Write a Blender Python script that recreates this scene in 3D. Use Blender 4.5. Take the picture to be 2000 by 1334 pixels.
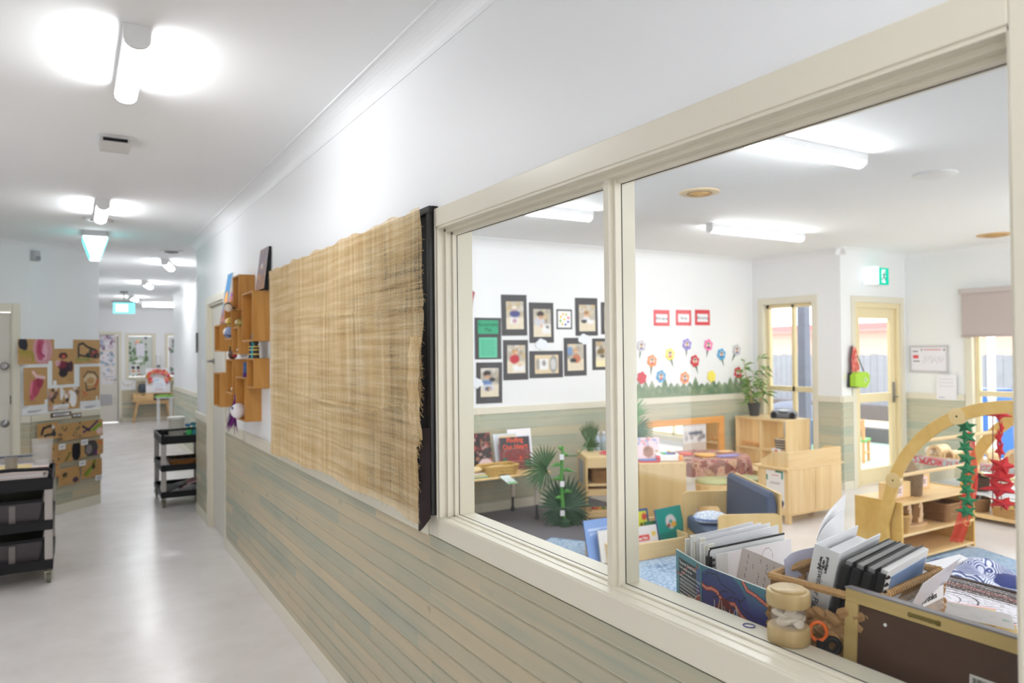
import bpy, math, random
import numpy as np
from mathutils import Matrix, Vector
for o in list(bpy.data.objects): bpy.data.objects.remove(o)
S = bpy.context.scene
COL = S.collection
rnd = random.Random(7)
R = math.radians
# ---------------------------------------------------------------- camera, world, exposure
H = 1.59
F = 1428.6
def cam_rows(yaw, pitch, roll):
    f = np.array([math.sin(yaw)*math.cos(pitch), math.cos(yaw)*math.cos(pitch), math.sin(pitch)])
    r = np.array([math.cos(yaw), -math.sin(yaw), 0.0]); u = np.cross(r, f)
    return r*math.cos(roll)+u*math.sin(roll), -r*math.sin(roll)+u*math.cos(roll), f
CR, CU, CF = cam_rows(0.5394788, 0.0122880, -0.0102005)
cd = bpy.data.cameras.new('camera'); cam = bpy.data.objects.new('camera', cd); COL.objects.link(cam)
cam.matrix_world = Matrix(((CR[0], CU[0], -CF[0], 0), (CR[1], CU[1], -CF[1], 0), (CR[2], CU[2], -CF[2], H), (0, 0, 0, 1)))
cd.sensor_fit = 'HORIZONTAL'; cd.sensor_width = 36; cd.lens = F/2000*36
cd.clip_start = 0.05; cd.clip_end = 200
cd.dof.use_dof = True; cd.dof.focus_distance = 1.95; cd.dof.aperture_fstop = 3.6
S.camera = cam
W = bpy.data.worlds.new('world'); S.world = W; W.use_nodes = True
wn = W.node_tree.nodes; wl = W.node_tree.links
bg = wn['Background']; bg.inputs['Color'].default_value = (0.96, 0.97, 1.0, 1); bg.inputs['Strength'].default_value = 3.4
S.view_settings.view_transform = 'Standard'; S.view_settings.look = 'None'
S.view_settings.gamma = 1.0; S.view_settings.exposure = 0.44; S.view_settings.use_curve_mapping = False
S.cycles.use_denoising = True
S.cycles.max_bounces = 10; S.cycles.diffuse_bounces = 6; S.cycles.transparent_max_bounces = 16
S.cycles.sample_clamp_indirect = 8
LAMP = 50.0     # emission of the ceiling light diffusers
def ray(px, py):
    d = CR*((px-1000)/F) - CU*((py-667)/F) + CF
    return d
def aX(px, py, X): d = ray(px, py); t = X/d[0]; return (X, d[1]*t, H+d[2]*t)
def aY(px, py, Y): d = ray(px, py); t = Y/d[1]; return (d[0]*t, Y, H+d[2]*t)
def aZ(px, py, Z): d = ray(px, py); t = (Z-H)/d[2]; return (d[0]*t, d[1]*t, Z)
# ---------------------------------------------------------------- materials
def lin(c):
    c = [x/255.0 for x in c[:3]]
    return tuple(x/12.92 if x <= 0.04045 else ((x+0.055)/1.055)**2.4 for x in c)+(1.0,)
MATS = {}
def nt(name):
    m = bpy.data.materials.new(name); m.use_nodes = True
    n = m.node_tree.nodes; return m, n, m.node_tree.links, n['Principled BSDF']
def mat(name, rgb, rough=0.5, metal=0.0, var=0.0, scale=20.0, bump=0.0, coat=0.0, trans=0.0, alpha=1.0, spec=0.5):
    if name in MATS: return MATS[name]
    m, n, l, b = nt(name)
    c = lin(rgb); b.inputs['Base Color'].default_value = c
    b.inputs['Roughness'].default_value = rough; b.inputs['Metallic'].default_value = metal
    b.inputs['Coat Weight'].default_value = coat; b.inputs['Specular IOR Level'].default_value = spec
    b.inputs['Transmission Weight'].default_value = trans; b.inputs['Alpha'].default_value = alpha
    if var > 0 or bump > 0:
        tc = n.new('ShaderNodeTexCoord'); nz = n.new('ShaderNodeTexNoise'); nz.inputs['Scale'].default_value = scale
        nz.inputs['Detail'].default_value = 4
        l.new(tc.outputs['Object'], nz.inputs['Vector'])
        if var > 0:
            mx = n.new('ShaderNodeMix'); mx.data_type = 'RGBA'
            mx.inputs['A'].default_value = tuple(x*(1-var) for x in c[:3])+(1,)
            mx.inputs['B'].default_value = tuple(min(1, x*(1+var)) for x in c[:3])+(1,)
            l.new(nz.outputs['Fac'], mx.inputs['Factor']); l.new(mx.outputs['Result'], b.inputs['Base Color'])
        if bump > 0:
            bp = n.new('ShaderNodeBump'); bp.inputs['Strength'].default_value = bump; bp.inputs['Distance'].default_value = 0.005
            l.new(nz.outputs['Fac'], bp.inputs['Height']); l.new(bp.outputs['Normal'], b.inputs['Normal'])
    MATS[name] = m; return m
def ramp(n, stops):
    r = n.new('ShaderNodeValToRGB'); e = r.color_ramp.elements
    while len(e) < len(stops): e.new(0.5)
    for k, (p, c) in enumerate(stops): e[k].position = p; e[k].color = lin(c)
    return r
def wood(name, stops, axis=0, grain=18.0, rough=0.45, coat=0.15):
    if name in MATS: return MATS[name]
    m, n, l, b = nt(name)
    tc = n.new('ShaderNodeTexCoord'); mp = n.new('ShaderNodeMapping')
    sc = [grain, grain, grain]; sc[axis] = grain*0.07; mp.inputs['Scale'].default_value = sc
    nz = n.new('ShaderNodeTexNoise'); nz.inputs['Scale'].default_value = 1.0; nz.inputs['Detail'].default_value = 6; nz.inputs['Distortion'].default_value = 0.6
    r = ramp(n, stops)
    l.new(tc.outputs['Object'], mp.inputs['Vector']); l.new(mp.outputs['Vector'], nz.inputs['Vector'])
    l.new(nz.outputs['Fac'], r.inputs['Fac']); l.new(r.outputs['Color'], b.inputs['Base Color'])
    b.inputs['Roughness'].default_value = rough; b.inputs['Coat Weight'].default_value = coat; b.inputs['Coat Roughness'].default_value = 0.2
    MATS[name] = m; return m
def emit(name, rgb, s):
    if name in MATS: return MATS[name]
    m = bpy.data.materials.new(name); m.use_nodes = True; n = m.node_tree.nodes; n.clear()
    e = n.new('ShaderNodeEmission'); o = n.new('ShaderNodeOutputMaterial')
    e.inputs['Color'].default_value = lin(rgb); e.inputs['Strength'].default_value = s
    m.node_tree.links.new(e.outputs[0], o.inputs['Surface']); MATS[name] = m; return m
def board_mat(name, pitch, cols, rough=0.42):
    """washed pine lining: colour by board, long grain, a few knots (object x along the wall, z up)"""
    m, n, l, b = nt(name)
    tc = n.new('ShaderNodeTexCoord'); sp = n.new('ShaderNodeSeparateXYZ'); l.new(tc.outputs['Object'], sp.inputs[0])
    def mth(op, a, bb=None):
        k = n.new('ShaderNodeMath'); k.operation = op
        for i, v in ((0, a), (1, bb)):
            if v is None: continue
            if isinstance(v, (int, float)): k.inputs[i].default_value = v
            else: l.new(v, k.inputs[i])
        return k.outputs[0]
    row = mth('FLOOR', mth('DIVIDE', sp.outputs['Z'], pitch))
    cell = mth('FLOOR', mth('ADD', mth('DIVIDE', sp.outputs['X'], 1.9), mth('MULTIPLY', row, 0.37)))
    cb = n.new('ShaderNodeCombineXYZ'); l.new(row, cb.inputs[0]); l.new(cell, cb.inputs[1])
    wh = n.new('ShaderNodeTexWhiteNoise'); wh.noise_dimensions = '3D'; l.new(cb.outputs[0], wh.inputs['Vector'])
    mp = n.new('ShaderNodeMapping'); mp.inputs['Scale'].default_value = (1.1, 30, 30); l.new(tc.outputs['Object'], mp.inputs['Vector'])
    ad = n.new('ShaderNodeVectorMath'); ad.operation = 'ADD'; l.new(mp.outputs[0], ad.inputs[0])
    sc = n.new('ShaderNodeVectorMath'); sc.operation = 'SCALE'; sc.inputs['Scale'].default_value = 9.0; l.new(wh.outputs['Color'], sc.inputs[0]); l.new(sc.outputs[0], ad.inputs[1])
    nz = n.new('ShaderNodeTexNoise'); nz.inputs['Scale'].default_value = 1.0; nz.inputs['Detail'].default_value = 5; nz.inputs['Distortion'].default_value = 0.8
    l.new(ad.outputs[0], nz.inputs['Vector'])
    n2 = n.new('ShaderNodeTexNoise'); n2.inputs['Scale'].default_value = 1.5; n2.inputs['Detail'].default_value = 2; l.new(tc.outputs['Object'], n2.inputs['Vector'])
    f = mth('ADD', mth('MULTIPLY', nz.outputs['Fac'], 0.42), mth('ADD', mth('MULTIPLY', wh.outputs['Value'], 0.30), mth('MULTIPLY', n2.outputs['Fac'], 0.32)))
    r = ramp(n, [(0.24, cols[0]), (0.44, cols[1]), (0.60, cols[2]), (0.76, cols[3])])
    l.new(f, r.inputs['Fac'])
    mk = n.new('ShaderNodeMapping'); mk.inputs['Scale'].default_value = (1.0, 1.0, 2.2); l.new(tc.outputs['Object'], mk.inputs['Vector'])
    vo = n.new('ShaderNodeTexVoronoi'); vo.inputs['Scale'].default_value = 3.1; l.new(mk.outputs[0], vo.inputs['Vector'])
    kr = n.new('ShaderNodeMapRange'); kr.inputs['From Min'].default_value = 0.03; kr.inputs['From Max'].default_value = 0.13
    kr.inputs['To Min'].default_value = 0.55; kr.inputs['To Max'].default_value = 0.0; l.new(vo.outputs['Distance'], kr.inputs['Value'])
    mx = n.new('ShaderNodeMix'); mx.data_type = 'RGBA'; l.new(kr.outputs[0], mx.inputs['Factor']); l.new(r.outputs['Color'], mx.inputs['A'])
    mx.inputs['B'].default_value = lin(cols[4])
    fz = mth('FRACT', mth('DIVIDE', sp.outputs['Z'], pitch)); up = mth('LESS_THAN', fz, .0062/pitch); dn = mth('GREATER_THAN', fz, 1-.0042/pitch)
    m4 = n.new('ShaderNodeMix'); m4.data_type = 'RGBA'; l.new(mth('MULTIPLY', up, .8), m4.inputs['Factor']); l.new(mx.outputs['Result'], m4.inputs['A']); m4.inputs['B'].default_value = lin((232, 230, 216))  # pale line at each board groove: bevel highlight painted into the colour
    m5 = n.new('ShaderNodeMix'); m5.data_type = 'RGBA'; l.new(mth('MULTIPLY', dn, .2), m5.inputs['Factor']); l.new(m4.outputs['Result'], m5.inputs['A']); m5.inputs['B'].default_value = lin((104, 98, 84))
    l.new(m5.outputs['Result'], b.inputs['Base Color'])
    b.inputs['Roughness'].default_value = rough
    MATS[name] = m; return m
wall_m = mat('wall paint', (235, 236, 237), 0.5, bump=0.03, scale=220)
ceil_m = mat('ceiling paint', (238, 239, 240), 0.8)
trim_m = mat('cream gloss paint', (223, 217, 199), 0.28, var=0.015, scale=3)
door_m = mat('door paint', (218, 213, 202), 0.4)
CORR = [(144, 152, 138), (170, 170, 150), (190, 178, 150), (204, 186, 154), (118, 110, 100)]
KIDC = [(156, 168, 154), (176, 182, 162), (190, 186, 162), (202, 192, 160), (150, 134, 112)]
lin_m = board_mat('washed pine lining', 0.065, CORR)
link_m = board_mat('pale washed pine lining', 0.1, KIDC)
black_m = mat('black plastic', (18, 18, 22), 0.5, spec=0.3)
dark_m = mat('dark seam', (52, 50, 50), 0.7)
white_m = mat('white plastic', (228, 228, 228), 0.35)
paper_m = mat('white paper', (236, 235, 238), 0.65)
chrome_m = mat('brushed metal', (150, 148, 150), 0.3, metal=1.0)
grey_m = mat('grey plastic', (140, 138, 138), 0.5)
lightwood = wood('pale birch', [(0.25, (218, 184, 130)), (0.5, (232, 202, 150)), (0.8, (240, 216, 170))], 2)
lightwoodx = wood('pale birch across', [(0.25, (218, 184, 130)), (0.5, (232, 202, 150)), (0.8, (240, 216, 170))], 0)
ply = wood('birch plywood', [(0.25, (204, 170, 112)), (0.5, (216, 184, 126)), (0.8, (226, 196, 142))], 2, 9)
honey = wood('honey pine', [(0.25, (168, 112, 44)), (0.5, (190, 134, 60)), (0.8, (206, 152, 78))], 2, 26)
archw = wood('yellow birch', [(0.25, (206, 164, 84)), (0.5, (218, 178, 98)), (0.8, (228, 192, 116))], 0, 10)
glassm = None
def glass_mat():
    m = bpy.data.materials.new('window glass'); m.use_nodes = True; n = m.node_tree.nodes; l = m.node_tree.links; n.clear()
    o = n.new('ShaderNodeOutputMaterial'); t = n.new('ShaderNodeBsdfTransparent'); g = n.new('ShaderNodeBsdfGlossy'); x = n.new('ShaderNodeMixShader')
    t.inputs['Color'].default_value = (0.97, 0.98, 0.975, 1); g.inputs['Roughness'].default_value = 0.02
    lw = n.new('ShaderNodeLayerWeight'); lw.inputs['Blend'].default_value = 0.5
    pw = n.new('ShaderNodeMath'); pw.operation = 'POWER'; pw.inputs[1].default_value = 5; l.new(lw.outputs['Facing'], pw.inputs[0])
    fr = n.new('ShaderNodeMath'); fr.operation = 'MULTIPLY_ADD'; fr.inputs[1].default_value = 0.5; fr.inputs[2].default_value = 0.018; l.new(pw.outputs[0], fr.inputs[0])
    l.new(fr.outputs[0], x.inputs[0]); l.new(t.outputs[0], x.inputs[1]); l.new(g.outputs[0], x.inputs[2]); l.new(x.outputs[0], o.inputs['Surface'])
    MATS['glass'] = m; return m
glassm = glass_mat()
def clear_mat(name, rgb, a, rough=0.15):
    m, n, l, b = nt(name); b.inputs['Base Color'].default_value = lin(rgb); b.inputs['Alpha'].default_value = a; b.inputs['Roughness'].default_value = rough
    MATS[name] = m; return m
def print_mat():
    m, n, l, b = nt('printed colours'); a = n.new('ShaderNodeAttribute'); a.attribute_name = 'Col'
    l.new(a.outputs['Color'], b.inputs['Base Color']); b.inputs['Roughness'].default_value = 0.55
    MATS['print'] = m; return m
PRINT = print_mat()
# ---------------------------------------------------------------- mesh builder
class MB:
    def __init__(s): s.v = []; s.f = []; s.M = Matrix.Identity(4)
    def add(s, vs, fs):
        k = len(s.v); s.v += [tuple(s.M @ Vector(p)) for p in vs]; s.f += [tuple(i+k for i in q) for q in fs]; return s
    def box(s, x0, x1, y0, y1, z0, z1):
        v = [(x, y, z) for x in (x0, x1) for y in (y0, y1) for z in (z0, z1)]
        return s.add(v, [(0, 1, 3, 2), (4, 6, 7, 5), (0, 4, 5, 1), (2, 3, 7, 6), (0, 2, 6, 4), (1, 5, 7, 3)])
    def prism(s, pts, ax, a, b):
        """2-D outline swept along axis ax from a to b (outline given in the two other axes, in order)"""
        n = len(pts); vs = []
        for t in (a, b):
            for (p, q) in pts:
                c = [p, q]; c.insert(ax, t); vs.append(tuple(c))
        fs = [(i, (i+1) % n, (i+1) % n+n, i+n) for i in range(n)]
        return s.add(vs, fs+[tuple(range(n))[::-1], tuple(range(n, 2*n))])
    def tube(s, pts, r, n=8, cap=True):
        pts = [Vector(p) for p in pts]; rs = r if isinstance(r, (list, tuple)) else [r]*len(pts); vs = []; fs = []
        up = None
        for i, p in enumerate(pts):
            t = (pts[min(i+1, len(pts)-1)]-pts[max(i-1, 0)])
            if t.length < 1e-9: t = Vector((0, 0, 1))
            t.normalize()
            if up is None: up = t.orthogonal().normalized()
            else:
                up = up-t*up.dot(t); up = up.normalized() if up.length > 1e-6 else t.orthogonal().normalized()
            w = t.cross(up)
            for k in range(n):
                a = 2*math.pi*k/n; vs.append(p+(up*math.cos(a)+w*math.sin(a))*rs[i])
        for i in range(len(pts)-1):
            for k in range(n):
                fs.append((i*n+k, i*n+(k+1) % n, (i+1)*n+(k+1) % n, (i+1)*n+k))
        if cap: fs += [tuple(range(n))[::-1], tuple(range((len(pts)-1)*n, len(pts)*n))]
        return s.add(vs, fs)
    def lathe(s, prof, c=(0, 0, 0), n=20, sx=1.0, sy=1.0):
        vs = []; fs = []; m = len(prof)
        for (r, z) in prof:
            for k in range(n):
                a = 2*math.pi*k/n; vs.append((c[0]+r*sx*math.cos(a), c[1]+r*sy*math.sin(a), c[2]+z))
        for i in range(m-1):
            for k in range(n): fs.append((i*n+k, i*n+(k+1) % n, (i+1)*n+(k+1) % n, (i+1)*n+k))
        fs += [tuple(range(n))[::-1], tuple(range((m-1)*n, m*n))]
        return s.add(vs, fs)
    def ball(s, c, r, n=12, m=8, sx=1, sy=1, sz=1):
        return s.lathe([(max(1e-4, r*math.sin(math.pi*i/m)), -r*sz*math.cos(math.pi*i/m)) for i in range(m+1)], c, n, sx, sy)
    def grid(s, fn, nu, nv, th=0.0):
        """surface fn(u,v) -> point, u,v in 0..1; with th > 0 a closed sheet of that thickness along its normal"""
        P = [[Vector(fn(i/nu, j/nv)) for i in range(nu+1)] for j in range(nv+1)]
        vs = [p for r_ in P for p in r_]; w = nu+1
        fs = [(j*w+i, j*w+i+1, (j+1)*w+i+1, (j+1)*w+i) for j in range(nv) for i in range(nu)]
        if th > 0:
            k = len(vs); nv_ = []
            for j in range(nv+1):
                for i in range(nu+1):
                    du = P[j][min(i+1, nu)]-P[j][max(i-1, 0)]; dv = P[min(j+1, nv)][i]-P[max(j-1, 0)][i]
                    nn = du.cross(dv); nn = nn.normalized() if nn.length > 1e-12 else Vector((0, 0, 1))
                    nv_.append(P[j][i]-nn*th)
            vs = vs+nv_; fs += [tuple(k+q for q in f)[::-1] for f in fs[:nu*nv]]
            ring = [i for i in range(nu+1)]+[j*w+nu for j in range(1, nv+1)]+[nv*w+i for i in range(nu-1, -1, -1)]+[j*w for j in range(nv-1, 0, -1)]
            for a, b in zip(ring, ring[1:]+ring[:1]): fs.append((b, a, a+k, b+k))
        return s.add(vs, fs)
def obj(name, mb, m, parent=None, bevel=0.0, smooth=False, seg=2, label=None, M=None):
    me = bpy.data.meshes.new(name); me.from_pydata(mb.v, [], mb.f); me.validate()
    import bmesh
    bm = bmesh.new(); bm.from_mesh(me); bmesh.ops.recalc_face_normals(bm, faces=bm.faces[:]); bm.to_mesh(me); bm.free()
    o = bpy.data.objects.new(name, me); COL.objects.link(o); me.materials.append(m)
    if parent is not None: o.parent = parent
    if M is not None: o.matrix_local = M
    if smooth:
        for p in me.polygons: p.use_smooth = True
        me.set_sharp_from_angle(angle=R(40))
    if bevel > 0:
        b = o.modifiers.new('bevel', 'BEVEL'); b.width = bevel; b.segments = seg; b.limit_method = 'ANGLE'; b.angle_limit = R(35)
    if label: o['label'] = label
    return o
def tag(o, label, cat, group=None, kind=None):
    if label: o['label'] = label
    if cat: o['category'] = cat
    if group: o['group'] = group
    if kind: o['kind'] = kind
    return o
def thing(name, label, cat, loc=(0, 0, 0), rz=0.0, group=None, kind=None):
    o = bpy.data.objects.new(name, None); COL.objects.link(o); o.location = loc; o.rotation_euler = (0, 0, R(rz)); o.empty_display_size = 0.05
    return tag(o, label, cat, group, kind)
def one(name, mb, m, label, cat, loc=(0, 0, 0), rz=0.0, group=None, **k):
    o = obj(name, mb, m, None, **k); o.location = loc; o.rotation_euler = (0, 0, R(rz)); return tag(o, label, cat, group)
def struct(name, mb, m, loc=(0, 0, 0), rz=0.0, label=None, parent=None, **k):
    o = obj(name, mb, m, parent, **k); o.location = loc; o.rotation_euler = (0, 0, R(rz))
    if parent is None: o['kind'] = 'structure'
    if label: o['label'] = label
    return o
def dup(root, loc, rz=0.0, label=None, group=None):
    def cp(o, par):
        c = o.copy(); COL.objects.link(c); c.parent = par
        for ch in list(o.children): cp(ch, c)
        return c
    r = cp(root, None); r.location = loc; r.rotation_euler = (0, 0, R(rz))
    if label: r['label'] = label
    if group: r['group'] = group
    return r
# ---------------------------------------------------------------- painted pictures (colours held in the mesh itself)
class Cv:
    """small raster in metres: x to the right 0..w, z up 0..h"""
    def __init__(s, w, h, px=0.006, bg=(255, 255, 255)):
        s.w, s.h = w, h; s.nx = max(4, int(w/px)); s.ny = max(4, int(h/px))
        s.a = np.zeros((s.ny, s.nx, 3)); s.a[:] = bg
        s.X, s.Z = np.meshgrid((np.arange(s.nx)+.5)/s.nx*w, (np.arange(s.ny)+.5)/s.ny*h)
        s.rs = np.random.RandomState(int(rnd.random()*1e6))
    def put(s, msk, c, a=1.0): s.a[msk] = s.a[msk]*(1-a)+np.array(c)*a
    def ell(s, x, z, rx, rz, c, a=1.0, rot=0):
        dx, dz = s.X-x*s.w, s.Z-z*s.h; ca, sa = math.cos(rot), math.sin(rot)
        u, v = dx*ca+dz*sa, -dx*sa+dz*ca
        s.put((u/(rx*s.w))**2+(v/(rz*s.w))**2 < 1, c, a); return s
    def rect(s, x0, x1, z0, z1, c, a=1.0): s.put((s.X > x0*s.w) & (s.X < x1*s.w) & (s.Z > z0*s.h) & (s.Z < z1*s.h), c, a); return s
    def line(s, pts, wd, c, a=1.0):
        m = np.zeros_like(s.X, bool)
        for (x0, z0), (x1, z1) in zip(pts, pts[1:]):
            ax, az, bx, bz = x0*s.w, z0*s.h, x1*s.w, z1*s.h; dx, dz = bx-ax, bz-az; L = dx*dx+dz*dz+1e-12
            t = np.clip(((s.X-ax)*dx+(s.Z-az)*dz)/L, 0, 1); m |= (s.X-ax-t*dx)**2+(s.Z-az-t*dz)**2 < (wd/2)**2
        s.put(m, c, a); return s
    def noise(s, k): s.a = np.clip(s.a+s.rs.uniform(-k, k, s.a.shape[:2]+(1,)), 0, 255); return s
    def blobs(s, n, cols, r0, r1, a=0.8, box=(0, 1, 0, 1)):
        for _ in range(n):
            s.ell(s.rs.uniform(box[0], box[1]), s.rs.uniform(box[2], box[3]), s.rs.uniform(r0, r1), s.rs.uniform(r0, r1), cols[s.rs.randint(len(cols))], a, s.rs.uniform(0, 3))
        return s
    def soft(s, k=1):
        for _ in range(k):
            p = np.pad(s.a, ((1, 1), (1, 1), (0, 0)), 'edge')
            s.a = (p[1:-1, 1:-1]*2+p[:-2, 1:-1]+p[2:, 1:-1]+p[1:-1, :-2]+p[1:-1, 2:])/6
        return s
def sheet(name, cv, parent=None, th=0.001, bend=None, M=None, cut=None, label=None):
    """flat or bent printed sheet: local x right, z up, printed side towards -y, with its own thickness"""
    nx, ny, w, h = cv.nx, cv.ny, cv.w, cv.h
    vs = []; fs = []; cols = []
    f = bend or (lambda x, z: (x, 0.0, z))
    for j in range(ny+1):
        for i in range(nx+1): vs.append(f(i/nx*w, j/ny*h))
    W_ = nx+1
    A = cv.a/255.0; A = np.where(A <= 0.04045, A/12.92, ((A+0.055)/1.055)**2.4)
    for j in range(ny):
        for i in range(nx):
            if cut is not None and not cut((i+.5)/nx, (j+.5)/ny): continue
            fs.append((j*W_+i, j*W_+i+1, (j+1)*W_+i+1, (j+1)*W_+i)); cols.append(A[j, i])
    nf = len(fs); k = len(vs)
    vs += [(x, y+th, z) for (x, y, z) in vs]
    used = {}
    for q in fs:
        for a, b in zip(q, q[1:]+q[:1]): used[(a, b)] = 1
    back = [tuple(i+k for i in q)[::-1] for q in fs]
    side = [(b, a, a+k, b+k) for (a, b) in used if (b, a) not in used]
    allf = fs+back+side
    me = bpy.data.meshes.new(name); me.from_pydata([tuple(v) for v in vs], [], allf)
    at = me.attributes.new('Col', 'FLOAT_COLOR', 'CORNER')
    e = np.array([0.72, 0.72, 0.72]) if cut is None else A.reshape(-1, 3).mean(0)
    arr = []
    ki = 0
    for n_, q in enumerate(allf):
        c = cols[n_] if n_ < nf else (e if n_ >= 2*nf else e)
        arr += [c[0], c[1], c[2], 1.0]*len(q)
    at.data.foreach_set('color', arr)
    me.materials.append(PRINT)
    o = bpy.data.objects.new(name, me); COL.objects.link(o)
    if parent is not None: o.parent = parent
    if M is not None: o.matrix_local = M
    if label: o['label'] = label
    return o
def T(x=0, y=0, z=0, rx=0, ry=0, rz=0):
    return Matrix.Translation((x, y, z)) @ Matrix.Rotation(R(rz), 4, 'Z') @ Matrix.Rotation(R(ry), 4, 'Y') @ Matrix.Rotation(R(rx), 4, 'X')
def text(name, body, size, m, parent, M, th=0.0006, align='CENTER', shear=0.0, bold=0.0, space=1.0, sx=1.0):
    cu = bpy.data.curves.new('t', 'FONT'); cu.body = body; cu.size = size; cu.align_x = align; cu.align_y = 'CENTER'; cu.extrude = th/2
    cu.shear = shear; cu.offset = bold; cu.space_line = space; cu.resolution_u = 3
    t = bpy.data.objects.new('t', cu); COL.objects.link(t)
    me = bpy.data.meshes.new_from_object(t); bpy.data.objects.remove(t)
    me.transform(Matrix.Rotation(R(90), 4, 'X') @ Matrix.Diagonal((sx, 1, 1, 1)))
    me.materials.clear(); me.materials.append(m)
    o = bpy.data.objects.new(name, me); COL.objects.link(o); o.parent = parent; o.matrix_local = M
    return o
# ================================================================ the building
ZC = 2.7; XA = 1.068; XK = 1.182; YB = 6.337; XC = 7.326; YD = 5.104; XE = 8.565
def wall(name, ax, c0, c1, a0, a1, ops=(), z1=ZC):
    mb = MB(); cur = a0
    def bx(a, b, za, zb):
        if b-a < 1e-4 or zb-za < 1e-4: return
        if ax == 'y': mb.box(c0, c1, a, b, za, zb)
        else: mb.box(a, b, c0, c1, za, zb)
    for (p, q, za, zb) in sorted(ops):
        bx(cur, p, 0, z1); bx(p, q, 0, za); bx(p, q, zb, z1); cur = q
    bx(cur, a1, 0, z1)
    return struct(name, mb, wall_m)
# floor: glossy speckled vinyl
def floor_mat():
    m, n, l, b = nt('vinyl floor'); tc = n.new('ShaderNodeTexCoord')
    a = n.new('ShaderNodeTexNoise'); a.inputs['Scale'].default_value = 2.6; a.inputs['Detail'].default_value = 6; a.inputs['Roughness'].default_value = 0.65
    c = n.new('ShaderNodeTexNoise'); c.inputs['Scale'].default_value = 130; c.inputs['Detail'].default_value = 2
    l.new(tc.outputs['Object'], a.inputs['Vector']); l.new(tc.outputs['Object'], c.inputs['Vector'])
    ad = n.new('ShaderNodeMath'); ad.operation = 'ADD'; l.new(a.outputs['Fac'], ad.inputs[0])
    ms = n.new('ShaderNodeMath'); ms.operation = 'MULTIPLY'; ms.inputs[1].default_value = 0.35; l.new(c.outputs['Fac'], ms.inputs[0]); l.new(ms.outputs[0], ad.inputs[1])
    r = ramp(n, [(0.45, (220, 214, 212)), (0.66, (226, 221, 219)), (0.9, (231, 227, 225))]); l.new(ad.outputs[0], r.inputs['Fac'])
    l.new(r.outputs['Color'], b.inputs['Base Color'])
    rr = n.new('ShaderNodeMapRange'); rr.inputs['To Min'].default_value = 0.16; rr.inputs['To Max'].default_value = 0.30; l.new(a.outputs['Fac'], rr.inputs['Value'])
    l.new(rr.outputs[0], b.inputs['Roughness']); b.inputs['Specular IOR Level'].default_value = 0.55
    bp = n.new('ShaderNodeBump'); bp.inputs['Strength'].default_value = 0.06; bp.inputs['Distance'].default_value = 0.01
    l.new(a.outputs['Fac'], bp.inputs['Height']); l.new(bp.outputs['Normal'], b.inputs['Normal'])
    return m
fl = MB(); fl.box(-1.8, XC+.12, -4.1, 19.7, -0.06, 0); fl.box(XC+.12, XE+.12, -4.1, YD+.12, -0.06, 0)
struct('floor', fl, floor_mat())
ce = MB(); ce.box(-1.8, XC+.12, -4.1, 19.7, ZC, ZC+.1); ce.box(XC+.12, XE+.12, -4.1, YD+.12, ZC, ZC+.1)
struct('ceiling', ce, ceil_m)
P1 = (-0.363, 8.412); P2 = (0.232, 9.05)
DOORA = (6.385, 7.245)
WIN = (0.483, 2.262, 1.026, 2.012)
wall('wall_right', 'y', XA, XK, -4.0, 8.0, [(WIN[0], WIN[1], WIN[2], WIN[3]), (DOORA[0], DOORA[1], 0, 2.06)])
wall('wall_corridor_end_return', 'x', 7.9, 8.0, XK, 1.56)
wall('wall_corridor_far_right', 'y', 1.56, 1.66, 7.9, 14.6)
wall('wall_corridor_far_return', 'x', 14.5, 14.6, 1.66, 4.0)
wall('wall_end', 'x', 19.5, 19.6, 0.09, 4.1, [(.107, .883, 0, 2.05), (1.09, 1.625, 1.06, 2.02), (1.94, 2.5, 1.06, 2.02)])
wall('wall_corridor_far_left', 'y', P2[0]-.1, P2[0], P2[1]+.02, 19.6)
wall('wall_corridor_far_side', 'y', 4.0, 4.1, 14.5, 19.6)
wall('wall_left', 'y', -1.7, -1.6, -4.0, P1[1]+.1, [(-2.3, -1.5, .9, 2.1), (3.9, 4.6, .6, 1.9)])  # both openings are unseen additions that let sky light into the corridor
wall('wall_back', 'x', -4.1, -4.0, -1.7, XE+.1, [(-.5, .3, .1, 2.1), (2.0, 7.5, .7, 2.35)])  # unseen openings, added and enlarged to bring in sky fill light
wall('wall_door_side', 'x', P1[1], P1[1]+.1, -1.7, P1[0], [(-1.34, -0.506, 0, 2.04)])
aw = MB(); L45 = math.hypot(P2[0]-P1[0], P2[1]-P1[1]); A45 = math.degrees(math.atan2(P2[1]-P1[1], P2[0]-P1[0]))
aw.box(0, L45, 0, .1, 0, ZC); struct('wall_angled', aw, wall_m, (P1[0], P1[1], 0), A45)
wall('wall_far', 'x', YB, YB+.1, XK, XC+.1)
wall('wall_window_side', 'y', XC, XC+.1, YD+.1, YB, [(5.463, 6.182, 0.12, 2.13)])
wall('wall_garden_door', 'x', YD, YD+.1, XC, XE+.1, [(7.57, 8.45, 0, 2.10)])
wall('wall_garden', 'y', XE, XE+.1, -4.0, YD, [(-3.2, 1.7, .12, 2.13), (2.55, 4.36, 0.12, 2.13)])  # the opening without joinery is out of view, added for more daylight
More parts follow.
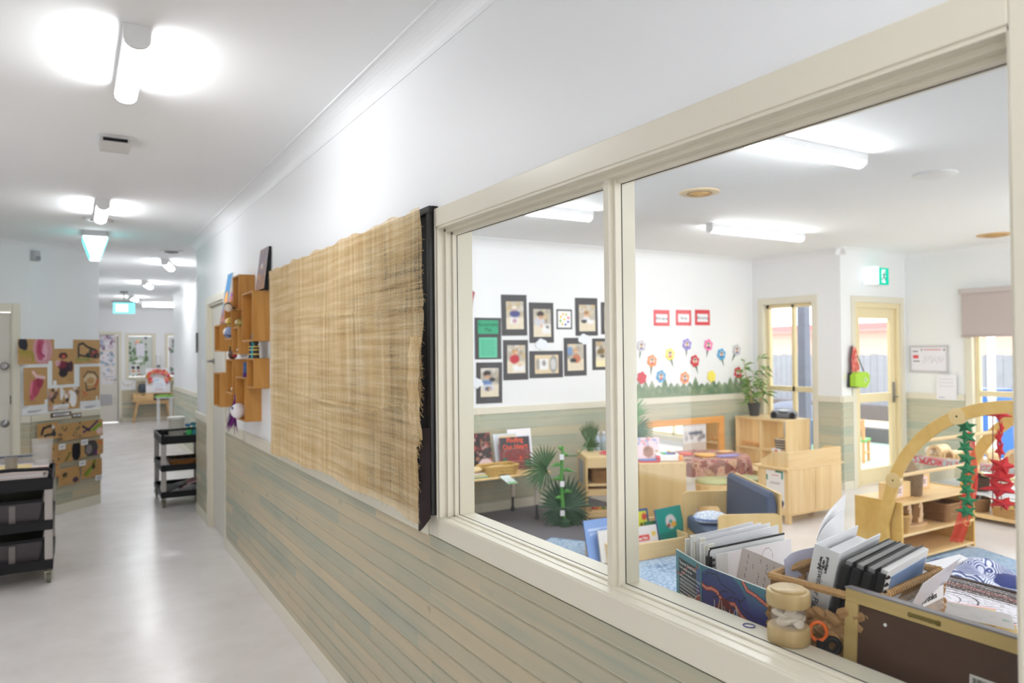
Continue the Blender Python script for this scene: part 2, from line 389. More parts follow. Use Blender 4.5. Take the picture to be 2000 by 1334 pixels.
# ---- coves (plaster cornices): profile swept along straight runs
def cove(n, x0, y0, x1, y1, s=.082):
    """run from (x0,y0) to (x1,y1); the room lies on the right-hand side of the run"""
    L = math.hypot(x1-x0, y1-y0); mb = MB(); pr = [(0, 0), (0, -s)]
    for k in range(9):
        a = k/8*math.pi/2; pr.append((-(s-s*math.cos(a))-.004 if k else -.004, -s+s*math.sin(a)*0.96))
    pr += [(-s-.006, -.006), (-s-.006, 0)]
    pr = [(p, q) for p, q in pr]
    mb.prism(pr, 0, 0, L)
    return struct('trim_%d' % n, mb, wall_m, (x0, y0, ZC), math.degrees(math.atan2(y1-y0, x1-x0)))
# local y is left of travel, so the profile (negative local y) hangs on the right
cove(1, XA, 8.0+.0, XA, -4.0) if False else None
def cv_run(n, pts):
    for a, b in zip(pts, pts[1:]): cove(n, a[0], a[1], b[0], b[1]); n += 1
    return n
nT = cv_run(1, [(XA, 8.08), (XA, -4.0)][::1])
nT = cv_run(nT, [(1.56, 7.98), (1.56-.6, 7.98)][:0])
nT = cv_run(nT, [(-1.6, P1[1]), (P1[0]+.03, P1[1])])
nT = cv_run(nT, [P1, P2])
nT = cv_run(nT, [P2, (P2[0], 19.5)][:0])
nT = cv_run(nT, [(P2[0], 19.5), (4.0, 19.5)])
nT = cv_run(nT, [(1.56, 14.68), (1.56, 8.0)])
nT = cv_run(nT, [(XK, -4.0), (XK, YB)])
nT = cv_run(nT, [(XK, YB), (XC, YB)])
nT = cv_run(nT, [(XC, YB), (XC, YD-.08)])
nT = cv_run(nT, [(XC-.08, YD), (XE, YD)])
nT = cv_run(nT, [(XE, YD), (XE, -4.0)])
# ---- lining boards (v-grooved), rails and skirtings
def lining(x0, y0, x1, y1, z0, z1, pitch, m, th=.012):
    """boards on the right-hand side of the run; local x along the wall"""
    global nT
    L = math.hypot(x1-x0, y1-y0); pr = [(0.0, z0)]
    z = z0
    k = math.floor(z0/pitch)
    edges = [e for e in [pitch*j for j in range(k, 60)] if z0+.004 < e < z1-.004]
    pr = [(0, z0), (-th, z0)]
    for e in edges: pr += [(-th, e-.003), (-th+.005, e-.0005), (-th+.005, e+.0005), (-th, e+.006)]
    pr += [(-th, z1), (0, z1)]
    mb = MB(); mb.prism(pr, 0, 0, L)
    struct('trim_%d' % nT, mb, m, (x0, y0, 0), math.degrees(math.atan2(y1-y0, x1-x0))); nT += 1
def strip(x0, y0, x1, y1, z0, z1, th=.018, m=None, bev=.003):
    global nT
    L = math.hypot(x1-x0, y1-y0); mb = MB(); mb.box(0, L, -th, 0, z0, z1)
    struct('trim_%d' % nT, mb, m or trim_m, (x0, y0, 0), math.degrees(math.atan2(y1-y0, x1-x0)), bevel=bev); nT += 1
def skirt(n_, *a, h=.092, th=.016):
    x0, y0, x1, y1 = a; L = math.hypot(x1-x0, y1-y0); mb = MB(); mb.box(0, L, -th, 0, 0, h)
    struct('baseboard_%s' % n_, mb, trim_m, (x0, y0, 0), math.degrees(math.atan2(y1-y0, x1-x0)), bevel=.004)
def dress(nm, x0, y0, x1, y1, zr, pitch, m, rail=.07):
    lining(x0, y0, x1, y1, .085, zr, pitch, m); strip(x0, y0, x1, y1, zr, zr+rail, .022)
    skirt(nm, x0, y0, x1, y1)
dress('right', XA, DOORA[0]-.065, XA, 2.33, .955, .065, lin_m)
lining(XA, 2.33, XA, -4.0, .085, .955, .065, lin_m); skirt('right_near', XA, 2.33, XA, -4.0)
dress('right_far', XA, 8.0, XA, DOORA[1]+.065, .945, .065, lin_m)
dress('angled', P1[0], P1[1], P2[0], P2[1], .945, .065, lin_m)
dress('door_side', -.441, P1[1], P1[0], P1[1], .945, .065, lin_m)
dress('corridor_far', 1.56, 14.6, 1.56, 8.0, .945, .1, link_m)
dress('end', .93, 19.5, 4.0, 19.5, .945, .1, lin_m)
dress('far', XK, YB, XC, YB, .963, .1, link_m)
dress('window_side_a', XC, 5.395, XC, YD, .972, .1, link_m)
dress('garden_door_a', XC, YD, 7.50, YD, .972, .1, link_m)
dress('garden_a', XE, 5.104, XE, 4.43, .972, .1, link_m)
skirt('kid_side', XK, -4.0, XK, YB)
# ---- window_1: the big internal window with two panes
w1 = thing('window_1', 'wide internal window with cream frame, two panes and one slim mullion', 'window', kind='structure')
def wbox(x0, x1, y0, y1, z0, z1, mb=None): m = mb or MB(); m.box(x0, x1, y0, y1, z0, z1); return m
y0, y1, z0, z1 = WIN
ca = MB(); XF_ = 1.052
for b in ((XF_, XA, y1, y1+.064, .959, 2.075), (XF_, XA, y0-.07, y0, .959, 2.075), (XF_, XA, y0, y1, z1, 2.075), (XF_, XA, y0, y1, .959, z0)): ca.box(*b)
obj('casing', ca, trim_m, w1, bevel=.0025)
ji = MB(); t = .016
ji.box(XF_+.004, 1.19, y1-t+.004, y1+.002, z0, z1); ji.box(XF_+.004, 1.19, y0-.002, y0+t-.012, z0, z1)
ji.box(XF_+.004, 1.19, y0-.001, y1+.001, z1-.008, z1+.002)
obj('jamb', ji, trim_m, w1, bevel=.0015)
si = MB(); si.box(XF_+.004, 1.192, y0-.001, y1+.001, z0-.02, z0+.003); obj('sill', si, trim_m, w1, bevel=.002)
bd = MB()   # stops either side of the glass
for xa, xb, d in ((1.082, 1.104, .012), (1.104, 1.119, .022), (1.125, 1.14, .010)):
    bd.box(xa, xb, y1-.012-d, y1-.010, z0, z1); bd.box(xa, xb, y0+.002, y0+.004+d, z0, z1)
    bd.box(xa, xb, y0, y1, z1-.006-d, z1-.004); bd.box(xa, xb, y0, y1, z0, z0+d*.45)
obj('glazing_stop', bd, trim_m, w1, bevel=.0015)
mu = MB(); mu.box(1.088, 1.17, 1.366, 1.386, z0+.001, z1-.006); mu.box(1.100, 1.118, 1.356, 1.396, z0+.001, z1-.006)
obj('mullion', mu, trim_m, w1, bevel=.0015)
gk = MB()
for a, b in ((1.396, y1-.0345), (y0+.026, 1.356)):
    gk.box(1.119, 1.1205, b-.001, b+.0005, z0+.01, z1-.028); gk.box(1.119, 1.1205, a-.0005, a+.001, z0+.01, z1-.028); gk.box(1.119, 1.1205, a, b, z1-.029, z1-.0275); gk.box(1.119, 1.1205, a, b, z0+.0095, z0+.0108)
obj('gasket', gk, dark_m, w1)
for a, b in ((1.386, y1-.02), (y0+.01, 1.366)):
    g = MB(); g.box(1.121, 1.124, a, b, z0+.002, z1-.01); obj('pane', g, glassm, w1)
cs = MB(); cs.box(XK, XK+.014, y1, y1+.06, z0-.06, z1+.06); cs.box(XK, XK+.014, y0-.06, y0, z0-.06, z1+.06); cs.box(XK, XK+.014, y0, y1, z1, z1+.06); cs.box(XK, XK+.014, y0, y1, z0-.06, z0-.02)
obj('inner_casing', cs, trim_m, w1, bevel=.002)
# ---- doors
def leaf_door(name, lab, w_, loc, rz, h=2.02, knob='lever', vent=False, side=1):
    d = thing(name, lab, 'door', loc, rz, kind='structure')     # local: x along the wall, front towards -y
    m = MB(); m.box(.012, w_-.012, .03, .068, .008, h); lf_ = obj('leaf', m, door_m, d, bevel=.002)
    c = MB(); c.box(-.065, 0, -.016, 0, 0, h+.085); c.box(w_, w_+.065, -.016, 0, 0, h+.085); c.box(0, w_, -.016, 0, h+.02, h+.085)
    c.box(0, .012, 0, .09, 0, h+.02); c.box(w_-.012, w_, 0, .09, 0, h+.02); c.box(.012, w_-.012, 0, .09, h+.005, h+.02)
    obj('door_frame', c, trim_m, d, bevel=.003)
    hx = .07 if side < 0 else w_-.07
    if knob == 'lever':
        k = MB(); k.lathe([(.026, 0), (.026, .006), (.01, .01), (.01, .04)], (0, 0, 0), 16)
        k.tube([(0, 0, .04), (.0, 0, .055), (-side*.11, 0, .055)], .009, 8)
        obj('handle', k, chrome_m, lf_, smooth=True, M=T(hx, .03, 1.0 if name != 'door_1' else 1.05, 90))
    return d, hx
d1, hx = leaf_door('door_1', 'cream corridor door beside the hanging box shelves', .86, (XA, DOORA[1], 0), -90, side=1)
lf1 = [c_ for c_ in d1.children if c_.name.startswith('leaf')][0]
for c_ in list(lf1.children):
    if c_.name.startswith('handle'): bpy.data.objects.remove(c_)
k = MB(); k.lathe([(.026, 0), (.026, .006), (.01, .01), (.01, .04)], (0, 0, 0), 16); k.tube([(0, 0, .04), (.0, 0, .055), (.11, 0, .055)], .009, 8)
obj('handle', k, chrome_m, lf1, smooth=True, M=T(.09, .03, 1.52, 90))
d2, hx = leaf_door('door_2', 'cream door with two round knobs beside the brown paper paintings', .834, (-1.34, P1[1], 0), 0, h=2.0, knob=None)
for zz, nm in ((1.165, 'knob'), (.735, 'deadlock')):
    xx = aY(9, 715 if zz > 1 else 828, P1[1])
    k = MB(); k.lathe([(.032, 0), (.032, .006), (.012, .012), (.012, .035), (.03, .045), (.036, .062), (.026, .078), (.0, .082)] if zz > 1 else [(.036, 0), (.036, .01), (.03, .016), (.014, .018), (.014, .024), (0, .025)], (0, 0, 0), 20)
    obj(nm, k, chrome_m, [c_ for c_ in d2.children if c_.name.startswith('leaf')][0], smooth=True, M=T(xx[0]+1.34, .03, xx[2], 90))
hg = MB(); hg.box(.834-.016, .834-.008, -.005, .02, 1.13, 1.21); obj('strike_plate', hg, mat('hinge steel', (92, 90, 88), .4, metal=.8), d2)
d3, hx = leaf_door('door_3', 'cream door at the corridor end with posters and a vent grille', .80, (.095, 19.5, 0), 0, h=2.04, side=1)
gr = MB(); gr.box(.43, .66, .012, .030, .42, .66)
obj('vent_grille', gr, mat('vent grey', (176, 174, 176), .5), d3)
gs = MB()
for i in range(9): gs.box(.445, .645, .004, .012, .435+i*.025, .446+i*.025)
obj('vent_slat', gs, mat('vent slat', (204, 202, 204), .5), d3)
# ---- aluminium joinery on the garden side
alu = mat('cream aluminium', (232, 216, 174), 0.4)
def gwin(name, lab, loc, rz, w_, zb, zt, bars, vbars, jd=.10):
    d = thing(name, lab, 'window', loc, rz, kind='structure')
    c = MB(); c.box(-.065, 0, -.016, 0, zb-.06, zt+.07); c.box(w_, w_+.065, -.016, 0, zb-.06, zt+.07); c.box(0, w_, -.016, 0, zt, zt+.07); c.box(0, w_, -.016, 0, zb-.06, zb)
    c.box(-.002, .012, -.012, jd, zb, zt); c.box(w_-.012, w_+.002, -.012, jd, zb, zt); c.box(0, w_, -.012, jd, zt-.012, zt+.002); c.box(0, w_, -.03, jd, zb-.002, zb+.015)
    obj('casing', c, trim_m, d, bevel=.003)
    f = MB(); y_ = jd-.045; q = .045
    f.box(.012, .012+q, y_, y_+.05, zb+.012, zt-.012); f.box(w_-.012-q, w_-.012, y_, y_+.05, zb+.012, zt-.012); f.box(.012, w_-.012, y_, y_+.05, zt-.012-q, zt-.012); f.box(.012, w_-.012, y_, y_+.05, zb+.012, zb+.012+q)
    for b in bars: f.box(.05, w_-.05, y_, y_+.05, b-.03, b+.03)
    for b in vbars: f.box(b-.02, b+.02, y_, y_+.05, zb+.02, zt-.02)
    obj('window_frame', f, alu, d, bevel=.002)
    g = MB(); g.box(.03, w_-.03, y_+.02, y_+.024, zb+.03, zt-.03); obj('pane', g, glassm, d)
    return d
gwin('window_2', 'tall cream aluminium window behind the bamboo plant', (XC, 6.182, 0), -90, .719, .12, 2.13, [1.095], [.40])
gwin('window_3', 'tall cream aluminium window under the roller blind', (XE, 4.36, 0), -90, 1.81, .12, 2.13, [1.06], [.92])
gd = thing('door_4', 'glazed cream aluminium garden door under the exit sign', 'door', (7.57, YD, 0), 0, kind='structure')
c = MB(); w_ = .88
c.box(-.065, 0, -.016, 0, 0, 2.17); c.box(w_, w_+.065, -.016, 0, 0, 2.17); c.box(0, w_, -.016, 0, 2.10, 2.17)
obj('casing', c, trim_m, gd, bevel=.003)
f = MB(); f.box(0, .05, 0, .09, 0, 2.10); f.box(w_-.06, w_, 0, .09, 0, 2.10); f.box(.05, w_-.06, 0, .09, 2.04, 2.10); obj('door_frame', f, alu, gd, bevel=.002)
f = MB()
f.box(.05, .13, .03, .07, .01, 2.035); f.box(w_-.15, w_-.065, .03, .07, .01, 2.035); f.box(.13, w_-.15, .03, .07, 1.92, 2.035); f.box(.13, w_-.15, .03, .07, .95, 1.05); f.box(.13, w_-.15, .03, .07, .01, .19)
obj('leaf', f, alu, gd, bevel=.002)
g = MB(); g.box(.12, w_-.14, .048, .052, .15, 1.95); obj('pane', g, glassm, gd)
k = MB(); k.box(w_-.125, w_-.09, .018, .03, .93, 1.17); k.tube([(w_-.108, .02, 1.0), (w_-.108, -.03, 1.0), (w_-.2, -.03, 1.0)], .009, 8); obj('handle', k, chrome_m, gd, smooth=True)
# end wall windows
for i, (xa, xb) in enumerate(((1.09, 1.625), (1.94, 2.5))):
    d = thing('window_%d' % (4+i), ('cream framed window at the corridor end hung with pictures', 'half hidden cream window at the far right of the corridor end')[i], 'window', (xa, 19.5, 0), 0, kind='structure')
    c = MB(); w_ = xb-xa
    c.box(-.06, 0, -.016, 0, .98, 2.09); c.box(w_, w_+.06, -.016, 0, .98, 2.09); c.box(0, w_, -.016, 0, 2.02, 2.09); c.box(0, w_, -.03, 0, .98, 1.06); c.box(-.0, .02, 0, .1, 1.06, 2.02); c.box(w_-.02, w_, 0, .1, 1.06, 2.02)
    obj('casing', c, trim_m, d, bevel=.003)
    g = MB(); g.box(.01, w_-.01, .05, .054, 1.06, 2.02); obj('pane', g, glassm, d)
# bright room behind the end windows is daylight: nothing built there but the garden hedge
# ---- ceiling lights
diff_m = emit('lamp diffuser', (250, 252, 255), LAMP); diff_k = emit('playroom lamp diffuser', (250, 252, 255), LAMP*.86)
def batten(loc, rz, L, label, group, w_=.084):
    t_ = thing('ceiling_light', label, 'light', loc, rz, group)   # local x along the batten, z down from the ceiling
    b = MB(); b.box(-L/2, L/2, -w_/2+.001, w_/2-.001, -.040, 0); obj('base', b, white_m, t_, bevel=.002)
    for s in (-1, 1):
        e = MB(); pr = [(-w_/2, 0), (w_/2, 0), (w_/2, -.048)]+[(w_/2*math.cos(a), -.048-.032*math.sin(a)) for a in [math.pi*k/8 for k in range(1, 8)]]+[(-w_/2, -.048)]
        x = s*(L/2); e.prism(pr, 0, min(x, x+s*.018), max(x, x+s*.018)); obj('end_cap', e, white_m, t_, bevel=.0015)
    d = MB(); q = w_/2-.003; pr = [(-q, -.0395), (q, -.0395), (q, -.048)]+[(q*math.cos(a), -.048-.030*math.sin(a)) for a in [math.pi*k/6 for k in range(1, 6)]]+[(-q, -.055)]
    d.prism(pr, 0, -L/2+.0005, L/2-.0005); obj('diffuser', d, diff_k if 'playroom' in label or 'narrow pane' in label or 'hidden' in label else diff_m, t_)
    return t_
G1 = 'ceiling lights along the near corridor'
batten((.185, 3.07, ZC), 90, .62, 'short ceiling light nearest the camera above the corridor', None)
batten((.18, 6.28, ZC), 90, .62, 'short ceiling light just before the hanging exit box', None)
batten((.18, -.3, ZC), 90, .62, 'short ceiling light behind the camera', None)
batten((.18, -2.9, ZC), 90, .62, 'short ceiling light at the back of the corridor', None)
batten((.975, 9.7, ZC), 78, .62, 'tilted looking far ceiling light, nearest past the wall corner', None)
batten((.975, 12.6, ZC), 78, .62, 'middle one of the three far corridor ceiling lights', None)
batten((.98, 15.8, ZC), 78, .62, 'farthest of the three far corridor ceiling lights', None)
batten((1.75, 17.6, ZC), 0, .95, 'crosswise long ceiling light near the corridor end wall', None)
batten((2.9, 2.58, ZC), 0, 2.0, 'long ceiling light nearest the window in the playroom', None)
batten((5.47, 4.66, ZC), 0, 1.22, 'long ceiling light in the middle of the playroom ceiling', None)
batten((2.95, 4.72, ZC), 0, 1.22, 'long ceiling light seen through the narrow pane', None)
batten((6.7, 2.3, ZC), 0, 1.22, 'long ceiling light hidden beyond the window edge', None)
batten((3.2, -.6, ZC), 0, 1.22, 'long ceiling light at the near end of the playroom', None)
batten((6.2, -.6, ZC), 0, 1.22, 'long ceiling light at the near garden end of the playroom', None)
# ---- other ceiling fittings
t_ = thing('smoke_alarm', 'square white sensor box on the corridor ceiling', 'sensor', (.182, 4.29, ZC), 0)
b = MB(); b.box(-.075, .075, -.10, .12, -.012, 0); obj('base', b, white_m, t_, bevel=.003)
b = MB(); b.prism([(-.10, -.012), (-.10, -.038), (-.02, -.06), (.07, -.05), (.09, -.012)], 0, -.068, .068); obj('cover', b, mat('sensor cover', (206, 203, 200), .5), t_, bevel=.004)
b = MB(); b.box(-.055, .055, -.108, -.100, -.032, -.018); obj('sensor_slot', b, black_m, t_)
t_ = thing('exit_sign', 'wedge shaped lit emergency box on the corridor ceiling', 'exit sign', (.166, 7.5, ZC), 0)
b = MB(); b.box(-.10, .10, 0, .36, -.05, 0); obj('housing', b, mat('exit housing', (196, 198, 200), .5), t_, bevel=.003)
b = MB(); b.prism([(-.095, -.05), (.095, -.05), (.035, -.235), (-.035, -.235)], 1, .004, .356); obj('light_box', b, emit('exit white', (238, 252, 255), 3.2), t_)
for s in (-1, 1):
    b = MB(); b.prism([(s*.097, -.06), (s*.101, -.06), (s*.043, -.232), (s*.039, -.232)], 1, .012, .348); obj('green_panel', b, emit('exit green', (90, 225, 225), 2.4), t_)
def exit_man(parent, y, s=1.0, m=None):
    k = MB(); q = lambda x, z: (x*s, z*s)
    def seg(a, b, r): k.tube([(a[0], y, a[1]), (b[0], y, b[1])], r*s, 6)
    k.ball((.012*s, y, .052*s), .010*s, 8, 6, sy=.3)
    seg(q(.004, .038), q(-.004, .004), .008); seg(q(-.004, .004), q(.022, -.012), .006); seg(q(.022, -.012), q(.018, -.04), .005)
    seg(q(-.004, .004), q(-.016, -.02), .006); seg(q(-.016, -.02), q(-.04, -.03), .005); seg(q(.004, .036), q(.026, .02), .0045); seg(q(.004, .036), q(-.02, .022), .0045)
    return obj('running_figure', k, m, parent)
t_ = thing('exit_sign', 'cyan lit exit sign hanging near the corridor end', 'exit sign', (.755, 14.5, 0), 0)
b = MB(); b.box(-.17, .17, 0, .03, 2.31, 2.50); obj('light_panel', b, emit('exit cyan', (130, 232, 240), 1.25), t_)
b = MB(); b.box(-.13, .06, -.004, 0, 2.34, 2.47); obj('pictogram', b, emit('exit pale', (240, 255, 255), 1.3), t_)
b = MB(); b.box(-.19, .19, -.01, .04, 2.50, 2.53); b.tube([(0, .015, 2.53), (0, .015, 2.7)], .008); b.box(-.06, .06, -.01, .04, 2.67, 2.7); obj('bracket', b, grey_m, t_)
t_ = thing('exit_sign', 'green and white running figure exit sign above the garden door', 'exit sign', (7.93, YD-.13, 2.30), 0)
b = MB(); b.box(-.10, .10, 0, .03, 0, .19); obj('light_panel', b, emit('exit green b', (0, 205, 170), 1.0), t_)
b = MB(); b.box(-.035, .035, -.003, 0, .02, .17); obj('pictogram', b, emit('exit white b', (232, 250, 250), 1.1), t_)
exit_man(t_, -.006, 1.1, mat('exit figure', (10, 150, 120), .5)).location = (.0, 0, .085)
b = MB(); b.box(-.20, -.10, -.01, .12, .0, .20); obj('side_housing', b, emit('exit lit side', (235, 250, 255), 1.15), t_)
b = MB(); b.box(-.20, .10, .03, .13, .0, .05); obj('bracket', b, white_m, t_)
def vent(loc, label, rim, core, r=.14):
    t_ = thing('ceiling_vent', label, 'vent', loc, 0)
    b = MB(); b.lathe([(r, 0), (r, -.008), (r*.8, -.016), (r*.62, -.012), (r*.62, 0)], (0, 0, 0), 24); obj('rim', b, rim, t_, smooth=True)
    for k in range(4):
        b = MB(); ra = r*(.55-.13*k); b.lathe([(ra, -.012), (ra, -.022-.003*k), (ra-.012, -.022-.003*k), (ra-.012, -.012)], (0, 0, 0), 20); obj('ring', b, core, t_, smooth=True)
    b = MB(); b.lathe([(r*.6, -.010), (r*.6, -.013)], (0, 0, 0), 20); obj('core', b, mat('vent core', (150, 120, 84), .6), t_)
vy = mat('aged vent plastic', (222, 200, 164), .5); vo_ = mat('yellowed vent', (206, 168, 110), .5)
vent((3.806, 3.75, ZC), 'round yellowed air vent on the playroom ceiling, nearest the mullion', vy, vo_)
vent((7.9, 3.777, ZC), 'flat round tan air vent on the ceiling near the roller blind', vo_, vo_, .16)
vent((.197, 6.85, ZC), 'round white air vent behind the second corridor light', white_m, white_m, .14)
vent((.9, 8.6, ZC), 'flat round white vent past the exit box', white_m, grey_m, .12)
b = MB(); b.lathe([(.13, 0), (.13, -.01), (.10, -.02), (0, -.022)], (0, 0, 0), 24)
one('smoke_detector', b, white_m, 'flat round white detector on the playroom ceiling near the frame edge', 'sensor', (4.767, 2.63, ZC), smooth=True)
b = MB(); b.box(-.035, .035, -.05, 0, -.10, 0); t_ = thing('motion_sensor', 'small white motion sensor high in the corridor corner', 'sensor', (P1[0]+.028, P1[1]-.02+.02, 2.60), A45)
obj('case', b, mat('sensor grey', (186, 186, 188), .5), t_, bevel=.006); b = MB(); b.box(-.02, .03, -.055, -.048, -.09, -.055); obj('lens', b, mat('sensor lens', (140, 142, 148), .4), t_)
# ================================================================ corridor things
def wallpt(px, py, p=P1, ang=A45, off=0.0):
    """pixel -> (distance along the angled wall, height)"""
    d = ray(px, py); c, s_ = math.cos(R(ang)), math.sin(R(ang)); nx, ny = s_, -c
    t = ((p[0]+nx*off)*nx+(p[1]+ny*off)*ny)/(d[0]*nx+d[1]*ny); x, y = d[0]*t, d[1]*t
    return (x-p[0])*c+(y-p[1])*s_, H+d[2]*t
# ---- hanging board with hessian cloth
t_ = thing('pin_board', 'black framed board hanging beside the big window under the hessian cloth', 'board', (1.045, 4.54, 0), -90)
b = MB(); b.box(0, 2.275, 0, .022, 1.035, 2.085); obj('panel', b, mat('black felt', (26, 22, 22), .85, var=.15, scale=60, bump=.3), t_)
b = MB()
for q in ((0, 2.275, 1.035, 1.06), (0, 2.275, 2.06, 2.085), (0, .025, 1.06, 2.06), (2.25, 2.275, 1.06, 2.06)): b.box(q[0], q[1], -.012, .0, q[2], q[3])
for o_ in (b,): pass
obj('frame', b, mat('black frame', (22, 20, 20), .45), t_, bevel=.002, M=T(0, -.0, 0))
fb = MB()
def flapf(u, v): return (2.205+.07*u, -.014-.03*math.sin(u*3.1)*(1-.3*v), 1.03+.30*v-.05*math.sin(u*3.1)*(1-v))
fb.grid(flapf, 8, 10, .002); obj('felt_flap', fb, mat('brown felt', (44, 32, 32), .9, var=.2, scale=40), t_, smooth=True)
def hessian():
    m, n, l, b = nt('hessian'); tc = n.new('ShaderNodeTexCoord'); sp = n.new('ShaderNodeSeparateXYZ')
    def mth(op, a, bb=None, cc=None):
        k = n.new('ShaderNodeMath'); k.operation = op
        for i, v in ((0, a), (1, bb), (2, cc)):
            if v is None: continue
            if isinstance(v, (int, float)): k.inputs[i].default_value = v
            else: l.new(v, k.inputs[i])
        return k.outputs[0]
    def noise(sc, det=3, dist=0.0):
        mp = n.new('ShaderNodeMapping'); mp.inputs['Scale'].default_value = sc; l.new(tc.outputs['Object'], mp.inputs['Vector'])
        z = n.new('ShaderNodeTexNoise'); z.inputs['Scale'].default_value = 1; z.inputs['Detail'].default_value = det; z.inputs['Distortion'].default_value = dist
        l.new(mp.outputs[0], z.inputs['Vector']); return z.outputs['Fac']
    l.new(tc.outputs['Object'], sp.inputs[0])
    w1_ = noise((3, 3, 9), 3); w2_ = noise((9, 3, 3), 3)
    u = mth('MULTIPLY_ADD', w1_, .045, sp.outputs['X']); v = mth('MULTIPLY_ADD', w2_, .045, sp.outputs['Z'])
    tu = mth('ABSOLUTE', mth('SINE', mth('MULTIPLY', u, math.pi/.0058))); tv = mth('ABSOLUTE', mth('SINE', mth('MULTIPLY', v, math.pi/.0052)))
    du = noise((70, 1, 2.2), 3); dv = noise((2.2, 1, 90), 3)      # thread to thread thickness
    cover = mth('MAXIMUM', mth('MULTIPLY_ADD', du, .9, mth('SUBTRACT', tu, .45)), mth('MULTIPLY_ADD', dv, .9, mth('SUBTRACT', tv, .45)))
    dens = noise((2.4, 1, 2.0), 3)
    grad = n.new('ShaderNodeMapRange'); grad.inputs['From Min'].default_value = .7; grad.inputs['From Max'].default_value = 2.3; grad.inputs['To Min'].default_value = -.16; grad.inputs['To Max'].default_value = .19
    l.new(sp.outputs['X'], grad.inputs['Value'])
    th = mth('ADD', mth('MULTIPLY_ADD', dens, .75, .25), grad.outputs[0])
    al = n.new('ShaderNodeMapRange'); al.inputs['To Min'].default_value = 0; al.inputs['To Max'].default_value = 1
    l.new(mth('SUBTRACT', cover, th), al.inputs['Value']); al.inputs['From Min'].default_value = -.04; al.inputs['From Max'].default_value = .08
    l.new(al.outputs[0], b.inputs['Alpha'])
    st = mth('ADD', mth('MULTIPLY', noise((34, 1, 1.6), 4), .5), mth('MULTIPLY', noise((1.6, 1, 44), 4), .5))
    fine = mth('MULTIPLY_ADD', mth('MAXIMUM', tu, tv), .16, mth('MULTIPLY', st, .92))
    r = ramp(n, [(0.34, (150, 116, 70)), (0.48, (200, 168, 120)), (0.60, (218, 190, 144)), (0.74, (236, 216, 178))]); l.new(fine, r.inputs['Fac'])
    l.new(r.outputs['Color'], b.inputs['Base Color']); b.inputs['Roughness'].default_value = .9; b.inputs['Specular IOR Level'].default_value = .15
    bp = n.new('ShaderNodeBump'); bp.inputs['Strength'].default_value = .5; bp.inputs['Distance'].default_value = .0015; l.new(mth('ADD', tu, tv), bp.inputs['Height']); l.new(bp.outputs['Normal'], b.inputs['Normal'])
    MATS['hessian'] = m; return m
hm = hessian()
t_ = thing('hessian_cloth', 'loosely woven tan hessian cloth draped over the black board', 'cloth', (1.03, 4.54, 0), -90)
def bump1(x, c, w): return math.exp(-((x-c)/w)**2)
rs = [rnd.random()*6.28 for _ in range(9)]
def cloth(u, v):
    x = 2.262*u; z = 1.0+1.085*v
    z += -.012*math.sin(x*2.4+rs[0])*(1-v)-.006*math.sin(x*9+rs[1])*(1-v)+(.035*max(0, u-.55) if v < .5 else 0)*(1-2*v if v < .5 else 0)
    if v > .9: z += .005*math.sin(x*14)-.004*math.sin(x*31)-.022*u*0
    if u > .9: x += (.022*math.sin(z*9+rs[2])+.012*math.sin(z*23))*(u-.9)*10*.6-(.035*(1-v)*(u-.9)*10 if v < .25 else 0)
    if u < .1: x += .006*math.sin(z*17+rs[3])
    y = -.006-.005*math.sin(x*7.5+.6*math.sin(z*5)+rs[4])-.003*math.sin(x*19+z*3+rs[5])
    s1 = 1.745+.02*math.sin(x*2.2)+.01*u; s2 = 1.375+.02*math.sin(x*3.1+1)-.03*bump1(u, .75, .08)
    y -= .005*bump1(z, s1, .007)+.006*bump1(z, s2, .008)+.006*bump1(x+(z-1.2)*.12, 1.86, .02)*(z < 1.45)
    y -= .018*bump1(u, 1, .06)*bump1(z, 1.2, .25)
    return (x, y-.008, z)
b = MB(); b.grid(cloth, 200, 110); ho = obj('weave', b, hm, t_, smooth=True)
b = MB()
cord = mat('hessian thread', (206, 176, 124), .9)
for i in range(230):
    e = rnd.random(); L = rnd.uniform(.006, .03)
    if e < .55:
        v = rnd.uniform(.0, .97) if rnd.random() < .3 else rnd.uniform(.18, .55); p = cloth(1.0, v); q = (p[0]+L*.9, p[1]+rnd.uniform(-.006, .003), p[2]-L*rnd.uniform(-.2, .8)); mid = ((p[0]+q[0])/2, p[1]-.002, (p[2]+q[2])/2+.002)
    elif e < .8:
        u = rnd.random(); p = cloth(u, 0.0); q = (p[0]+rnd.uniform(-.006, .006), p[1]-.002, p[2]-L*.5); mid = (p[0], p[1]-.002, p[2]-L*.25)
    elif e < .9:
        v = rnd.random(); p = cloth(0.0, v); q = (p[0]-L*.4, p[1], p[2]-rnd.uniform(-.004, .008)); mid = (p[0]-L*.2, p[1]-.001, p[2])
    else:
        u, v = rnd.random(), rnd.random(); p = cloth(u, v); p = (p[0], p[1]-.001, p[2]); a_ = rnd.uniform(0, 6.28); q = (p[0]+L*math.cos(a_)*1.3, p[1]-.003, p[2]+L*math.sin(a_)*1.3); mid = ((p[0]+q[0])/2+.003, p[1]-.005, (p[2]+q[2])/2)
    b.tube([p, mid, q], .0005, 3, cap=False)
tag(obj('loose_thread', b, cord, t_), None, None, kind='stuff')
# torn dense strip at the lower right
def torn(u, v): x = 2.17+.098*u+.006*math.sin(v*21); z = 1.30+.34*v-.01*math.sin(u*8)*(1-v); return (x, -.024-.01*math.sin(u*3)-.012*math.sin(v*3), z)
b = MB(); b.grid(torn, 12, 30); obj('torn_strip', b, hm, t_, smooth=True)
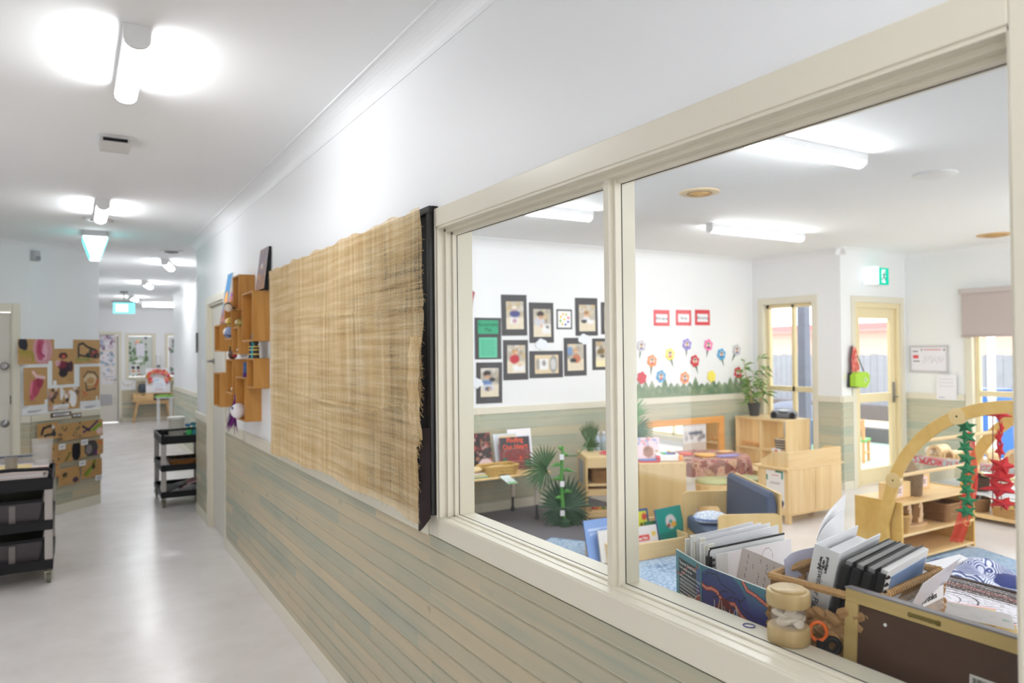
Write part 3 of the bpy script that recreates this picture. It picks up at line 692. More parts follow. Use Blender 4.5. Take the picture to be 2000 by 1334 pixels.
# ---- framed print leaning on the top box
XF = .962
t_ = thing('picture', 'dark purple and orange canvas print standing on the highest wide box', 'picture', (1.02, 4.96, 1.995), -90)
cv = Cv(.24, .27, .006, (120, 96, 104)); cv.rect(0, 1, 0, .35, (150, 104, 70)); cv.blobs(26, [(206, 128, 52), (96, 78, 110), (150, 132, 160), (84, 62, 70), (190, 140, 90)], .03, .12, .6)
for k in range(4): cv.line([(.35+.07*k, .52), (.36+.07*k, .62)], .008, (225, 220, 228))
cv.soft(1)
b = MB(); b.box(0, .24, 0, .022, 0, .27); obj('canvas_block', b, black_m, t_, bevel=.001, M=T(0, 0, 0, -7)); sheet('print', cv, t_, .001, M=T(0, -.0022, 0, -7))
t_ = thing('picture', 'bright blue canvas painted with an orange tree on the far box top', 'picture', (1.00, 6.20, 1.826), -90)
cv = Cv(.20, .40, .008, (64, 140, 196)); cv.ell(.5, .48, .34, .34, (250, 150, 40)); cv.ell(.46, .5, .2, .24, (255, 186, 66)); cv.rect(0, 1, 0, .22, (150, 96, 96)); cv.blobs(14, [(250, 120, 60), (244, 96, 60), (120, 84, 130), (255, 170, 60)], .04, .12, .8, (0, 1, .05, .45)); cv.soft(1)
b = MB(); b.box(0, .20, 0, .03, 0, .40); obj('canvas_block', b, mat('canvas edge', (226, 224, 220), .6), t_, bevel=.001, M=T(0, 0, 0, -9)); sheet('print', cv, t_, .001, M=T(0, -.0022, 0, -9))
# ---- nine open wooden boxes
BX = [('A', 4.78, 5.115, 1.665, 1.985, 'large wooden wall box nearest the cloth, under the dark print'),
      ('B', 5.215, 5.445, 1.888, 2.128, 'topmost tall wooden wall box with a red doll inside'),
      ('C', 5.50, 5.785, 1.69, 1.968, 'wooden wall box holding two round dolls, behind the zebra toy'),
      ('D', 5.975, 6.235, 1.605, 1.815, 'shallow empty wooden wall box nearest the door on the upper row'),
      ('E', 5.30, 5.50, 1.583, 1.775, 'small wooden wall box with a tiny black and white ball in it'),
      ('F', 5.475, 5.72, 1.30, 1.548, 'wooden wall box below the toucan hat with a pale shell inside'),
      ('G', 4.79, 5.01, 1.365, 1.557, 'wooden wall box nearest the cloth on the lower row, under the masks'),
      ('H', 5.995, 6.285, 1.175, 1.44, 'wooden wall box nearest the door on the lower row'),
      ('I', 5.03, 5.355, 1.137, 1.43, 'lowest and tallest wooden wall box with a white head inside')]
hby = wood('honey pine deep', [(0.25, (160, 106, 42)), (0.5, (182, 126, 54)), (0.8, (198, 144, 70))], 0, 22)
bxf = {}
for (n_, a, c, za, zb, lab) in BX:
    t_ = thing('wall_box', lab, 'box', (XA, c, za), -90, 'wooden boxes on the corridor wall'); w_ = c-a; h_ = zb-za; d_ = XA-XF; q = .011
    if n_ in 'EG': d_ -= .008
    for nm, bb in (('side_panel', (0, q, -d_, 0, 0, h_)), ('side_panel', (w_-q, w_, -d_, 0, 0, h_)), ('top_panel', (q, w_-q, -d_, 0, h_-q, h_)), ('bottom_panel', (q, w_-q, -d_, 0, 0, q)), ('back_panel', (q, w_-q, -.006, 0, q, h_-q))):
        b = MB(); b.box(*bb); obj(nm, b, hby if nm in ('top_panel', 'bottom_panel') else honey, t_, bevel=.001)
    bxf[n_] = (a, c, za, zb)
# ---- toys and keepsakes on and in the boxes
def M2(*k): return mat(*k)
def toy(name, lab, cat, x, y, z, parts, rz=-90):
    t_ = thing(name, lab, cat, (x, y, z), rz)
    for nm, mb, m in parts: obj(nm, mb, m, t_, smooth=True)
    return t_
red = mat('doll red', (176, 34, 48), .7); navy = mat('doll navy', (44, 48, 92), .7); cream = mat('doll cream', (232, 222, 206), .7); yel = mat('doll yellow', (214, 182, 84), .7)
purp = mat('feather purple', (112, 30, 118), .8); lilac = mat('doll lilac', (196, 128, 206), .7); teal = mat('doll teal', (60, 150, 150), .7); pink = mat('doll pink', (226, 150, 160), .7); brown = mat('doll brown', (84, 52, 36), .7)
def B(f): m = MB(); f(m); return m
toy('doll', 'red dressed doll with black hair inside the topmost box', 'doll', 1.0, 5.29, 1.90, [('body', B(lambda m: m.lathe([(.03, 0), (.028, .03), (.016, .09), (.01, .10)], (0, 0, 0), 14)), red), ('head', B(lambda m: m.ball((0, 0, .118), .02)), cream), ('hair', B(lambda m: m.ball((0, .004, .125), .021)), black_m), ('arm', B(lambda m: m.tube([(-.014, 0, .085), (-.03, -.01, .05)], .006)), red), ('arm', B(lambda m: m.tube([(.014, 0, .085), (.03, -.01, .05)], .006)), red)])
toy('toy_zebra', 'black and white striped plush caterpillar hanging from the topmost box', 'toy', .955, 5.40, 1.888, [('body', B(lambda m: [m.ball((.055*k-.055, -.025-.008*k, .032-.006*k), .03-.001*k, 12, 8, sx=.6) for k in (0, 1, 2, 3)]), cream), ('stripe', B(lambda m: [m.ball((.055*k-.03, -.028-.008*k, .030-.006*k), .029, 12, 8, sx=.5) for k in (0, 1, 2)]), black_m), ('hook', B(lambda m: m.tube([(.05, -.03, .03), (.05, .01, .01)], .004)), black_m)])
def roundoll(lab, x, y, z, r, c1, c2, c3):
    return toy('doll', lab, 'doll', x, y, z, [('body', B(lambda m: m.ball((0, 0, r*.95), r, 16, 10)), c1), ('face', B(lambda m: m.ball((0, -r*.35, r*1.05), r*.72, 14, 8)), c2), ('scarf', B(lambda m: m.lathe([(r*.75, r*.35), (r*.98, r*.5), (r*.75, r*.66)], (0, 0, 0), 16)), c3)])
roundoll('large round blue and white doll at the bottom of a wall box', .985, 5.70, 1.701, .044, mat('doll pale blue', (150, 166, 206), .7), cream, navy)
roundoll('small round cream doll with yellow hair above the blue one', .99, 5.705, 1.79, .034, yel, cream, navy)
roundoll('round yellow owl shaped ornament beside the large box', .985, 5.33, 1.775, .028, mat('ornament olive', (186, 168, 96), .6), cream, brown)
roundoll('tiny black and white ball ornament in the small box', .99, 5.36, 1.594, .017, black_m, white_m, black_m)
roundoll('pale shell like ornament in the middle lower box', .99, 5.56, 1.311, .022, mat('ornament pale', (206, 204, 176), .6), cream, mat('ornament green', (120, 140, 110), .6))
toy('figurine', 'dark silver car like figurine in the large box', 'ornament', .995, 4.86, 1.676, [('body', B(lambda m: m.prism([(-.04, .006), (.04, .006), (.036, .024), (.018, .04), (-.016, .042), (-.034, .024)], 1, -.02, .02)), mat('gunmetal', (74, 76, 82), .3, metal=.6)), ('wheel', B(lambda m: m.lathe([(.011, -.024), (.011, .024)], (0, 0, 0), 10)), black_m), ('figure', B(lambda m: m.ball((-.012, -.005, .035), .014)), cream)])
toy('doll', 'lilac fairy doll with a pink skirt on the far upper box', 'doll', 1.0, 5.66, 1.968, [('skirt', B(lambda m: m.lathe([(.03, 0), (.014, .04)], (0, 0, 0), 14)), pink), ('body', B(lambda m: m.lathe([(.014, .04), (.012, .065)], (0, 0, 0), 12)), lilac), ('head', B(lambda m: m.ball((0, 0, .083), .017)), cream), ('wing', B(lambda m: [m.ball((s*.022, .01, .062), .018, 10, 6, sy=.2) for s in (-1, 1)]), mat('wing blue', (70, 78, 150), .6))])
toy('toy_bird', 'feathered toy bird of red, orange and black lying on a lower box', 'toy', .99, 5.62, 1.55, [('body', B(lambda m: m.ball((0, 0, .028), .03, 14, 8, sx=2.0)), brown), ('wing', B(lambda m: m.prism([(-.06, .02), (.03, .02), (.0, .09)], 1, -.02, -.012)), mat('bird dark', (60, 50, 34), .8)), ('beak', B(lambda m: m.lathe([(.016, 0), (.006, .03), (.001, .05)], (0, 0, 0), 10)), mat('beak orange', (236, 130, 50), .6)), ('tail', B(lambda m: m.prism([(.04, .02), (.11, .045), (.11, .01)], 1, -.01, .01)), red)])
for k, (yy, lab, c1, c2) in enumerate(((4.995, 'navy and yellow tall carved figure on the nearest lower box', navy, yel), (4.925, 'teal tall carved figure between two darker figures', teal, mat('pale teal', (130, 190, 190), .6)), (4.86, 'dark striped tall carved figure close to the cloth', mat('carved dark', (58, 46, 40), .6), yel))):
    toy('carved_figure', lab, 'ornament', 1.0, yy, 1.557, [('body', B(lambda m: m.lathe([(.022, 0), (.018, .03), (.02, .06), (.012, .085)], (0, 0, 0), 12)), c1), ('band', B(lambda m: [m.lathe([(.0205, z), (.022, z+.004), (.0205, z+.008)], (0, 0, 0), 12) for z in (.022, .05, .07)]), c2), ('head', B(lambda m: m.ball((0, 0, .098), .016)), c1)])
toy('booklet', 'small blue and purple booklet leaning in a lower box', 'book', .99, 5.06, 1.431, [('cover', B(lambda m: m.prism([(-.03, 0), (-.024, 0), (.006, .10), (0, .10)], 1, -.03, .03)), mat('booklet blue', (74, 112, 170), .5)), ('band', B(lambda m: m.prism([(-.031, .0), (-.022, .0), (-.013, .03), (-.022, .03)], 1, -.0305, .0305)), mat('booklet violet', (96, 60, 130), .5))])
toy('booklet', 'thin violet card in the lower box nearest the door', 'card', .985, 6.04, 1.186, [('cover', B(lambda m: m.box(-.03, .03, -.004, 0, 0, .085)), mat('card violet', (146, 128, 176), .5)), ('edge', B(lambda m: m.box(-.03, .03, -.005, -.004, 0, .01)), navy)])
toy('mask', 'white round toy head with blue eyes in the lowest box', 'toy', .958, 5.205, 1.148, [('head', B(lambda m: m.ball((0, -.006, .052), .051, 18, 12)), mat('head white', (232, 228, 230), .5)), ('eye', B(lambda m: [m.ball((s*.02, -.046, .072), .012, 10, 6, sy=.6) for s in (-1, 1)]), mat('eye blue', (84, 98, 132), .4))])
t_ = thing('feather_duster', 'purple feather bundle hanging below the boxes', 'feathers', (.985, 5.46, 1.28), -90)
for k in range(90):
    a_ = rnd.uniform(0, 6.28); L = rnd.uniform(.08, .26); b = MB(); x0 = rnd.uniform(-.02, .02); zz = rnd.uniform(-.02, .02)
    sp = rnd.uniform(.0, .05)+(.05 if L > .18 else 0); e = (x0-.03+sp*math.cos(a_)-.10*(L/.24), -.01+.4*sp*math.sin(a_), zz-L)
    b.tube([(x0, 0, zz), (x0*.6+e[0]*.4, -.004, zz-L*.45), e], [.006, .007, .0008], 5); obj('feather', b, purp if rnd.random() < .7 else mat('feather dark', (48, 22, 50), .8), t_)
b = MB(); b.tube([(0, .0, .02), (0, .0, -.02)], .012); obj('cord', b, purp, t_)
# ---- switches by the wall end
b = MB(); b.box(-.035, .035, -.01, 0, -.055, .055); t_ = thing('light_switch', 'white switch plate beyond the corridor door', 'switch', (XA, 7.66, 1.48), -90); obj('plate', b, white_m, t_, bevel=.002)
b = MB(); b.box(-.008, .008, -.014, -.01, -.012, .012); obj('rocker', b, white_m, t_)
b = MB(); b.box(-.012, .012, -.02, 0, -.10, .10); one('wall_bracket', b, mat('bracket grey', (110, 108, 106), .5), 'dark slim bracket on the wall end above the switch', 'bracket', (XA, 7.93, 1.70), -90, bevel=.003)
# ---- trolleys
steel_post = mat('trolley post grey', (176, 170, 166), .35)
def trolley(lab, loc, rz=0, wd=.46, ln=.80):
    t_ = thing('utility_trolley', lab, 'trolley', loc, rz, 'three tier black utility trolleys')      # front end at y = 0
    for za, zb in ((.10, .165), (.375, .44), (.655, .74)):
        b = MB(); q = .012
        b.box(0, wd, 0, q, za, zb); b.box(0, wd, ln-q, ln, za, zb); b.box(0, q, q, ln-q, za, zb); b.box(wd-q, wd, q, ln-q, za, zb); b.box(q, wd-q, q, ln-q, za+.012, za+.024)
        obj('tray', b, black_m, t_, bevel=.004)
    for x in (.026, wd-.026):
        for y in (.03, ln-.03):
            b = MB(); b.box(x-.025, x+.025, y-.022, y+.022, .165, .375); b.box(x-.025, x+.025, y-.022, y+.022, .44, .655); obj('post', b, steel_post, t_, bevel=.008, seg=3)
            c_ = MB(); c_.lathe([(.034, -.012), (.036, -.006), (.036, .006), (.034, .012)], (0, 0, 0), 18); 
            f_ = MB(); f_.prism([(-.03, .03), (.03, .03), (.024, .075), (-.024, .075)], 0, -.024, -.018); f_.prism([(-.03, .03), (.03, .03), (.024, .075), (-.024, .075)], 0, .018, .024); f_.box(-.024, .024, -.028, .028, .075, .085); f_.tube([(0, 0, .085), (0, 0, .105)], .014)
            fk = obj('castor_fork', f_, mat('castor steel', (150, 146, 130), .4, metal=.6), t_, bevel=.001, M=T(x, y+.012, 0)); obj('wheel', c_, mat('castor rubber', (112, 112, 98), .6), fk, smooth=True, M=T(0, 0, .036, 0, 90))
    h_ = MB(); pts = []
    for k in range(0, 9): a_ = math.pi/2*k/8; pts.append((.03-.0*k-.02*math.sin(a_), .02-.055*math.sin(a_), .74+.055*math.sin(a_)))
    pts = [(.018, .012, .735), (.012, -.02, .765), (.012, -.045, .79), (.03, -.05, .805), (wd/2, -.05, .812), (wd-.03, -.05, .805), (wd-.012, -.045, .79), (wd-.012, -.02, .765), (wd-.018, .012, .735)]
    h_.tube(pts, .013, 10); obj('handle', h_, black_m, t_, smooth=True)
    return t_
trolley('black three tier trolley with a clear tub, parked beyond the wall corner', (.765, 8.33, 0))
trolley('black three tier trolley with dark storage bins beside the painted papers', (-.59, 6.05, 0))
# things on the near trolley
smoke = clear_mat('smoky plastic', (70, 64, 68), .86, .3)
for nm, za, lab in (('storage_bin', .40, 'dark translucent bin on the middle tray of the near trolley'), ('storage_bin', .125, 'dark translucent bin on the bottom tray of the near trolley')):
    t_ = thing(nm, lab, 'bin', (-.36, 6.45, za), 0)
    b = MB(); b.prism([(-.145, 0), (.145, 0), (.165, .165), (-.165, .165)], 1, -.33, .33); obj('tub', b, smoke, t_, bevel=.006)
    b = MB(); b.box(-.168, .168, -.335, .335, .160, .182); obj('rim', b, black_m, t_, bevel=.004)
    b = MB(); b.box(-.03, .01, -.342, -.331, .03, .15); obj('latch', b, mat('bin pale tab', (120, 112, 110), .4), t_, bevel=.003)
b = MB(); b.lathe([(.034, 0), (.036, .004), (.037, .085), (.034, .085), (.032, .01), (0, .01)], (0, 0, 0), 22)
x_ = aY(22, 906, 6.22); one('cup', b, mat('grey cup', (150, 144, 138), .5), 'plain grey cup on the near trolley', 'cup', (x_[0], 6.22, .792), smooth=True)
t_ = thing('paper_stack', 'pile of white and pink papers filling the top of the near trolley', 'papers', (-.36, 6.40, .68), 0)
for k in range(9):
    b = MB(); r_ = rnd.uniform(-3, 3); b.box(-.185+rnd.uniform(-.01, .01), .185+rnd.uniform(-.012, .012), -.33, .33, .004+.0115*k, .0145+.0115*k); obj('sheet', b, mat('paper pinkish', (228, 216, 212), .7) if k % 3 else paper_m, t_, M=T(0, 0, 0, 0, 0, r_*.4))
b = MB(); b.box(-.13, .10, -.14, .16, 0, .008); one('card_folder', b, mat('manila', (232, 208, 150), .7), 'yellow card folder on top of the paper pile', 'folder', (-.36, 6.24, .790), 4)
b = MB(); b.tube([(-.05, 0, .008), (.05, 0, .008)], .008, 10); one('marker_pen', b, mat('pen red', (186, 54, 50), .4), 'red marker pen at the edge of the near trolley', 'pen', (-.21, 6.13, .789), 0, smooth=True)
x_ = aY(76, 900, 6.40); t_ = thing('clear_tub', 'tall clear plastic tub on the near trolley', 'tub', (x_[0]+.02, 6.42, .79), 0)
cl = clear_mat('clear plastic', (226, 226, 228), .18, .1)
b = MB(); b.lathe([(.062, 0), (.066, .17), (.070, .172), (.070, .185), (.066, .185), (.060, .01), (0, .01)], (0, 0, 0), 24); obj('tub', b, cl, t_, smooth=True)
b = MB(); b.lathe([(.055, .01), (.058, .10), (.03, .14), (0, .14)], (0, 0, 0), 16); obj('contents', b, clear_mat('tub contents', (206, 200, 196), .3, .6), t_, smooth=True)
t_ = thing('metal_tray', 'shallow shiny tray at the back of the near trolley', 'tray', (-.40, 6.66, .79), 0)
b = MB(); b.box(-.16, .16, -.09, .09, 0, .006); b.box(-.165, .165, -.096, -.088, 0, .04); b.box(-.165, .165, .088, .096, 0, .04); b.box(-.165, -.158, -.09, .09, 0, .04); b.box(.158, .165, -.09, .09, 0, .04); obj('pan', b, mat('tray metal', (188, 190, 196), .2, metal=.9), t_, bevel=.004)
# things on the far trolley
t_ = thing('clear_tub', 'clear lidded plastic tub with handle on the far trolley', 'tub', (.955, 8.75, .682), 0)
b = MB(); b.lathe([(.075, 0), (.082, .19), (.086, .19), (.086, .21), (0, .21)], (0, 0, 0), 24); obj('tub', b, clear_mat('clear cream plastic', (226, 220, 208), .5, .2), t_, smooth=True)
b = MB(); b.lathe([(.089, .20), (.089, .222), (0, .224)], (0, 0, 0), 24); obj('lid', b, mat('lid white', (236, 232, 226), .4), t_, smooth=True)
b = MB(); b.tube([(.082, 0, .17), (.12, 0, .15), (.12, 0, .07), (.08, 0, .05)], .008); obj('handle', b, mat('lid white', (236, 232, 226), .4), t_, smooth=True)
for lab, x, y, c1, c2, hh in (('green spray bottle on the far trolley next to the wall end', 1.05, 8.50, (60, 176, 96), (40, 108, 170), .15), ('teal bottle squeezed between the green one and the wall end', 1.105, 8.52, (50, 150, 160), (40, 110, 130), .16)):
    t_ = thing('spray_bottle', lab, 'bottle', (x, y, .682), 0)
    b = MB(); b.lathe([(.030, 0), (.032, .02), (.03, hh*.6), (.014, hh*.8), (.013, hh*.9)], (0, 0, 0), 16); obj('bottle', b, mat('bottle %d' % c1[0], c1, .3), t_, smooth=True)
    b = MB(); b.box(-.035, .015, -.012, .012, hh*.88, hh*1.08); obj('trigger_head', b, mat('head %d' % c2[2], c2, .4), t_, bevel=.004)
b = MB(); b.tube([(-.11, 0, .012), (.02, 0, .014)], .007, 8); t_ = thing('scrubbing_brush', 'cream brush with a black handle on the far trolley', 'brush', (.93, 8.42, .682), 6); obj('handle', b, black_m, t_, smooth=True)
b = MB(); b.ball((.09, 0, .018), .07, 14, 8, sy=.45, sz=.25); obj('head', b, mat('brush cream', (226, 214, 186), .8), t_, smooth=True)
def basket(name, lab, cat, loc, rx, ry, h, m, rz=0, tiers=9, flare=1.12, n=28, square=False, parent_contents=None, wr=None, group=None):
    """woven basket: rows of rope that bulge in and out around upright stakes"""
    t_ = thing(name, lab, cat, loc, rz, group)
    def outline(a, k, o):
        c_, s_ = math.cos(a), math.sin(a)
        if square:
            e = .22; c_ = math.copysign(abs(c_)**e, c_); s_ = math.copysign(abs(s_)**e, s_)
        f_ = 1+(flare-1)*k; return (rx*f_*c_+o*math.cos(a), ry*f_*s_+o*math.sin(a))
    b = MB(); N = n*4; r_ = h/tiers/2*1.15 if wr is None else wr
    for j in range(tiers):
        k = (j+.5)/tiers; pts = []
        for i in range(N+1):
            a = 2*math.pi*i/N; o = (r_*.55)*(1 if (i//2+j) % 2 else -1); x, y = outline(a, k, o); pts.append((x, y, h*k))
        b.tube(pts, r_, 6, cap=False)
    obj('weave', b, m, t_, smooth=True)
    b = MB(); pts = [outline(2*math.pi*i/N, 1, 0)+(h,) for i in range(N+1)]; b.tube(pts, r_*1.35, 8, cap=False); obj('rim', b, m, t_, smooth=True)
    b = MB(); pts = [outline(2*math.pi*i/n, 0, -.002)+(.003,) for i in range(n)]; b.add(pts+[(p[0], p[1], .010) for p in pts], [tuple(range(n))[::-1], tuple(range(n, 2*n))]+[(i, (i+1) % n, (i+1) % n+n, i+n) for i in range(n)]); obj('base', b, m, t_)
    return t_
wick = mat('wicker tan', (196, 154, 92), .8, var=.25, scale=60); wickd = mat('wicker brown', (158, 118, 74), .8, var=.25, scale=60); wickg = mat('wicker grey brown', (148, 124, 96), .8, var=.2, scale=60)
t_ = thing('bread_basket', 'oval amber wire basket on the middle tray of the far trolley', 'basket', (1.00, 8.52, .40), 0)
b = MB(); b.lathe([(.10, 0), (.125, .055), (.122, .055), (.098, .004), (0, .004)], (0, 0, 0), 28, 1.25, .9); obj('bowl', b, mat('amber basket', (170, 112, 56), .35, var=.3, scale=30), t_, smooth=True)
b = MB(); b.tube([(.165*math.cos(a), .12*math.sin(a), .085) for a in [2*math.pi*i/32 for i in range(33)]], .003, 6)
for i in range(12): a = 2*math.pi*i/12; b.tube([(.15*math.cos(a), .108*math.sin(a), .05), (.165*math.cos(a), .12*math.sin(a), .085)], .0025, 5)
obj('wire_rail', b, mat('wire brown', (120, 96, 72), .4), t_, smooth=True)
t_ = thing('place_mat', 'folded black and pink mat on the bottom tray of the far trolley', 'mat', (1.0, 8.55, .125), 0)
b = MB(); b.grid(lambda u, v: (-.17+.34*u, -.14+.28*v, .03+.03*math.sin(u*3.1)+.05*u), 12, 8, .006); obj('black_layer', b, black_m, t_, smooth=True)
b = MB(); b.grid(lambda u, v: (-.05+.24*u, -.145+.28*v, .045+.022*math.sin(u*3.1)+.075*u), 10, 8, .006); obj('pink_layer', b, mat('mat pink', (206, 164, 168), .7), t_, smooth=True)
# ---- painted brown papers on the angled wall
KR = (188, 146, 92)
def kraft(lab, x0, y0, x1, y1, fn, tilt=0, off=.003, px=.007, wrap=False):
    s0, za = wallpt(x0, y1); s1, zb = wallpt(x1, y0); s0b, _ = wallpt(x0, y0)
    w_, h_ = s1-s0, zb-za
    cv = Cv(w_, h_, px, KR); cv.noise(7); fn(cv); cv.soft(1)
    t_ = thing('painting', lab, 'painting', (P1[0]+s0*math.cos(R(A45))+off*math.sin(R(A45)), P1[1]+s0*math.sin(R(A45))-off*math.cos(R(A45)), za), A45, 'brown paper paintings')
    k_ = rnd.uniform(0, 6)
    def bend(x, z):
        y = -.004-.004*math.sin(x/w_*3.14+k_)-.005*(z/h_ < .12)*math.sin(x/w_*9+k_)
        if wrap and s0+x < 0: q = -(s0+x); return (x+q-q*math.cos(R(A45)), y-(-q*math.sin(R(A45)))*-1*0+q*math.sin(R(A45))*-1*-1-.0, z)
        return (x, y, z)
    sheet('sheet', cv, t_, .001, bend)
    return t_
def sheet1(c):
    c.ell(.14, .82, .12, .13, (18, 20, 34)); c.ell(.19, .72, .07, .1, (18, 20, 34)); c.ell(.68, .58, .27, .36, (214, 150, 176), .75); c.ell(.62, .6, .12, .26, (178, 60, 96), .8); c.ell(.74, .52, .07, .2, (226, 176, 196), .9); c.line([(.6, .8), (.58, .5), (.72, .3)], .02, (160, 40, 80)); c.line([(.05, .5), (.4, .45), (.42, .15)], .03, (150, 140, 40), .8); c.rect(.05, .4, .2, .45, (160, 140, 50), .5)
kraft('wide brown paper with black, pink and olive paint, topmost by the door', 33, 663, 105, 712, sheet1, wrap=False)
def sheet2(c): c.line([(.18, .25), (.2, .8), (.35, .85), (.5, .7), (.85, .55), (.95, .3)], .02, (26, 24, 28)); c.line([(.25, .35), (.5, .3), (.9, .25)], .018, (30, 28, 34)); c.blobs(8, [(30, 24, 30), (150, 44, 50), (60, 70, 40)], .04, .1, .9, (.5, .9, .25, .5)); c.rect(.08, .6, .1, .25, (130, 140, 60), .7)
kraft('brown paper with a black outlined animal, at the top right corner', 142.5, 664, 193.5, 711, sheet2)
def sheet3(c): c.ell(.5, .8, .2, .12, (60, 20, 30)); c.ell(.52, .78, .1, .07, (200, 90, 60)); c.ell(.6, .48, .3, .2, (40, 20, 36)); c.ell(.45, .55, .22, .15, (120, 28, 50)); c.ell(.25, .6, .13, .12, (214, 170, 186), .8); c.ell(.85, .5, .1, .2, (70, 30, 50)); c.ell(.5, .32, .2, .16, (36, 22, 30))
kraft('brown paper with a dark red and black figure, in the middle', 102, 681, 143, 752, sheet3)
def sheet4(c): c.ell(.5, .45, .2, .33, (178, 62, 92), .9, -.3); c.ell(.68, .6, .14, .2, (150, 40, 70), .9); c.line([(.4, .88), (.55, .75), (.88, .72)], .03, (236, 196, 200)); c.line([(.35, .6), (.3, .35), (.4, .15)], .03, (220, 120, 150)); c.ell(.35, .22, .1, .1, (190, 80, 110))
kraft('brown paper with a magenta dancing shape, below the wide one', 44, 717, 92, 793, sheet4)
def sheet5(c):
    c.ell(.55, .62, .34, .22, (216, 196, 160), .9); c.ell(.55, .58, .2, .13, KR); c.line([(.2, .7), (.4, .86), (.75, .82), (.92, .66)], .012, (40, 36, 40)); c.line([(.3, .55), (.35, .3), (.8, .34)], .014, (50, 46, 46)); c.line([(.8, .4), (.9, .6)], .03, (190, 96, 60)); c.blobs(5, [(200, 90, 60)], .03, .06, .8, (.1, .4, .05, .3))
kraft('brown paper with a ring of pale and orange strokes, under the animal', 155, 715.5, 193.5, 784, sheet5)
def sheet6(c): c.blobs(26, [(226, 220, 214), (60, 46, 44), (236, 232, 232), (110, 80, 66), (196, 150, 140)], .03, .09, .9); c.ell(.78, .45, .12, .2, (240, 238, 240)); c.rect(.15, .65, .1, .26, (236, 234, 236)); c.rect(.1, .6, .02, .1, (236, 234, 236)); c.ell(.4, .75, .05, .18, (236, 236, 240))
kraft('brown paper collage of small white and dark scraps', 93, 755, 155, 803, sheet6)
def low(k):
    def f(c):
        if k == 0: c.line([(.2, .35), (.3, .7), (.6, .8), (.8, .55), (.7, .3), (.35, .25)], .022, (30, 30, 44)); c.ell(.75, .7, .08, .08, (220, 216, 214)); c.ell(.8, .3, .1, .1, (40, 40, 60))
        if k == 1: c.blobs(22, [(80, 60, 40), (60, 46, 60), (130, 150, 70), (90, 90, 100)], .02, .06, .8)
        if k == 2: c.line([(.15, .35), (.45, .55), (.75, .9)], .02, (60, 34, 90)); c.line([(.1, .7), (.4, .4)], .02, (40, 34, 50)); c.line([(.55, .4), (.9, .7)], .03, (120, 160, 50)); c.ell(.85, .3, .14, .12, (226, 196, 190))
        if k == 3: c.ell(.78, .55, .2, .4, (28, 26, 34)); c.line([(.3, .1), (.5, .5)], .02, (90, 100, 40))
        if k == 4: c.ell(.45, .5, .3, .28, (70, 64, 66)); c.ell(.35, .45, .14, .16, (140, 130, 130)); c.ell(.65, .15, .06, .1, (90, 40, 100)); c.line([(.8, .8), (.95, .7)], .02, (220, 110, 50))
        if k == 5: c.ell(.3, .6, .12, .08, (60, 50, 44)); c.ell(.8, .2, .14, .1, (80, 60, 80)); c.line([(.2, .4), (.4, .6)], .012, (120, 110, 50))
        if k == 6: c.line([(.2, .25), (.55, .6), (.65, .9)], .035, (110, 130, 30)); c.line([(.3, .2), (.5, .5)], .03, (130, 160, 50)); c.ell(.6, .6, .08, .1, (70, 60, 40))
        if k == 7: c.blobs(12, [(150, 60, 70), (60, 46, 60), (220, 200, 196)], .05, .14, .8)
    return f
for k, (a, b_, c_, d_, lab) in enumerate(((66, 823, 108, 862, 'lower brown paper with a dark blue loop'), (108, 824, 152, 863, 'lower brown paper covered with small dotted marks'), (152, 818, 194.5, 856, 'lower brown paper with crossing purple and green strokes'),
        (110, 864, 153, 905, 'lower brown paper with a black oval at its edge'), (152, 856, 197, 894, 'lower brown paper with a grey smoky oval, corner curling off'), (108, 908, 151, 951, 'lowest brown paper with small dark insects'), (153, 894, 194, 937, 'lowest brown paper with a green leaf stroke'), (93, 866, 110, 935, 'narrow brown paper strip behind the clear tub'))):
    kraft(lab, a, b_, c_, d_, low(k), off=.03)
def note(lab, x0, y0, x1, y1, off=.006, cat='note', nm='paper_note', mk=None, fr=None):
    s0, za = wallpt(x0, y1); s1, zb = wallpt(x1, y0); t_ = thing(nm, lab, cat, (P1[0]+s0*math.cos(R(A45))+off*math.sin(R(A45)), P1[1]+s0*math.sin(R(A45))-off*math.cos(R(A45)), za), A45)
    w_, h_ = s1-s0, zb-za; b = MB(); b.box(0, w_, -.002, 0, 0, h_); obj('sheet', b, fr or paper_m, t_)
    if fr: b = MB(); b.box(w_*.1, w_*.9, -.004, -.002, h_*.25, h_*.75); obj('caption', b, paper_m, t_)
    b = MB()
    for i in range(3):
        if h_ > .03: b.box(w_*.2, w_*(.6+.1*i), -.0048, -.0040, h_*(.35+.12*i), h_*(.35+.12*i)+.003)
    if b.v: obj('writing', b, mat('pencil grey', (130, 128, 134), .7), t_)
note('white paper strip under the magenta painting', 42, 795, 91, 812); note('white paper strip over the rail at the corner', 156, 786, 194.5, 803)
note('brown card strip with a white caption on the rail', 94, 803, 134, 816, .03, 'sign', 'caption_card', fr=mat('card brown', (96, 66, 48), .7)); note('short brown card with a white caption on the rail', 135.5, 806, 154, 816, .03, 'sign', 'caption_card', fr=mat('card brown', (96, 66, 48), .7))
for x0, y0, lab in ((107, 866, 'small white name tag beside the black oval'), (151, 857, 'small white name tag above the smoky oval'), (147, 898, 'small white name tag above the green leaf'), (179, 926, 'small white name tag at the lowest corner')): note(lab, x0, y0, x0+13, y0+13, .046)
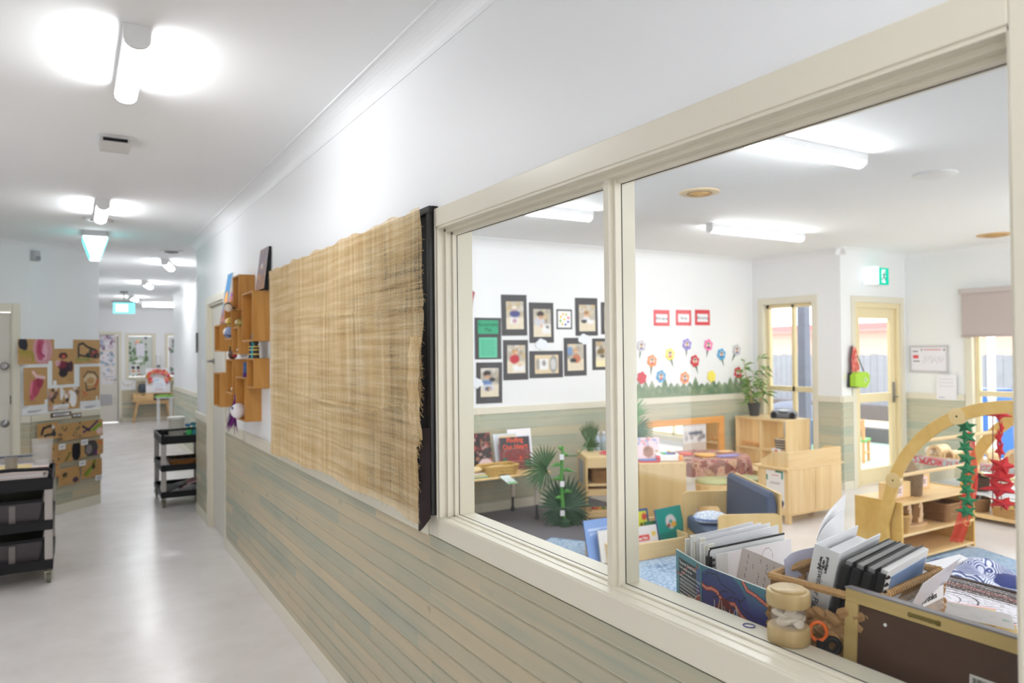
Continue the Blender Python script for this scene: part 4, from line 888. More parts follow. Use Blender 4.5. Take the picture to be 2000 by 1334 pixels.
# ---- corridor end
YE = 19.5
for i, (lab, x0, z0_, w_, h_, cols) in enumerate((('poster with a purple flag and grey swirls on the end door', .48, 1.70, .34, .36, [(206, 186, 200), (120, 76, 110), (170, 176, 200), (150, 140, 166)]), ('poster in pale blue and grey halfway down the end door', .50, 1.33, .32, .33, [(146, 166, 184), (190, 200, 214), (206, 176, 190), (120, 140, 156)]), ('poster with a bright blue strip low on the end door', .55, .90, .27, .40, [(230, 226, 228), (110, 170, 214), (214, 196, 190), (150, 150, 160)]))):
    t_ = thing('poster', lab, 'poster', (x0, YE+.028, z0_), 0); cv = Cv(w_, h_, .02, (228, 224, 228)); cv.blobs(16, cols, .06, .2, .8); cv.rect(.1, .9, .42, .46, (180, 176, 186)); sheet('sheet', cv, t_, .002)
def leafy_window():
    t_ = thing('window_display', 'pictures and green leaves hung inside the corridor end window', 'display', (1.098, YE-.0, 1.065), 0)
    cv = Cv(.52, .95, .015, (206, 212, 206)); cv.blobs(60, [(96, 128, 84), (128, 150, 108), (70, 98, 66), (160, 176, 150)], .03, .1, .8, (.05, .75, .3, .85)); cv.ell(.35, .85, .1, .06, (240, 170, 150)); cv.ell(.42, .9, .08, .05, (244, 214, 150)); cv.ell(.72, .96, .06, .04, (70, 66, 110)); cv.rect(.32, .68, .5, .82, (228, 226, 234)); cv.rect(.08, .48, .04, .3, (232, 230, 232)); cv.ell(.2, .22, .07, .08, (60, 50, 50)); cv.ell(.4, .22, .07, .08, (70, 54, 54)); cv.ell(.2, .13, .09, .05, (216, 160, 90)); cv.ell(.42, .13, .06, .05, (200, 130, 90)); cv.ell(.42, .38, .16, .06, (240, 240, 240)); cv.blobs(6, [(180, 100, 80), (96, 128, 84)], .03, .06, .9, (.02, .6, .0, .06))
    sheet('picture_collage', cv, t_, .002, M=T(0, .035, 0))
leafy_window()
t_ = thing('window_display', 'strip of dark red and green pictures in the far right end window', 'display', (1.965, YE+.03, 1.065), 0); cv = Cv(.52, .95, .02, (220, 218, 222)); cv.blobs(14, [(120, 60, 66), (90, 120, 100), (170, 180, 200), (60, 76, 62)], .05, .16, .8); sheet('picture_collage', cv, t_, .002)
t_ = thing('soap_dispenser', 'white wall dispenser with a grey window beside the end window', 'dispenser', (1.735, YE, 1.28), 0)
b = MB(); b.box(-.05, .05, -.09, 0, 0, .30); obj('case', b, white_m, t_, bevel=.012); b = MB(); b.lathe([(.03, 0), (.034, .06), (0, .062)], (0, -.09, -.01), 14); obj('cup_window', b, mat('dispenser grey', (120, 118, 126), .3), t_)
t_ = thing('paper_sign', 'white card with a pale garland drawing on the end wall beside the door', 'sign', (.93, YE-.03, .75), 0); cv = Cv(.32, .25, .012, (232, 232, 232)); cv.line([(.1, .75), (.3, .4), (.5, .5), (.7, .4), (.9, .75)], .012, (176, 170, 150)); cv.ell(.5, .45, .06, .07, (200, 190, 130)); sheet('card', cv, t_, .012)
oak = wood('light oak', [(0.25, (192, 154, 104)), (0.5, (210, 174, 122)), (0.8, (222, 190, 142))], 0, 14)
t_ = thing('console_desk', 'small oak desk with splayed legs under the end window', 'desk', (1.165, 19.02, 0), 0)
b = MB(); b.box(0, .82, 0, .40, .66, .68); b.box(0, .02, 0, .40, .50, .66); b.box(.80, .82, 0, .40, .50, .66); b.box(0, .82, 0, .40, .485, .505); b.box(.02, .8, .38, .40, .5, .66); obj('carcass', b, oak, t_, bevel=.003)
b = MB(); b.box(.02, .43, -.005, .012, .508, .655); dw = obj('drawer', b, oak, t_, bevel=.002); b = MB(); b.prism([(.17, .655), (.27, .655), (.25, .635), (.19, .635)], 1, -.008, -.004); obj('drawer_notch', b, mat('notch brown', (90, 66, 46), .6), dw)
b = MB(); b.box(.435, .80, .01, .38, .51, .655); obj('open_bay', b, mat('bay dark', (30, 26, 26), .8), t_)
b = MB(); b.box(.09, .73, .02, .06, .43, .485); obj('apron', b, oak, t_, bevel=.002)
for (x, dx) in ((.10, -.08), (.72, .09)):
    for (y, dy) in ((.04, -.02), (.36, .02)):
        b = MB(); b.tube([(x, y, .485), (x+dx, y+dy, 0)], [.028, .016], 10); obj('leg', b, oak, t_, smooth=True)
x_ = aY(285, 765, 19.08)
t_ = thing('flower_board', 'white board with a wreath of red and orange paper flowers on the desk', 'display board', (x_[0], 19.10, .682), 0)
b = MB(); b.box(0, .52, 0, .012, 0, .58); obj('backing', b, paper_m, t_, M=T(0, 0, 0, -5))
fc = [mat('petal %d' % i, c, .7) for i, c in enumerate(((196, 50, 70), (226, 110, 70), (232, 130, 140), (190, 120, 40), (226, 150, 80), (214, 80, 90)))]
for i in range(34):
    a = math.pi*(-.12+1.24*i/33); rr = rnd.uniform(.15, .25); x = .26+rr*math.cos(a); z = .32+rr*math.sin(a)*.95; r_ = rnd.uniform(.025, .045); b = MB()
    for p in range(6): q = 2*math.pi*p/6+i; b.ball((r_*.6*math.cos(q), 0, r_*.6*math.sin(q)), r_*.5, 8, 5, sy=.3)
    b.ball((0, -.004, 0), r_*.35, 8, 5, sy=.5); obj('paper_flower', b, fc[i % 6], t_, smooth=True, M=T(x, -.02-.05*z, z))
cv = Cv(.27, .33, .012, (228, 232, 240)); cv.ell(.3, .85, .2, .1, (150, 196, 226), .6)
for k in range(4): cv.rect(.15, .85-.1*(k % 2), .16+.14*k, .21+.14*k, (170, 172, 184) if k else (206, 160, 150))
sheet('notice', cv, t_, .002, M=T(.15, -.045, .01, -5))
t_ = thing('vase', 'dark blue grey pot on the oak desk', 'pot', (1.37, 19.2, .68), 0); b = MB(); b.lathe([(.06, 0), (.085, .06), (.09, .14), (.07, .2), (.06, .2), (.055, .19), (0, .19)], (0, 0, 0), 18); obj('body', b, mat('slate glaze', (70, 82, 92), .4), t_, smooth=True)
b = MB(); b.lathe([(.061, .2), (.066, .205), (.061, .21)], (0, 0, 0), 18); obj('lip', b, mat('slate dark', (54, 62, 70), .4), t_, smooth=True)
t_ = thing('high_stool', 'white legged high stool with a green seat in front of the oak desk', 'stool', (1.60, 17.2, 0), 0)
for (x, y) in ((-.07, -.18), (.17, -.18), (-.07, .16), (.17, .16)): b = MB(); b.tube([(x, y, 0), (x, y, .66)], .013, 10); obj('leg', b, white_m, t_, smooth=True)
b = MB(); b.box(-.12, .22, -.22, .2, .655, .675); obj('seat_board', b, white_m, t_, bevel=.006); b = MB(); b.lathe([(.19, .676), (.2, .69), (.19, .71), (.1, .722), (0, .724)], (.05, -.01, 0), 22, .95, 1); obj('cushion', b, mat('cushion green', (120, 168, 70), .8), t_, smooth=True)
# ================================================================ the playroom
def on_wall(nm, lab, cat, X, Y, Z, rz=0, group=None): return thing(nm, lab, cat, (X, Y, Z), rz, group)
carpet_m = mat('grey carpet', (112, 108, 112), .95, var=.18, scale=160, bump=.4)
b = MB(); b.box(XK+.016, 4.74, -3.98, YB-.016, 0, .006); tag(obj('carpet', b, carpet_m), 'flat grey carpet covering the window side of the playroom', 'carpet')
def rug_mat(name, a, c_, d_, sc):
    m, n, l, b = nt(name); tc = n.new('ShaderNodeTexCoord'); v = n.new('ShaderNodeTexVoronoi'); v.feature = 'DISTANCE_TO_EDGE'; v.inputs['Scale'].default_value = sc
    nz = n.new('ShaderNodeTexNoise'); nz.inputs['Scale'].default_value = 3; nz.inputs['Detail'].default_value = 8; nz.inputs['Roughness'].default_value = .7
    l.new(tc.outputs['Object'], v.inputs['Vector']); l.new(tc.outputs['Object'], nz.inputs['Vector'])
    m2 = n.new('ShaderNodeMath'); m2.operation = 'MULTIPLY_ADD'; m2.inputs[1].default_value = 1.6; l.new(v.outputs[0], m2.inputs[0]); l.new(nz.outputs['Fac'], m2.inputs[2])
    r = ramp(n, [(.35, a), (.55, c_), (.8, d_)]); l.new(m2.outputs[0], r.inputs['Fac']); l.new(r.outputs[0], b.inputs['Base Color']); b.inputs['Roughness'].default_value = .95
    MATS[name] = m; return m
A_ = aZ(1078, 1053, 0); B_ = aZ(1145, 1061, 0); dr = math.degrees(math.atan2(B_[1]-A_[1], B_[0]-A_[0]))
t_ = thing('rug', 'blue patterned rug on the grey carpet in front of the book box', 'rug', (A_[0], A_[1], .006), dr)
b = MB(); b.box(0, 1.9, -2.0, 0, 0, .008); obj('pile', b, rug_mat('blue rug', (84, 110, 146), (132, 158, 186), (176, 194, 212), 26), t_, bevel=.003)
b = MB(); b.box(-.02, 0, -2.0, 0, 0, .006); b.box(-.02, 1.92, 0, .02, 0, .006); obj('border', b, mat('rug border', (104, 128, 160), .95), t_)
C_ = aZ(1918, 1076, 0); D_ = aZ(1990, 1100, 0); dr = math.degrees(math.atan2(D_[1]-C_[1], D_[0]-C_[0]))
t_ = thing('rug', 'pale denim blue rug under the bundled cloth beside the arch', 'rug', (C_[0], C_[1], .006), dr)
b = MB(); b.box(-.05, 2.2, -1.32, 0, 0, .008); obj('pile', b, rug_mat('denim rug', (112, 142, 176), (142, 170, 200), (168, 190, 212), 18), t_, bevel=.003)
b = MB(); b.box(-.05, 2.2, -.001, .012, 0, .006); obj('border', b, mat('rug edge', (120, 140, 168), .95), t_)
# ---- photo cards on the far wall
YW = YB-.0015
cardm = mat('faded black card', (84, 82, 85), .8)
SK = [(222, 176, 146), (206, 156, 124)]
def scene(kind):
    def f(c):
        c.rect(0, 1, 0, .42, (226, 214, 190)); c.rect(0, 1, .42, 1, (190, 184, 170)); c.blobs(16, [(214, 196, 160), (170, 160, 150), (226, 220, 214), (140, 130, 120), (200, 170, 120)], .06, .18, .7, (0, 1, .55, 1))
        if kind == 0: c.ell(.5, .55, .3, .16, (70, 74, 130)); c.ell(.48, .72, .13, .10, (206, 160, 130)); c.ell(.48, .78, .15, .08, (232, 226, 222)); c.rect(.25, .7, .2, .42, (236, 236, 240)); c.rect(.35, .6, .24, .36, (190, 150, 160))
        if kind == 1: c.ell(.35, .55, .3, .25, (206, 204, 210)); c.ell(.4, .82, .2, .12, (52, 40, 40)); c.ell(.42, .7, .13, .1, SK[1]); c.rect(.5, .98, .1, .45, (232, 232, 232)); c.ell(.8, .35, .1, .06, (90, 84, 84)); c.ell(.45, .4, .08, .07, SK[0])
        if kind == 2: c.ell(.45, .62, .14, .12, SK[0]); c.ell(.45, .7, .16, .1, (170, 130, 90)); c.ell(.42, .45, .25, .12, (226, 226, 232)); c.ell(.3, .38, .18, .08, (40, 40, 46)); c.ell(.7, .36, .22, .1, (236, 236, 240))
        if kind == 3: c.ell(.4, .5, .26, .2, (186, 44, 56)); c.ell(.42, .76, .16, .12, (196, 150, 100)); c.ell(.5, .72, .1, .09, SK[0]); c.rect(.3, .95, .05, .3, (236, 236, 236)); c.ell(.7, .28, .12, .04, SK[0])
        if kind == 4: c.rect(0, 1, 0, 1, (222, 202, 168)); c.rect(.2, .55, .2, .8, (238, 238, 240)); c.ell(.78, .5, .17, .3, (150, 150, 150)); c.ell(.78, .5, .12, .2, (206, 206, 206)); c.ell(.12, .5, .08, .2, (160, 156, 150)); c.ell(.38, .55, .08, .1, (150, 140, 140))
        if kind == 5: c.ell(.55, .45, .25, .22, (196, 120, 90)); c.ell(.5, .75, .17, .1, (190, 150, 110)); c.ell(.52, .7, .12, .08, SK[0]); c.ell(.35, .38, .2, .1, (52, 50, 54)); c.rect(0, .3, .6, .9, (120, 150, 190))
        if kind == 6: c.ell(.25, .6, .2, .12, (120, 100, 60)); c.ell(.7, .7, .25, .14, SK[1]); c.ell(.75, .4, .2, .2, (150, 110, 130)); c.rect(0, 1, 0, .25, (236, 226, 180)); c.ell(.35, .42, .12, .06, (80, 80, 80))
        if kind == 7: c.ell(.35, .82, .2, .12, (40, 36, 36)); c.ell(.38, .7, .14, .09, SK[1]); c.ell(.65, .6, .16, .1, (36, 34, 36)); c.ell(.35, .5, .3, .12, (100, 130, 180)); c.ell(.42, .32, .33, .17, (206, 212, 222)); c.ell(.42, .28, .2, .1, (90, 84, 90)); c.ell(.5, .27, .1, .05, SK[0])
        c.noise(10); c.soft(2)
    return f
def photo(lab, x0, y0, x1, y1, kind, ins, tilt=0):
    a = aY(x0, y1, YW); c_ = aY(x1, y0, YW); w_, h_ = c_[0]-a[0], c_[2]-a[2]
    t_ = thing('photo_card', lab, 'photo', (a[0], YW, a[2]), 0, 'photographs on black card')
    b = MB(); b.box(0, w_, -.002, 0, 0, h_); obj('card', b, cardm, t_, M=T(0, 0, 0, 0, tilt))
    l_, r_, bo, to = ins; cv = Cv(w_*(1-l_-r_), h_*(1-bo-to), .008, (220, 212, 200)); scene(kind)(cv)
    sheet('photograph', cv, t_, .001, M=T(w_*l_, -.0035, h_*bo, 0, tilt))
photo('photo of a child in blue making art, top left of the black cards', 980, 577, 1029, 656, 0, (.18, .14, .16, .16), -.8)
photo('photo of a dark haired child cutting paper, second along the top', 1034, 592, 1081, 670, 1, (.17, .12, .15, .16), -.5)
photo('photo of a child with a dark hat in hand, tallest card left of the mullion', 1124, 583, 1167, 656, 2, (.17, .12, .12, .18), -.6)
photo('photo of a child in a red top drawing at a table', 983, 664, 1031, 743, 3, (.16, .12, .17, .13))
photo('wide photo of a silver bowl and paper from above', 1034, 685, 1099, 739, 4, (.16, .14, .16, .15))
photo('photo of a child in an orange top holding a dark box', 1102, 660, 1145, 735, 5, (.15, .13, .14, .16), -.4)
photo('photo of two children at a table, half behind the mullion', 1157, 661, 1204, 723, 6, (.14, .1, .1, .1))
photo('narrow photo card beside the mullion on the top row', 1174, 591, 1206, 653, 6, (.2, .14, .12, .14))
photo('photo of two children at a round blue bowl, lowest on the wall', 930, 707, 980, 789, 7, (.17, .14, .16, .14), .5)
a = aY(1087, 643, YW); t_ = thing('picture', 'small framed card of coloured dots between the photographs', 'picture', (a[0], YW, a[2]), 0)
b = MB(); b.box(0, .20, -.002, 0, 0, .21); obj('card', b, cardm, t_); cv = Cv(.165, .175, .005, (240, 240, 240))
for k in range(8): a_ = 2*math.pi*k/8+.3; cv.ell(.5+.32*math.cos(a_), .5+.33*math.sin(a_), .085, .08, [(236, 196, 60), (140, 196, 80), (236, 200, 70), (60, 110, 190), (110, 100, 200), (236, 110, 140), (200, 200, 80), (240, 180, 90)][(k+5) % 8])
cv.ell(.5, .5, .085, .08, (236, 206, 60)); sheet('print', cv, t_, .001, M=T(.017, -.0035, .017))
a = aY(927.5, 702, YW); t_ = thing('notice', 'black card with two green printed notices at the left edge of the window', 'notice', (a[0], YW, a[2]), 0)
b = MB(); b.box(0, .30, -.002, 0, 0, .41); obj('card', b, cardm, t_)
g1 = mat('green notice', (60, 166, 126), .7); g2 = mat('mint notice', (104, 200, 164), .7)
b = MB(); b.box(.035, .265, -.004, -.002, .25, .385); obj('title_sheet', b, g1, t_); b = MB(); b.box(.045, .25, -.004, -.002, .015, .215); obj('text_sheet', b, g2, t_)
text('title_text', 'Sustainable\nPlay', .05, mat('notice ink', (30, 90, 70), .7), t_, T(.15, -.0045, .317))
b = MB()
for i in range(11): b.box(.065, .22+.01*((i*7) % 3), -.0046, -.004, .04+.0145*i, .045+.0145*i)
obj('writing', b, mat('notice lines', (66, 160, 126), .7), t_)
def cloud(lab, px, py, s_=1.0):
    a = aY(px, py, YW-.006); b = MB()
    for (x, z, r_) in ((-.045, 0, .035), (-.01, .02, .042), (.03, .012, .036), (.055, -.008, .026), (0, -.014, .04)): b.lathe([(r_*s_, 0), (r_*s_, .002+r_*.05)], (x*s_, z*s_, 0), 16)
    o = obj('paper_cloud', b, mat('cloud white', (232, 236, 242), .7)); o.matrix_world = T(a[0], a[1], a[2], 90); tag(o, lab, 'decoration', 'paper clouds')
cloud('white paper cloud below the scissors photograph', 1058, 673); cloud('white paper cloud under the tallest photo card', 1141, 663); cloud('white paper cloud at the edge of the lowest photo card', 931, 749, .9)
b = MB(); b.prism([(0, .0), (.02, .07), (-.02, .095), (-.06, .09), (-.10, .05), (-.07, -.01), (-.01, -.09)], 1, -.003, 0); a = aY(924, 585, YW)
one('paper_heart', b, mat('heart red', (176, 90, 100), .7), 'dull red paper shape just beside the window edge on the far wall', 'decoration', (a[0], YW-.001, a[2]+0))
for k, (w_, x0, lab) in enumerate((('Belonging', 1276.5, 'red card reading Belonging above the paper flowers'), ('Being', 1320, 'middle red card reading Being above the paper flowers'), ('Becoming', 1357.5, 'red card reading Becoming nearest the playroom corner'))):
    a = aY(x0, 636.5-.7*k, YW); t_ = thing('word_card', lab, 'sign', (a[0], YW, a[2]), 0, 'red word cards'); W_ = .245
    b = MB(); b.box(0, W_, -.002, 0, 0, .185); obj('card', b, mat('card red', (212, 66, 74), .7), t_); b = MB(); b.box(.035, W_-.035, -.004, -.002, .04, .135); obj('label_panel', b, paper_m, t_, bevel=.0009)
    text('word', w_, .048, mat('ink black', (44, 42, 48), .7), t_, T(W_/2, -.0045, .088), shear=.2)
# grass frieze and paper flowers
def grass(c): pass
L_ = 1.86; ga = aY(1244, 777, YW)
x0g = 5.40; x1g = 7.25
cv = Cv(x1g-x0g, .23, .008, (120, 140, 108)); cv.noise(16); cv.blobs(110, [(98, 128, 90), (146, 160, 130), (84, 116, 84), (170, 178, 152)], .01, .03, .5); cv.soft(1)
pk = [rnd.uniform(.55, 1.0) for _ in range(40)]
def gcut(u, v):
    k = u*19; i = int(k); f = abs(k-i-.5)*2; top = .46+(pk[i]-.40)*(1-f)**.8
    return v < top+.0
t_ = thing('paper_grass', 'strip of painted green paper grass along the top of the far rail', 'decoration', (x0g, YW, 1.036), 0); sheet('strip', cv, t_, .001, cut=gcut, M=T(0, -.003, 0))
fcs = {'grey': (196, 192, 200), 'orange': (240, 140, 70), 'yellow': (240, 226, 96), 'purple': (140, 120, 200), 'red': (206, 52, 66), 'pink': (244, 120, 180), 'blue': (76, 164, 214)}
def pflower(lab, px, py, c, s_=.072, stem=(0, -.17), face=True):
    a = aY(px, py, YW); t_ = thing('paper_flower', lab, 'flower', (a[0], YW, a[2]), 0, 'paper flowers on the far wall')
    if stem: b = MB(); x, z = stem; n_ = Vector((-z, x)).normalized()*.024; b.prism([(x, z), (n_[0]*-1, n_[1]*-1-.0), (n_[0], n_[1])], 1, -.0035, -.002); obj('stem', b, mat('stem green', (76, 112, 74), .7), t_)
    b = MB(); m = mat('paper '+c, fcs[c], .7)
    for k in range(6): q = 2*math.pi*k/6+.3; b.lathe([(s_*.40, 0), (s_*.40, .0018+.0002*k)], (s_*.62*math.cos(q), s_*.62*math.sin(q), 0), 14)
    b.lathe([(s_*.62, 0), (s_*.62, .0033)], (0, 0, 0), 18); obj('petals', b, m, t_, M=T(0, -.004, 0, 90))
    if face:
        cv = Cv(.07, .08, .006, (226, 214, 206)); cv.ell(.5, .68, .3, .24, (70, 52, 46)); cv.ell(.5, .52, .22, .24, (212, 166, 136)); cv.ell(.5, .12, .4, .22, [(90, 100, 150), (210, 90, 80), (60, 60, 70)][len(lab) % 3]); sheet('face_photo', cv, t_, .001, cut=lambda u, v: (u-.5)**2+(v-.5)**2 < .24, M=T(-.035, -.0075, -.04))
pflower('grey paper flower with a dark face, cut by the mullion', 1252, 676, 'grey', stem=(-.03, -.15)); pflower('orange paper flower beside the mullion, upper row', 1273, 705, 'orange', stem=(-.02, -.17)); pflower('yellow paper flower with a face and green stem', 1308, 692, 'yellow', stem=(.05, -.15)); pflower('purple paper flower, highest in the middle', 1341, 673, 'purple', stem=(-.01, -.15))
pflower('red paper flower with a blue shirt photo', 1356.5, 705, 'red', stem=(.05, -.15)); pflower('pink paper flower in the top row', 1383, 674, 'pink', stem=(-.03, -.15)); pflower('blue paper flower in the top row near the corner', 1408.5, 692, 'blue', stem=(.04, -.15)); pflower('grey paper flower nearest the bamboo plant', 1438.5, 684, 'grey', stem=(-.09, -.14))
pflower('plain red paper flower in the grass beside the mullion', 1253, 738, 'red', stem=None, face=False); pflower('blue paper flower low in the grass', 1290.5, 735, 'blue', stem=None); pflower('orange paper flower low in the grass', 1337, 738, 'orange', stem=None); pflower('plain yellow paper flower low in the grass', 1389, 735, 'yellow', stem=None, face=False); pflower('red paper flower behind the bamboo leaves', 1441, 728, 'red', stem=None)
# ---- book table on the far wall
ttop = wood('table birch', [(0.25, (222, 184, 124)), (0.5, (234, 200, 142)), (0.8, (240, 212, 160))], 0)
t_ = thing('low_table', 'low birch table with adjustable metal legs holding picture books', 'table', (2.45, 5.68, .006), 0)
b = MB(); b.box(0, 1.36, 0, .60, .435, .457); obj('tabletop', b, ttop, t_, bevel=.012, seg=3)
for x in (.10, 1.27):
    for y in (.11, .55):
        b = MB(); b.tube([(x, y, .14), (x, y, .435)], .022, 10); lg = obj('leg', b, mat('leg beige', (226, 214, 200), .35), t_, smooth=True)
        b = MB(); b.tube([(x, y, .025), (x, y, .16)], .0125, 10); b.lathe([(.022, 0), (.022, .03), (.014, .04)], (x, y, 0), 12); obj('foot', b, mat('leg foot dark', (70, 70, 74), .4), lg, smooth=True)
        if x > 1: b = MB(); b.tube([(x-.05*0, y-.0, .26), (x-.08, y+.0, .43)], .008, 6); obj('brace', b, mat('leg beige', (226, 214, 200), .35), lg, smooth=True)
def book(lab, cat, loc, rz, w_, h_, th, cover, cols, lean=12, spinec=(230, 224, 220), nm='picture_book', title=None, tc_=(230, 90, 60), ts=.05, tz=.75):
    t_ = thing(nm, lab, cat, loc, rz)
    M_ = T(0, 0, 0, -lean)
    b = MB(); b.box(0, w_, .003, th-.003, .003, h_-.003); obj('pages', b, mat('page cream', (236, 230, 222), .7), t_, M=M_)
    b = MB(); b.box(-.003, w_+.003, th-.003, th, 0, h_); b.box(-.003, .0, 0, th, 0, h_); obj('back_cover', b, mat('cover %d %d %d' % tuple(spinec), spinec, .45), t_, M=M_)
    cv = Cv(w_+.006, h_, .008, cover); cols(cv); cv.soft(1); o = sheet('front_cover', cv, t_, .003, M=M_ @ T(-.003, 0, 0))
    if title: text('title', title, ts, mat('title %d %d %d' % tc_, tc_, .5), t_, M_ @ T(w_/2, -.001, h_*tz), bold=.0015)
    return t_
zt_ = .464
def c1(c): c.rect(0, 1, .0, .62, (120, 60, 56)); c.ell(.5, .48, .46, .2, (134, 56, 56)); c.line([(.06, .4), (.12, .58), (.3, .64), (.7, .64), (.88, .58), (.94, .4)], .008, (150, 140, 146)); c.blobs(60, [(90, 84, 84), (150, 70, 64), (190, 80, 60), (110, 100, 100)], .012, .035, .8, (.1, .9, .15, .6)); c.ell(.66, .34, .05, .05, (220, 80, 50)); c.ell(.12, .3, .06, .09, (60, 110, 92)); c.ell(.87, .18, .1, .07, (50, 124, 96)); c.rect(.25, .75, .24, .26, (206, 120, 120))
a = aZ(966, 915, zt_); book('dark picture book titled Finding Our Heart standing on the low table', 'book', (a[0], 5.95, zt_), -3, .31, .305, .02, (66, 62, 66), c1, 10, (206, 120, 128), title='Finding\nOur Heart', ts=.062, tz=.80)
def c2(c): c.rect(0, 1, 0, .3, (232, 224, 222)); c.rect(.25, .95, .5, .95, (226, 206, 170)); c.ell(.5, .5, .12, .2, (60, 76, 140)); c.ell(.58, .66, .1, .08, (160, 90, 70)); c.ell(.4, .32, .14, .16, (54, 70, 130)); c.ell(.85, .45, .12, .2, (50, 60, 90)); c.ell(.9, .25, .08, .1, (190, 130, 80))
book('white edged picture book with a blue horse figure, leaning behind the basket', 'book', (2.98+.44, 6.02, zt_), -2, .25, .335, .012, (214, 224, 230), c2, 12)
def c3(c): c.blobs(60, [(170, 70, 60), (70, 84, 60), (190, 130, 100), (50, 40, 40), (210, 170, 160)], .03, .09, .8); c.ell(.7, .2, .3, .2, (230, 200, 196))
book('dark leafy picture book at the left end of the low table', 'book', (3.13, 6.0, zt_), -2, .24, .36, .015, (54, 44, 46), c3, 12)
def c4(c): c.rect(.1, .9, .55, .8, (190, 196, 226)); c.rect(0, 1, .8, 1, (244, 242, 246))
book('white folder leaning behind the dark title book', 'book', (3.62, 6.10, zt_), -2, .26, .36, .01, (238, 236, 242), c4, 10)
t_ = basket('basket', 'flat wicker basket of pale cards on the low table', 'basket', (aY(972, 912, 5.79)[0], 5.79, zt_), .150, .080, .085, mat('wicker yellow', (206, 168, 96), .8, var=.25, scale=60), 4, 6, 1.18, 20, True)
for k in range(5): b = MB(); b.box(-.11+.01*k, .10-.004*k, -.05, .05, .03+.010*k, .037+.010*k); obj('card', b, mat('card butter', (232, 210, 158), .7), t_, M=T(0, 0, 0, 0, 3*(k % 2), 4*k-8))
t_ = thing('bag_of_blocks', 'soft beige parcel on green and yellow books at the table edge', 'parcel', (3.06, 5.79, zt_), 5)
for k, c in enumerate(((90, 150, 100), (226, 216, 206), (214, 206, 90), (226, 196, 186))): b = MB(); b.box(-.13, .115, -.09, .09, .010*k, .010*k+.009); obj('booklet', b, mat('booklet %d' % c[0], c, .6), t_, M=T(0, 0, 0, 0, 0, 5*k-6))
b = MB(); b.ball((-.01, 0, .066), .10, 16, 8, sz=.28, sy=.6); obj('pouch', b, mat('pouch beige', (232, 206, 160), .8), t_, smooth=True)
cv = Cv(.10, .19, .008, (226, 236, 230)); cv.rect(.1, .9, .05, .22, (120, 196, 110)); cv.ell(.35, .3, .2, .06, (190, 184, 196)); t_ = thing('leaflet', 'white leaflet with a green band hanging over the table edge', 'leaflet', (3.25, 5.675, zt_+.004), 0)
sheet('sheet', cv, t_, .001, bend=lambda x, z: (x+.08-.5*z*.9, -.012-.10*max(0, .19-z)*.9 if z < .15 else .03*(z-.15)/.04, -.03+.42*(z-.19)*.9+.03 if z < .15 else .002))
# ---- palm leaf plant made of fans
palm_m = mat('palm green', (80, 114, 76), .55, var=.25, scale=14); palm_d = mat('palm dark', (58, 86, 62), .55, var=.25, scale=14); fresh = mat('fresh green', (84, 150, 66), .5, var=.3, scale=12)
def fan(parent, c, r_, a0, a1, n, m, tilt=0, nm='palm_fan', rz=0, wd=.016):
    b = MB()
    for i in range(n):
        a = R(a0+(a1-a0)*i/(n-1)); L = r_*(.86+.14*math.sin(math.pi*i/(n-1)))*rnd.uniform(.94, 1.04); d = Vector((math.cos(a), 0, math.sin(a))); p_ = Vector((-math.sin(a), 0, math.cos(a)))
        k = -.02*rnd.random(); w0 = wd*.45; w1 = wd
        P = [Vector((0, 0, 0)), d*(L*.3), d*(L*.62)+Vector((0, k, 0)), d*L+Vector((0, k*2-.02, -.02*abs(math.cos(a))))]
        ws = [w0*.3, w0, w1*.8, .001]; vs = []
        for q, w_ in zip(P, ws): vs += [q-p_*w_+Vector((0, .003, 0)), q+Vector((0, -.004, 0)), q+p_*w_+Vector((0, .003, 0)), q+Vector((0, .006, 0))]
        fs = []
        for s_ in range(3):
            for e in range(4): fs.append((s_*4+e, s_*4+(e+1) % 4, (s_+1)*4+(e+1) % 4, (s_+1)*4+e))
        fs += [(3, 2, 1, 0), (12, 13, 14, 15)]; b.add(vs, fs)
    return obj(nm, b, m, parent, M=T(c[0], c[1], c[2], tilt, 0, rz))
t_ = thing('palm_plant', 'artificial fan palm tied to a bright green stalk on the grey carpet', 'plant', (3.78, 5.42, .006), -28)
fan(t_, (0, 0, .16), .30, 8, 172, 19, palm_d, -12, wd=.020); fan(t_, (0, -.02, .17), .27, -172, -8, 19, palm_d, 16, wd=.020)
b = MB(); b.lathe([(.05, 0), (.055, .05), (.02, .07)], (0, 0, 0), 14); obj('base', b, palm_d, t_, smooth=True)
b = MB(); b.tube([(0, 0, .03), (-.02, 0, .2), (-.03, 0, .4), (-.02, 0, .6), (-.01, 0, .72)], [.012, .018, .015, .016, .008], 8); obj('stalk', b, fresh, t_, smooth=True)
for k, (z, a) in enumerate(((.30, 40), (.42, 150), (.5, 20), (.55, 160), (.62, 60), (.68, 110), (.24, 130))):
    b = MB(); d = Vector((math.cos(R(a)), -.25, math.sin(R(a))*.6)); b.tube([(-.02, 0, z), Vector((-.02, 0, z))+d*.05, Vector((-.02, 0, z-.03))+d*.11], [.006, .02, .002], 6); obj('leaf', b, fresh, t_, smooth=True)
for z in (.10, .36, .60): b = MB(); b.box(-.045, -.005, -.036, -.03, z, z+.05); obj('white_tag', b, paper_m, t_, bevel=.002)
fan(t_, (-.16, .0, .52), .24, 60, 250, 22, palm_m, -8, wd=.012); fan(t_, (-.15, .02, .50), .20, 120, 290, 12, palm_m, 10, wd=.010)
b = MB(); b.tube([(-.02, 0, .48), (-.05, 0, .45), (-.07, 0, .42)], .006, 6); b.tube([(0, 0, .63), (.12, .08, .62), (.22, .2, .68), (.27, .26, .76)], .006, 6); obj('stem', b, palm_m, t_, smooth=True)
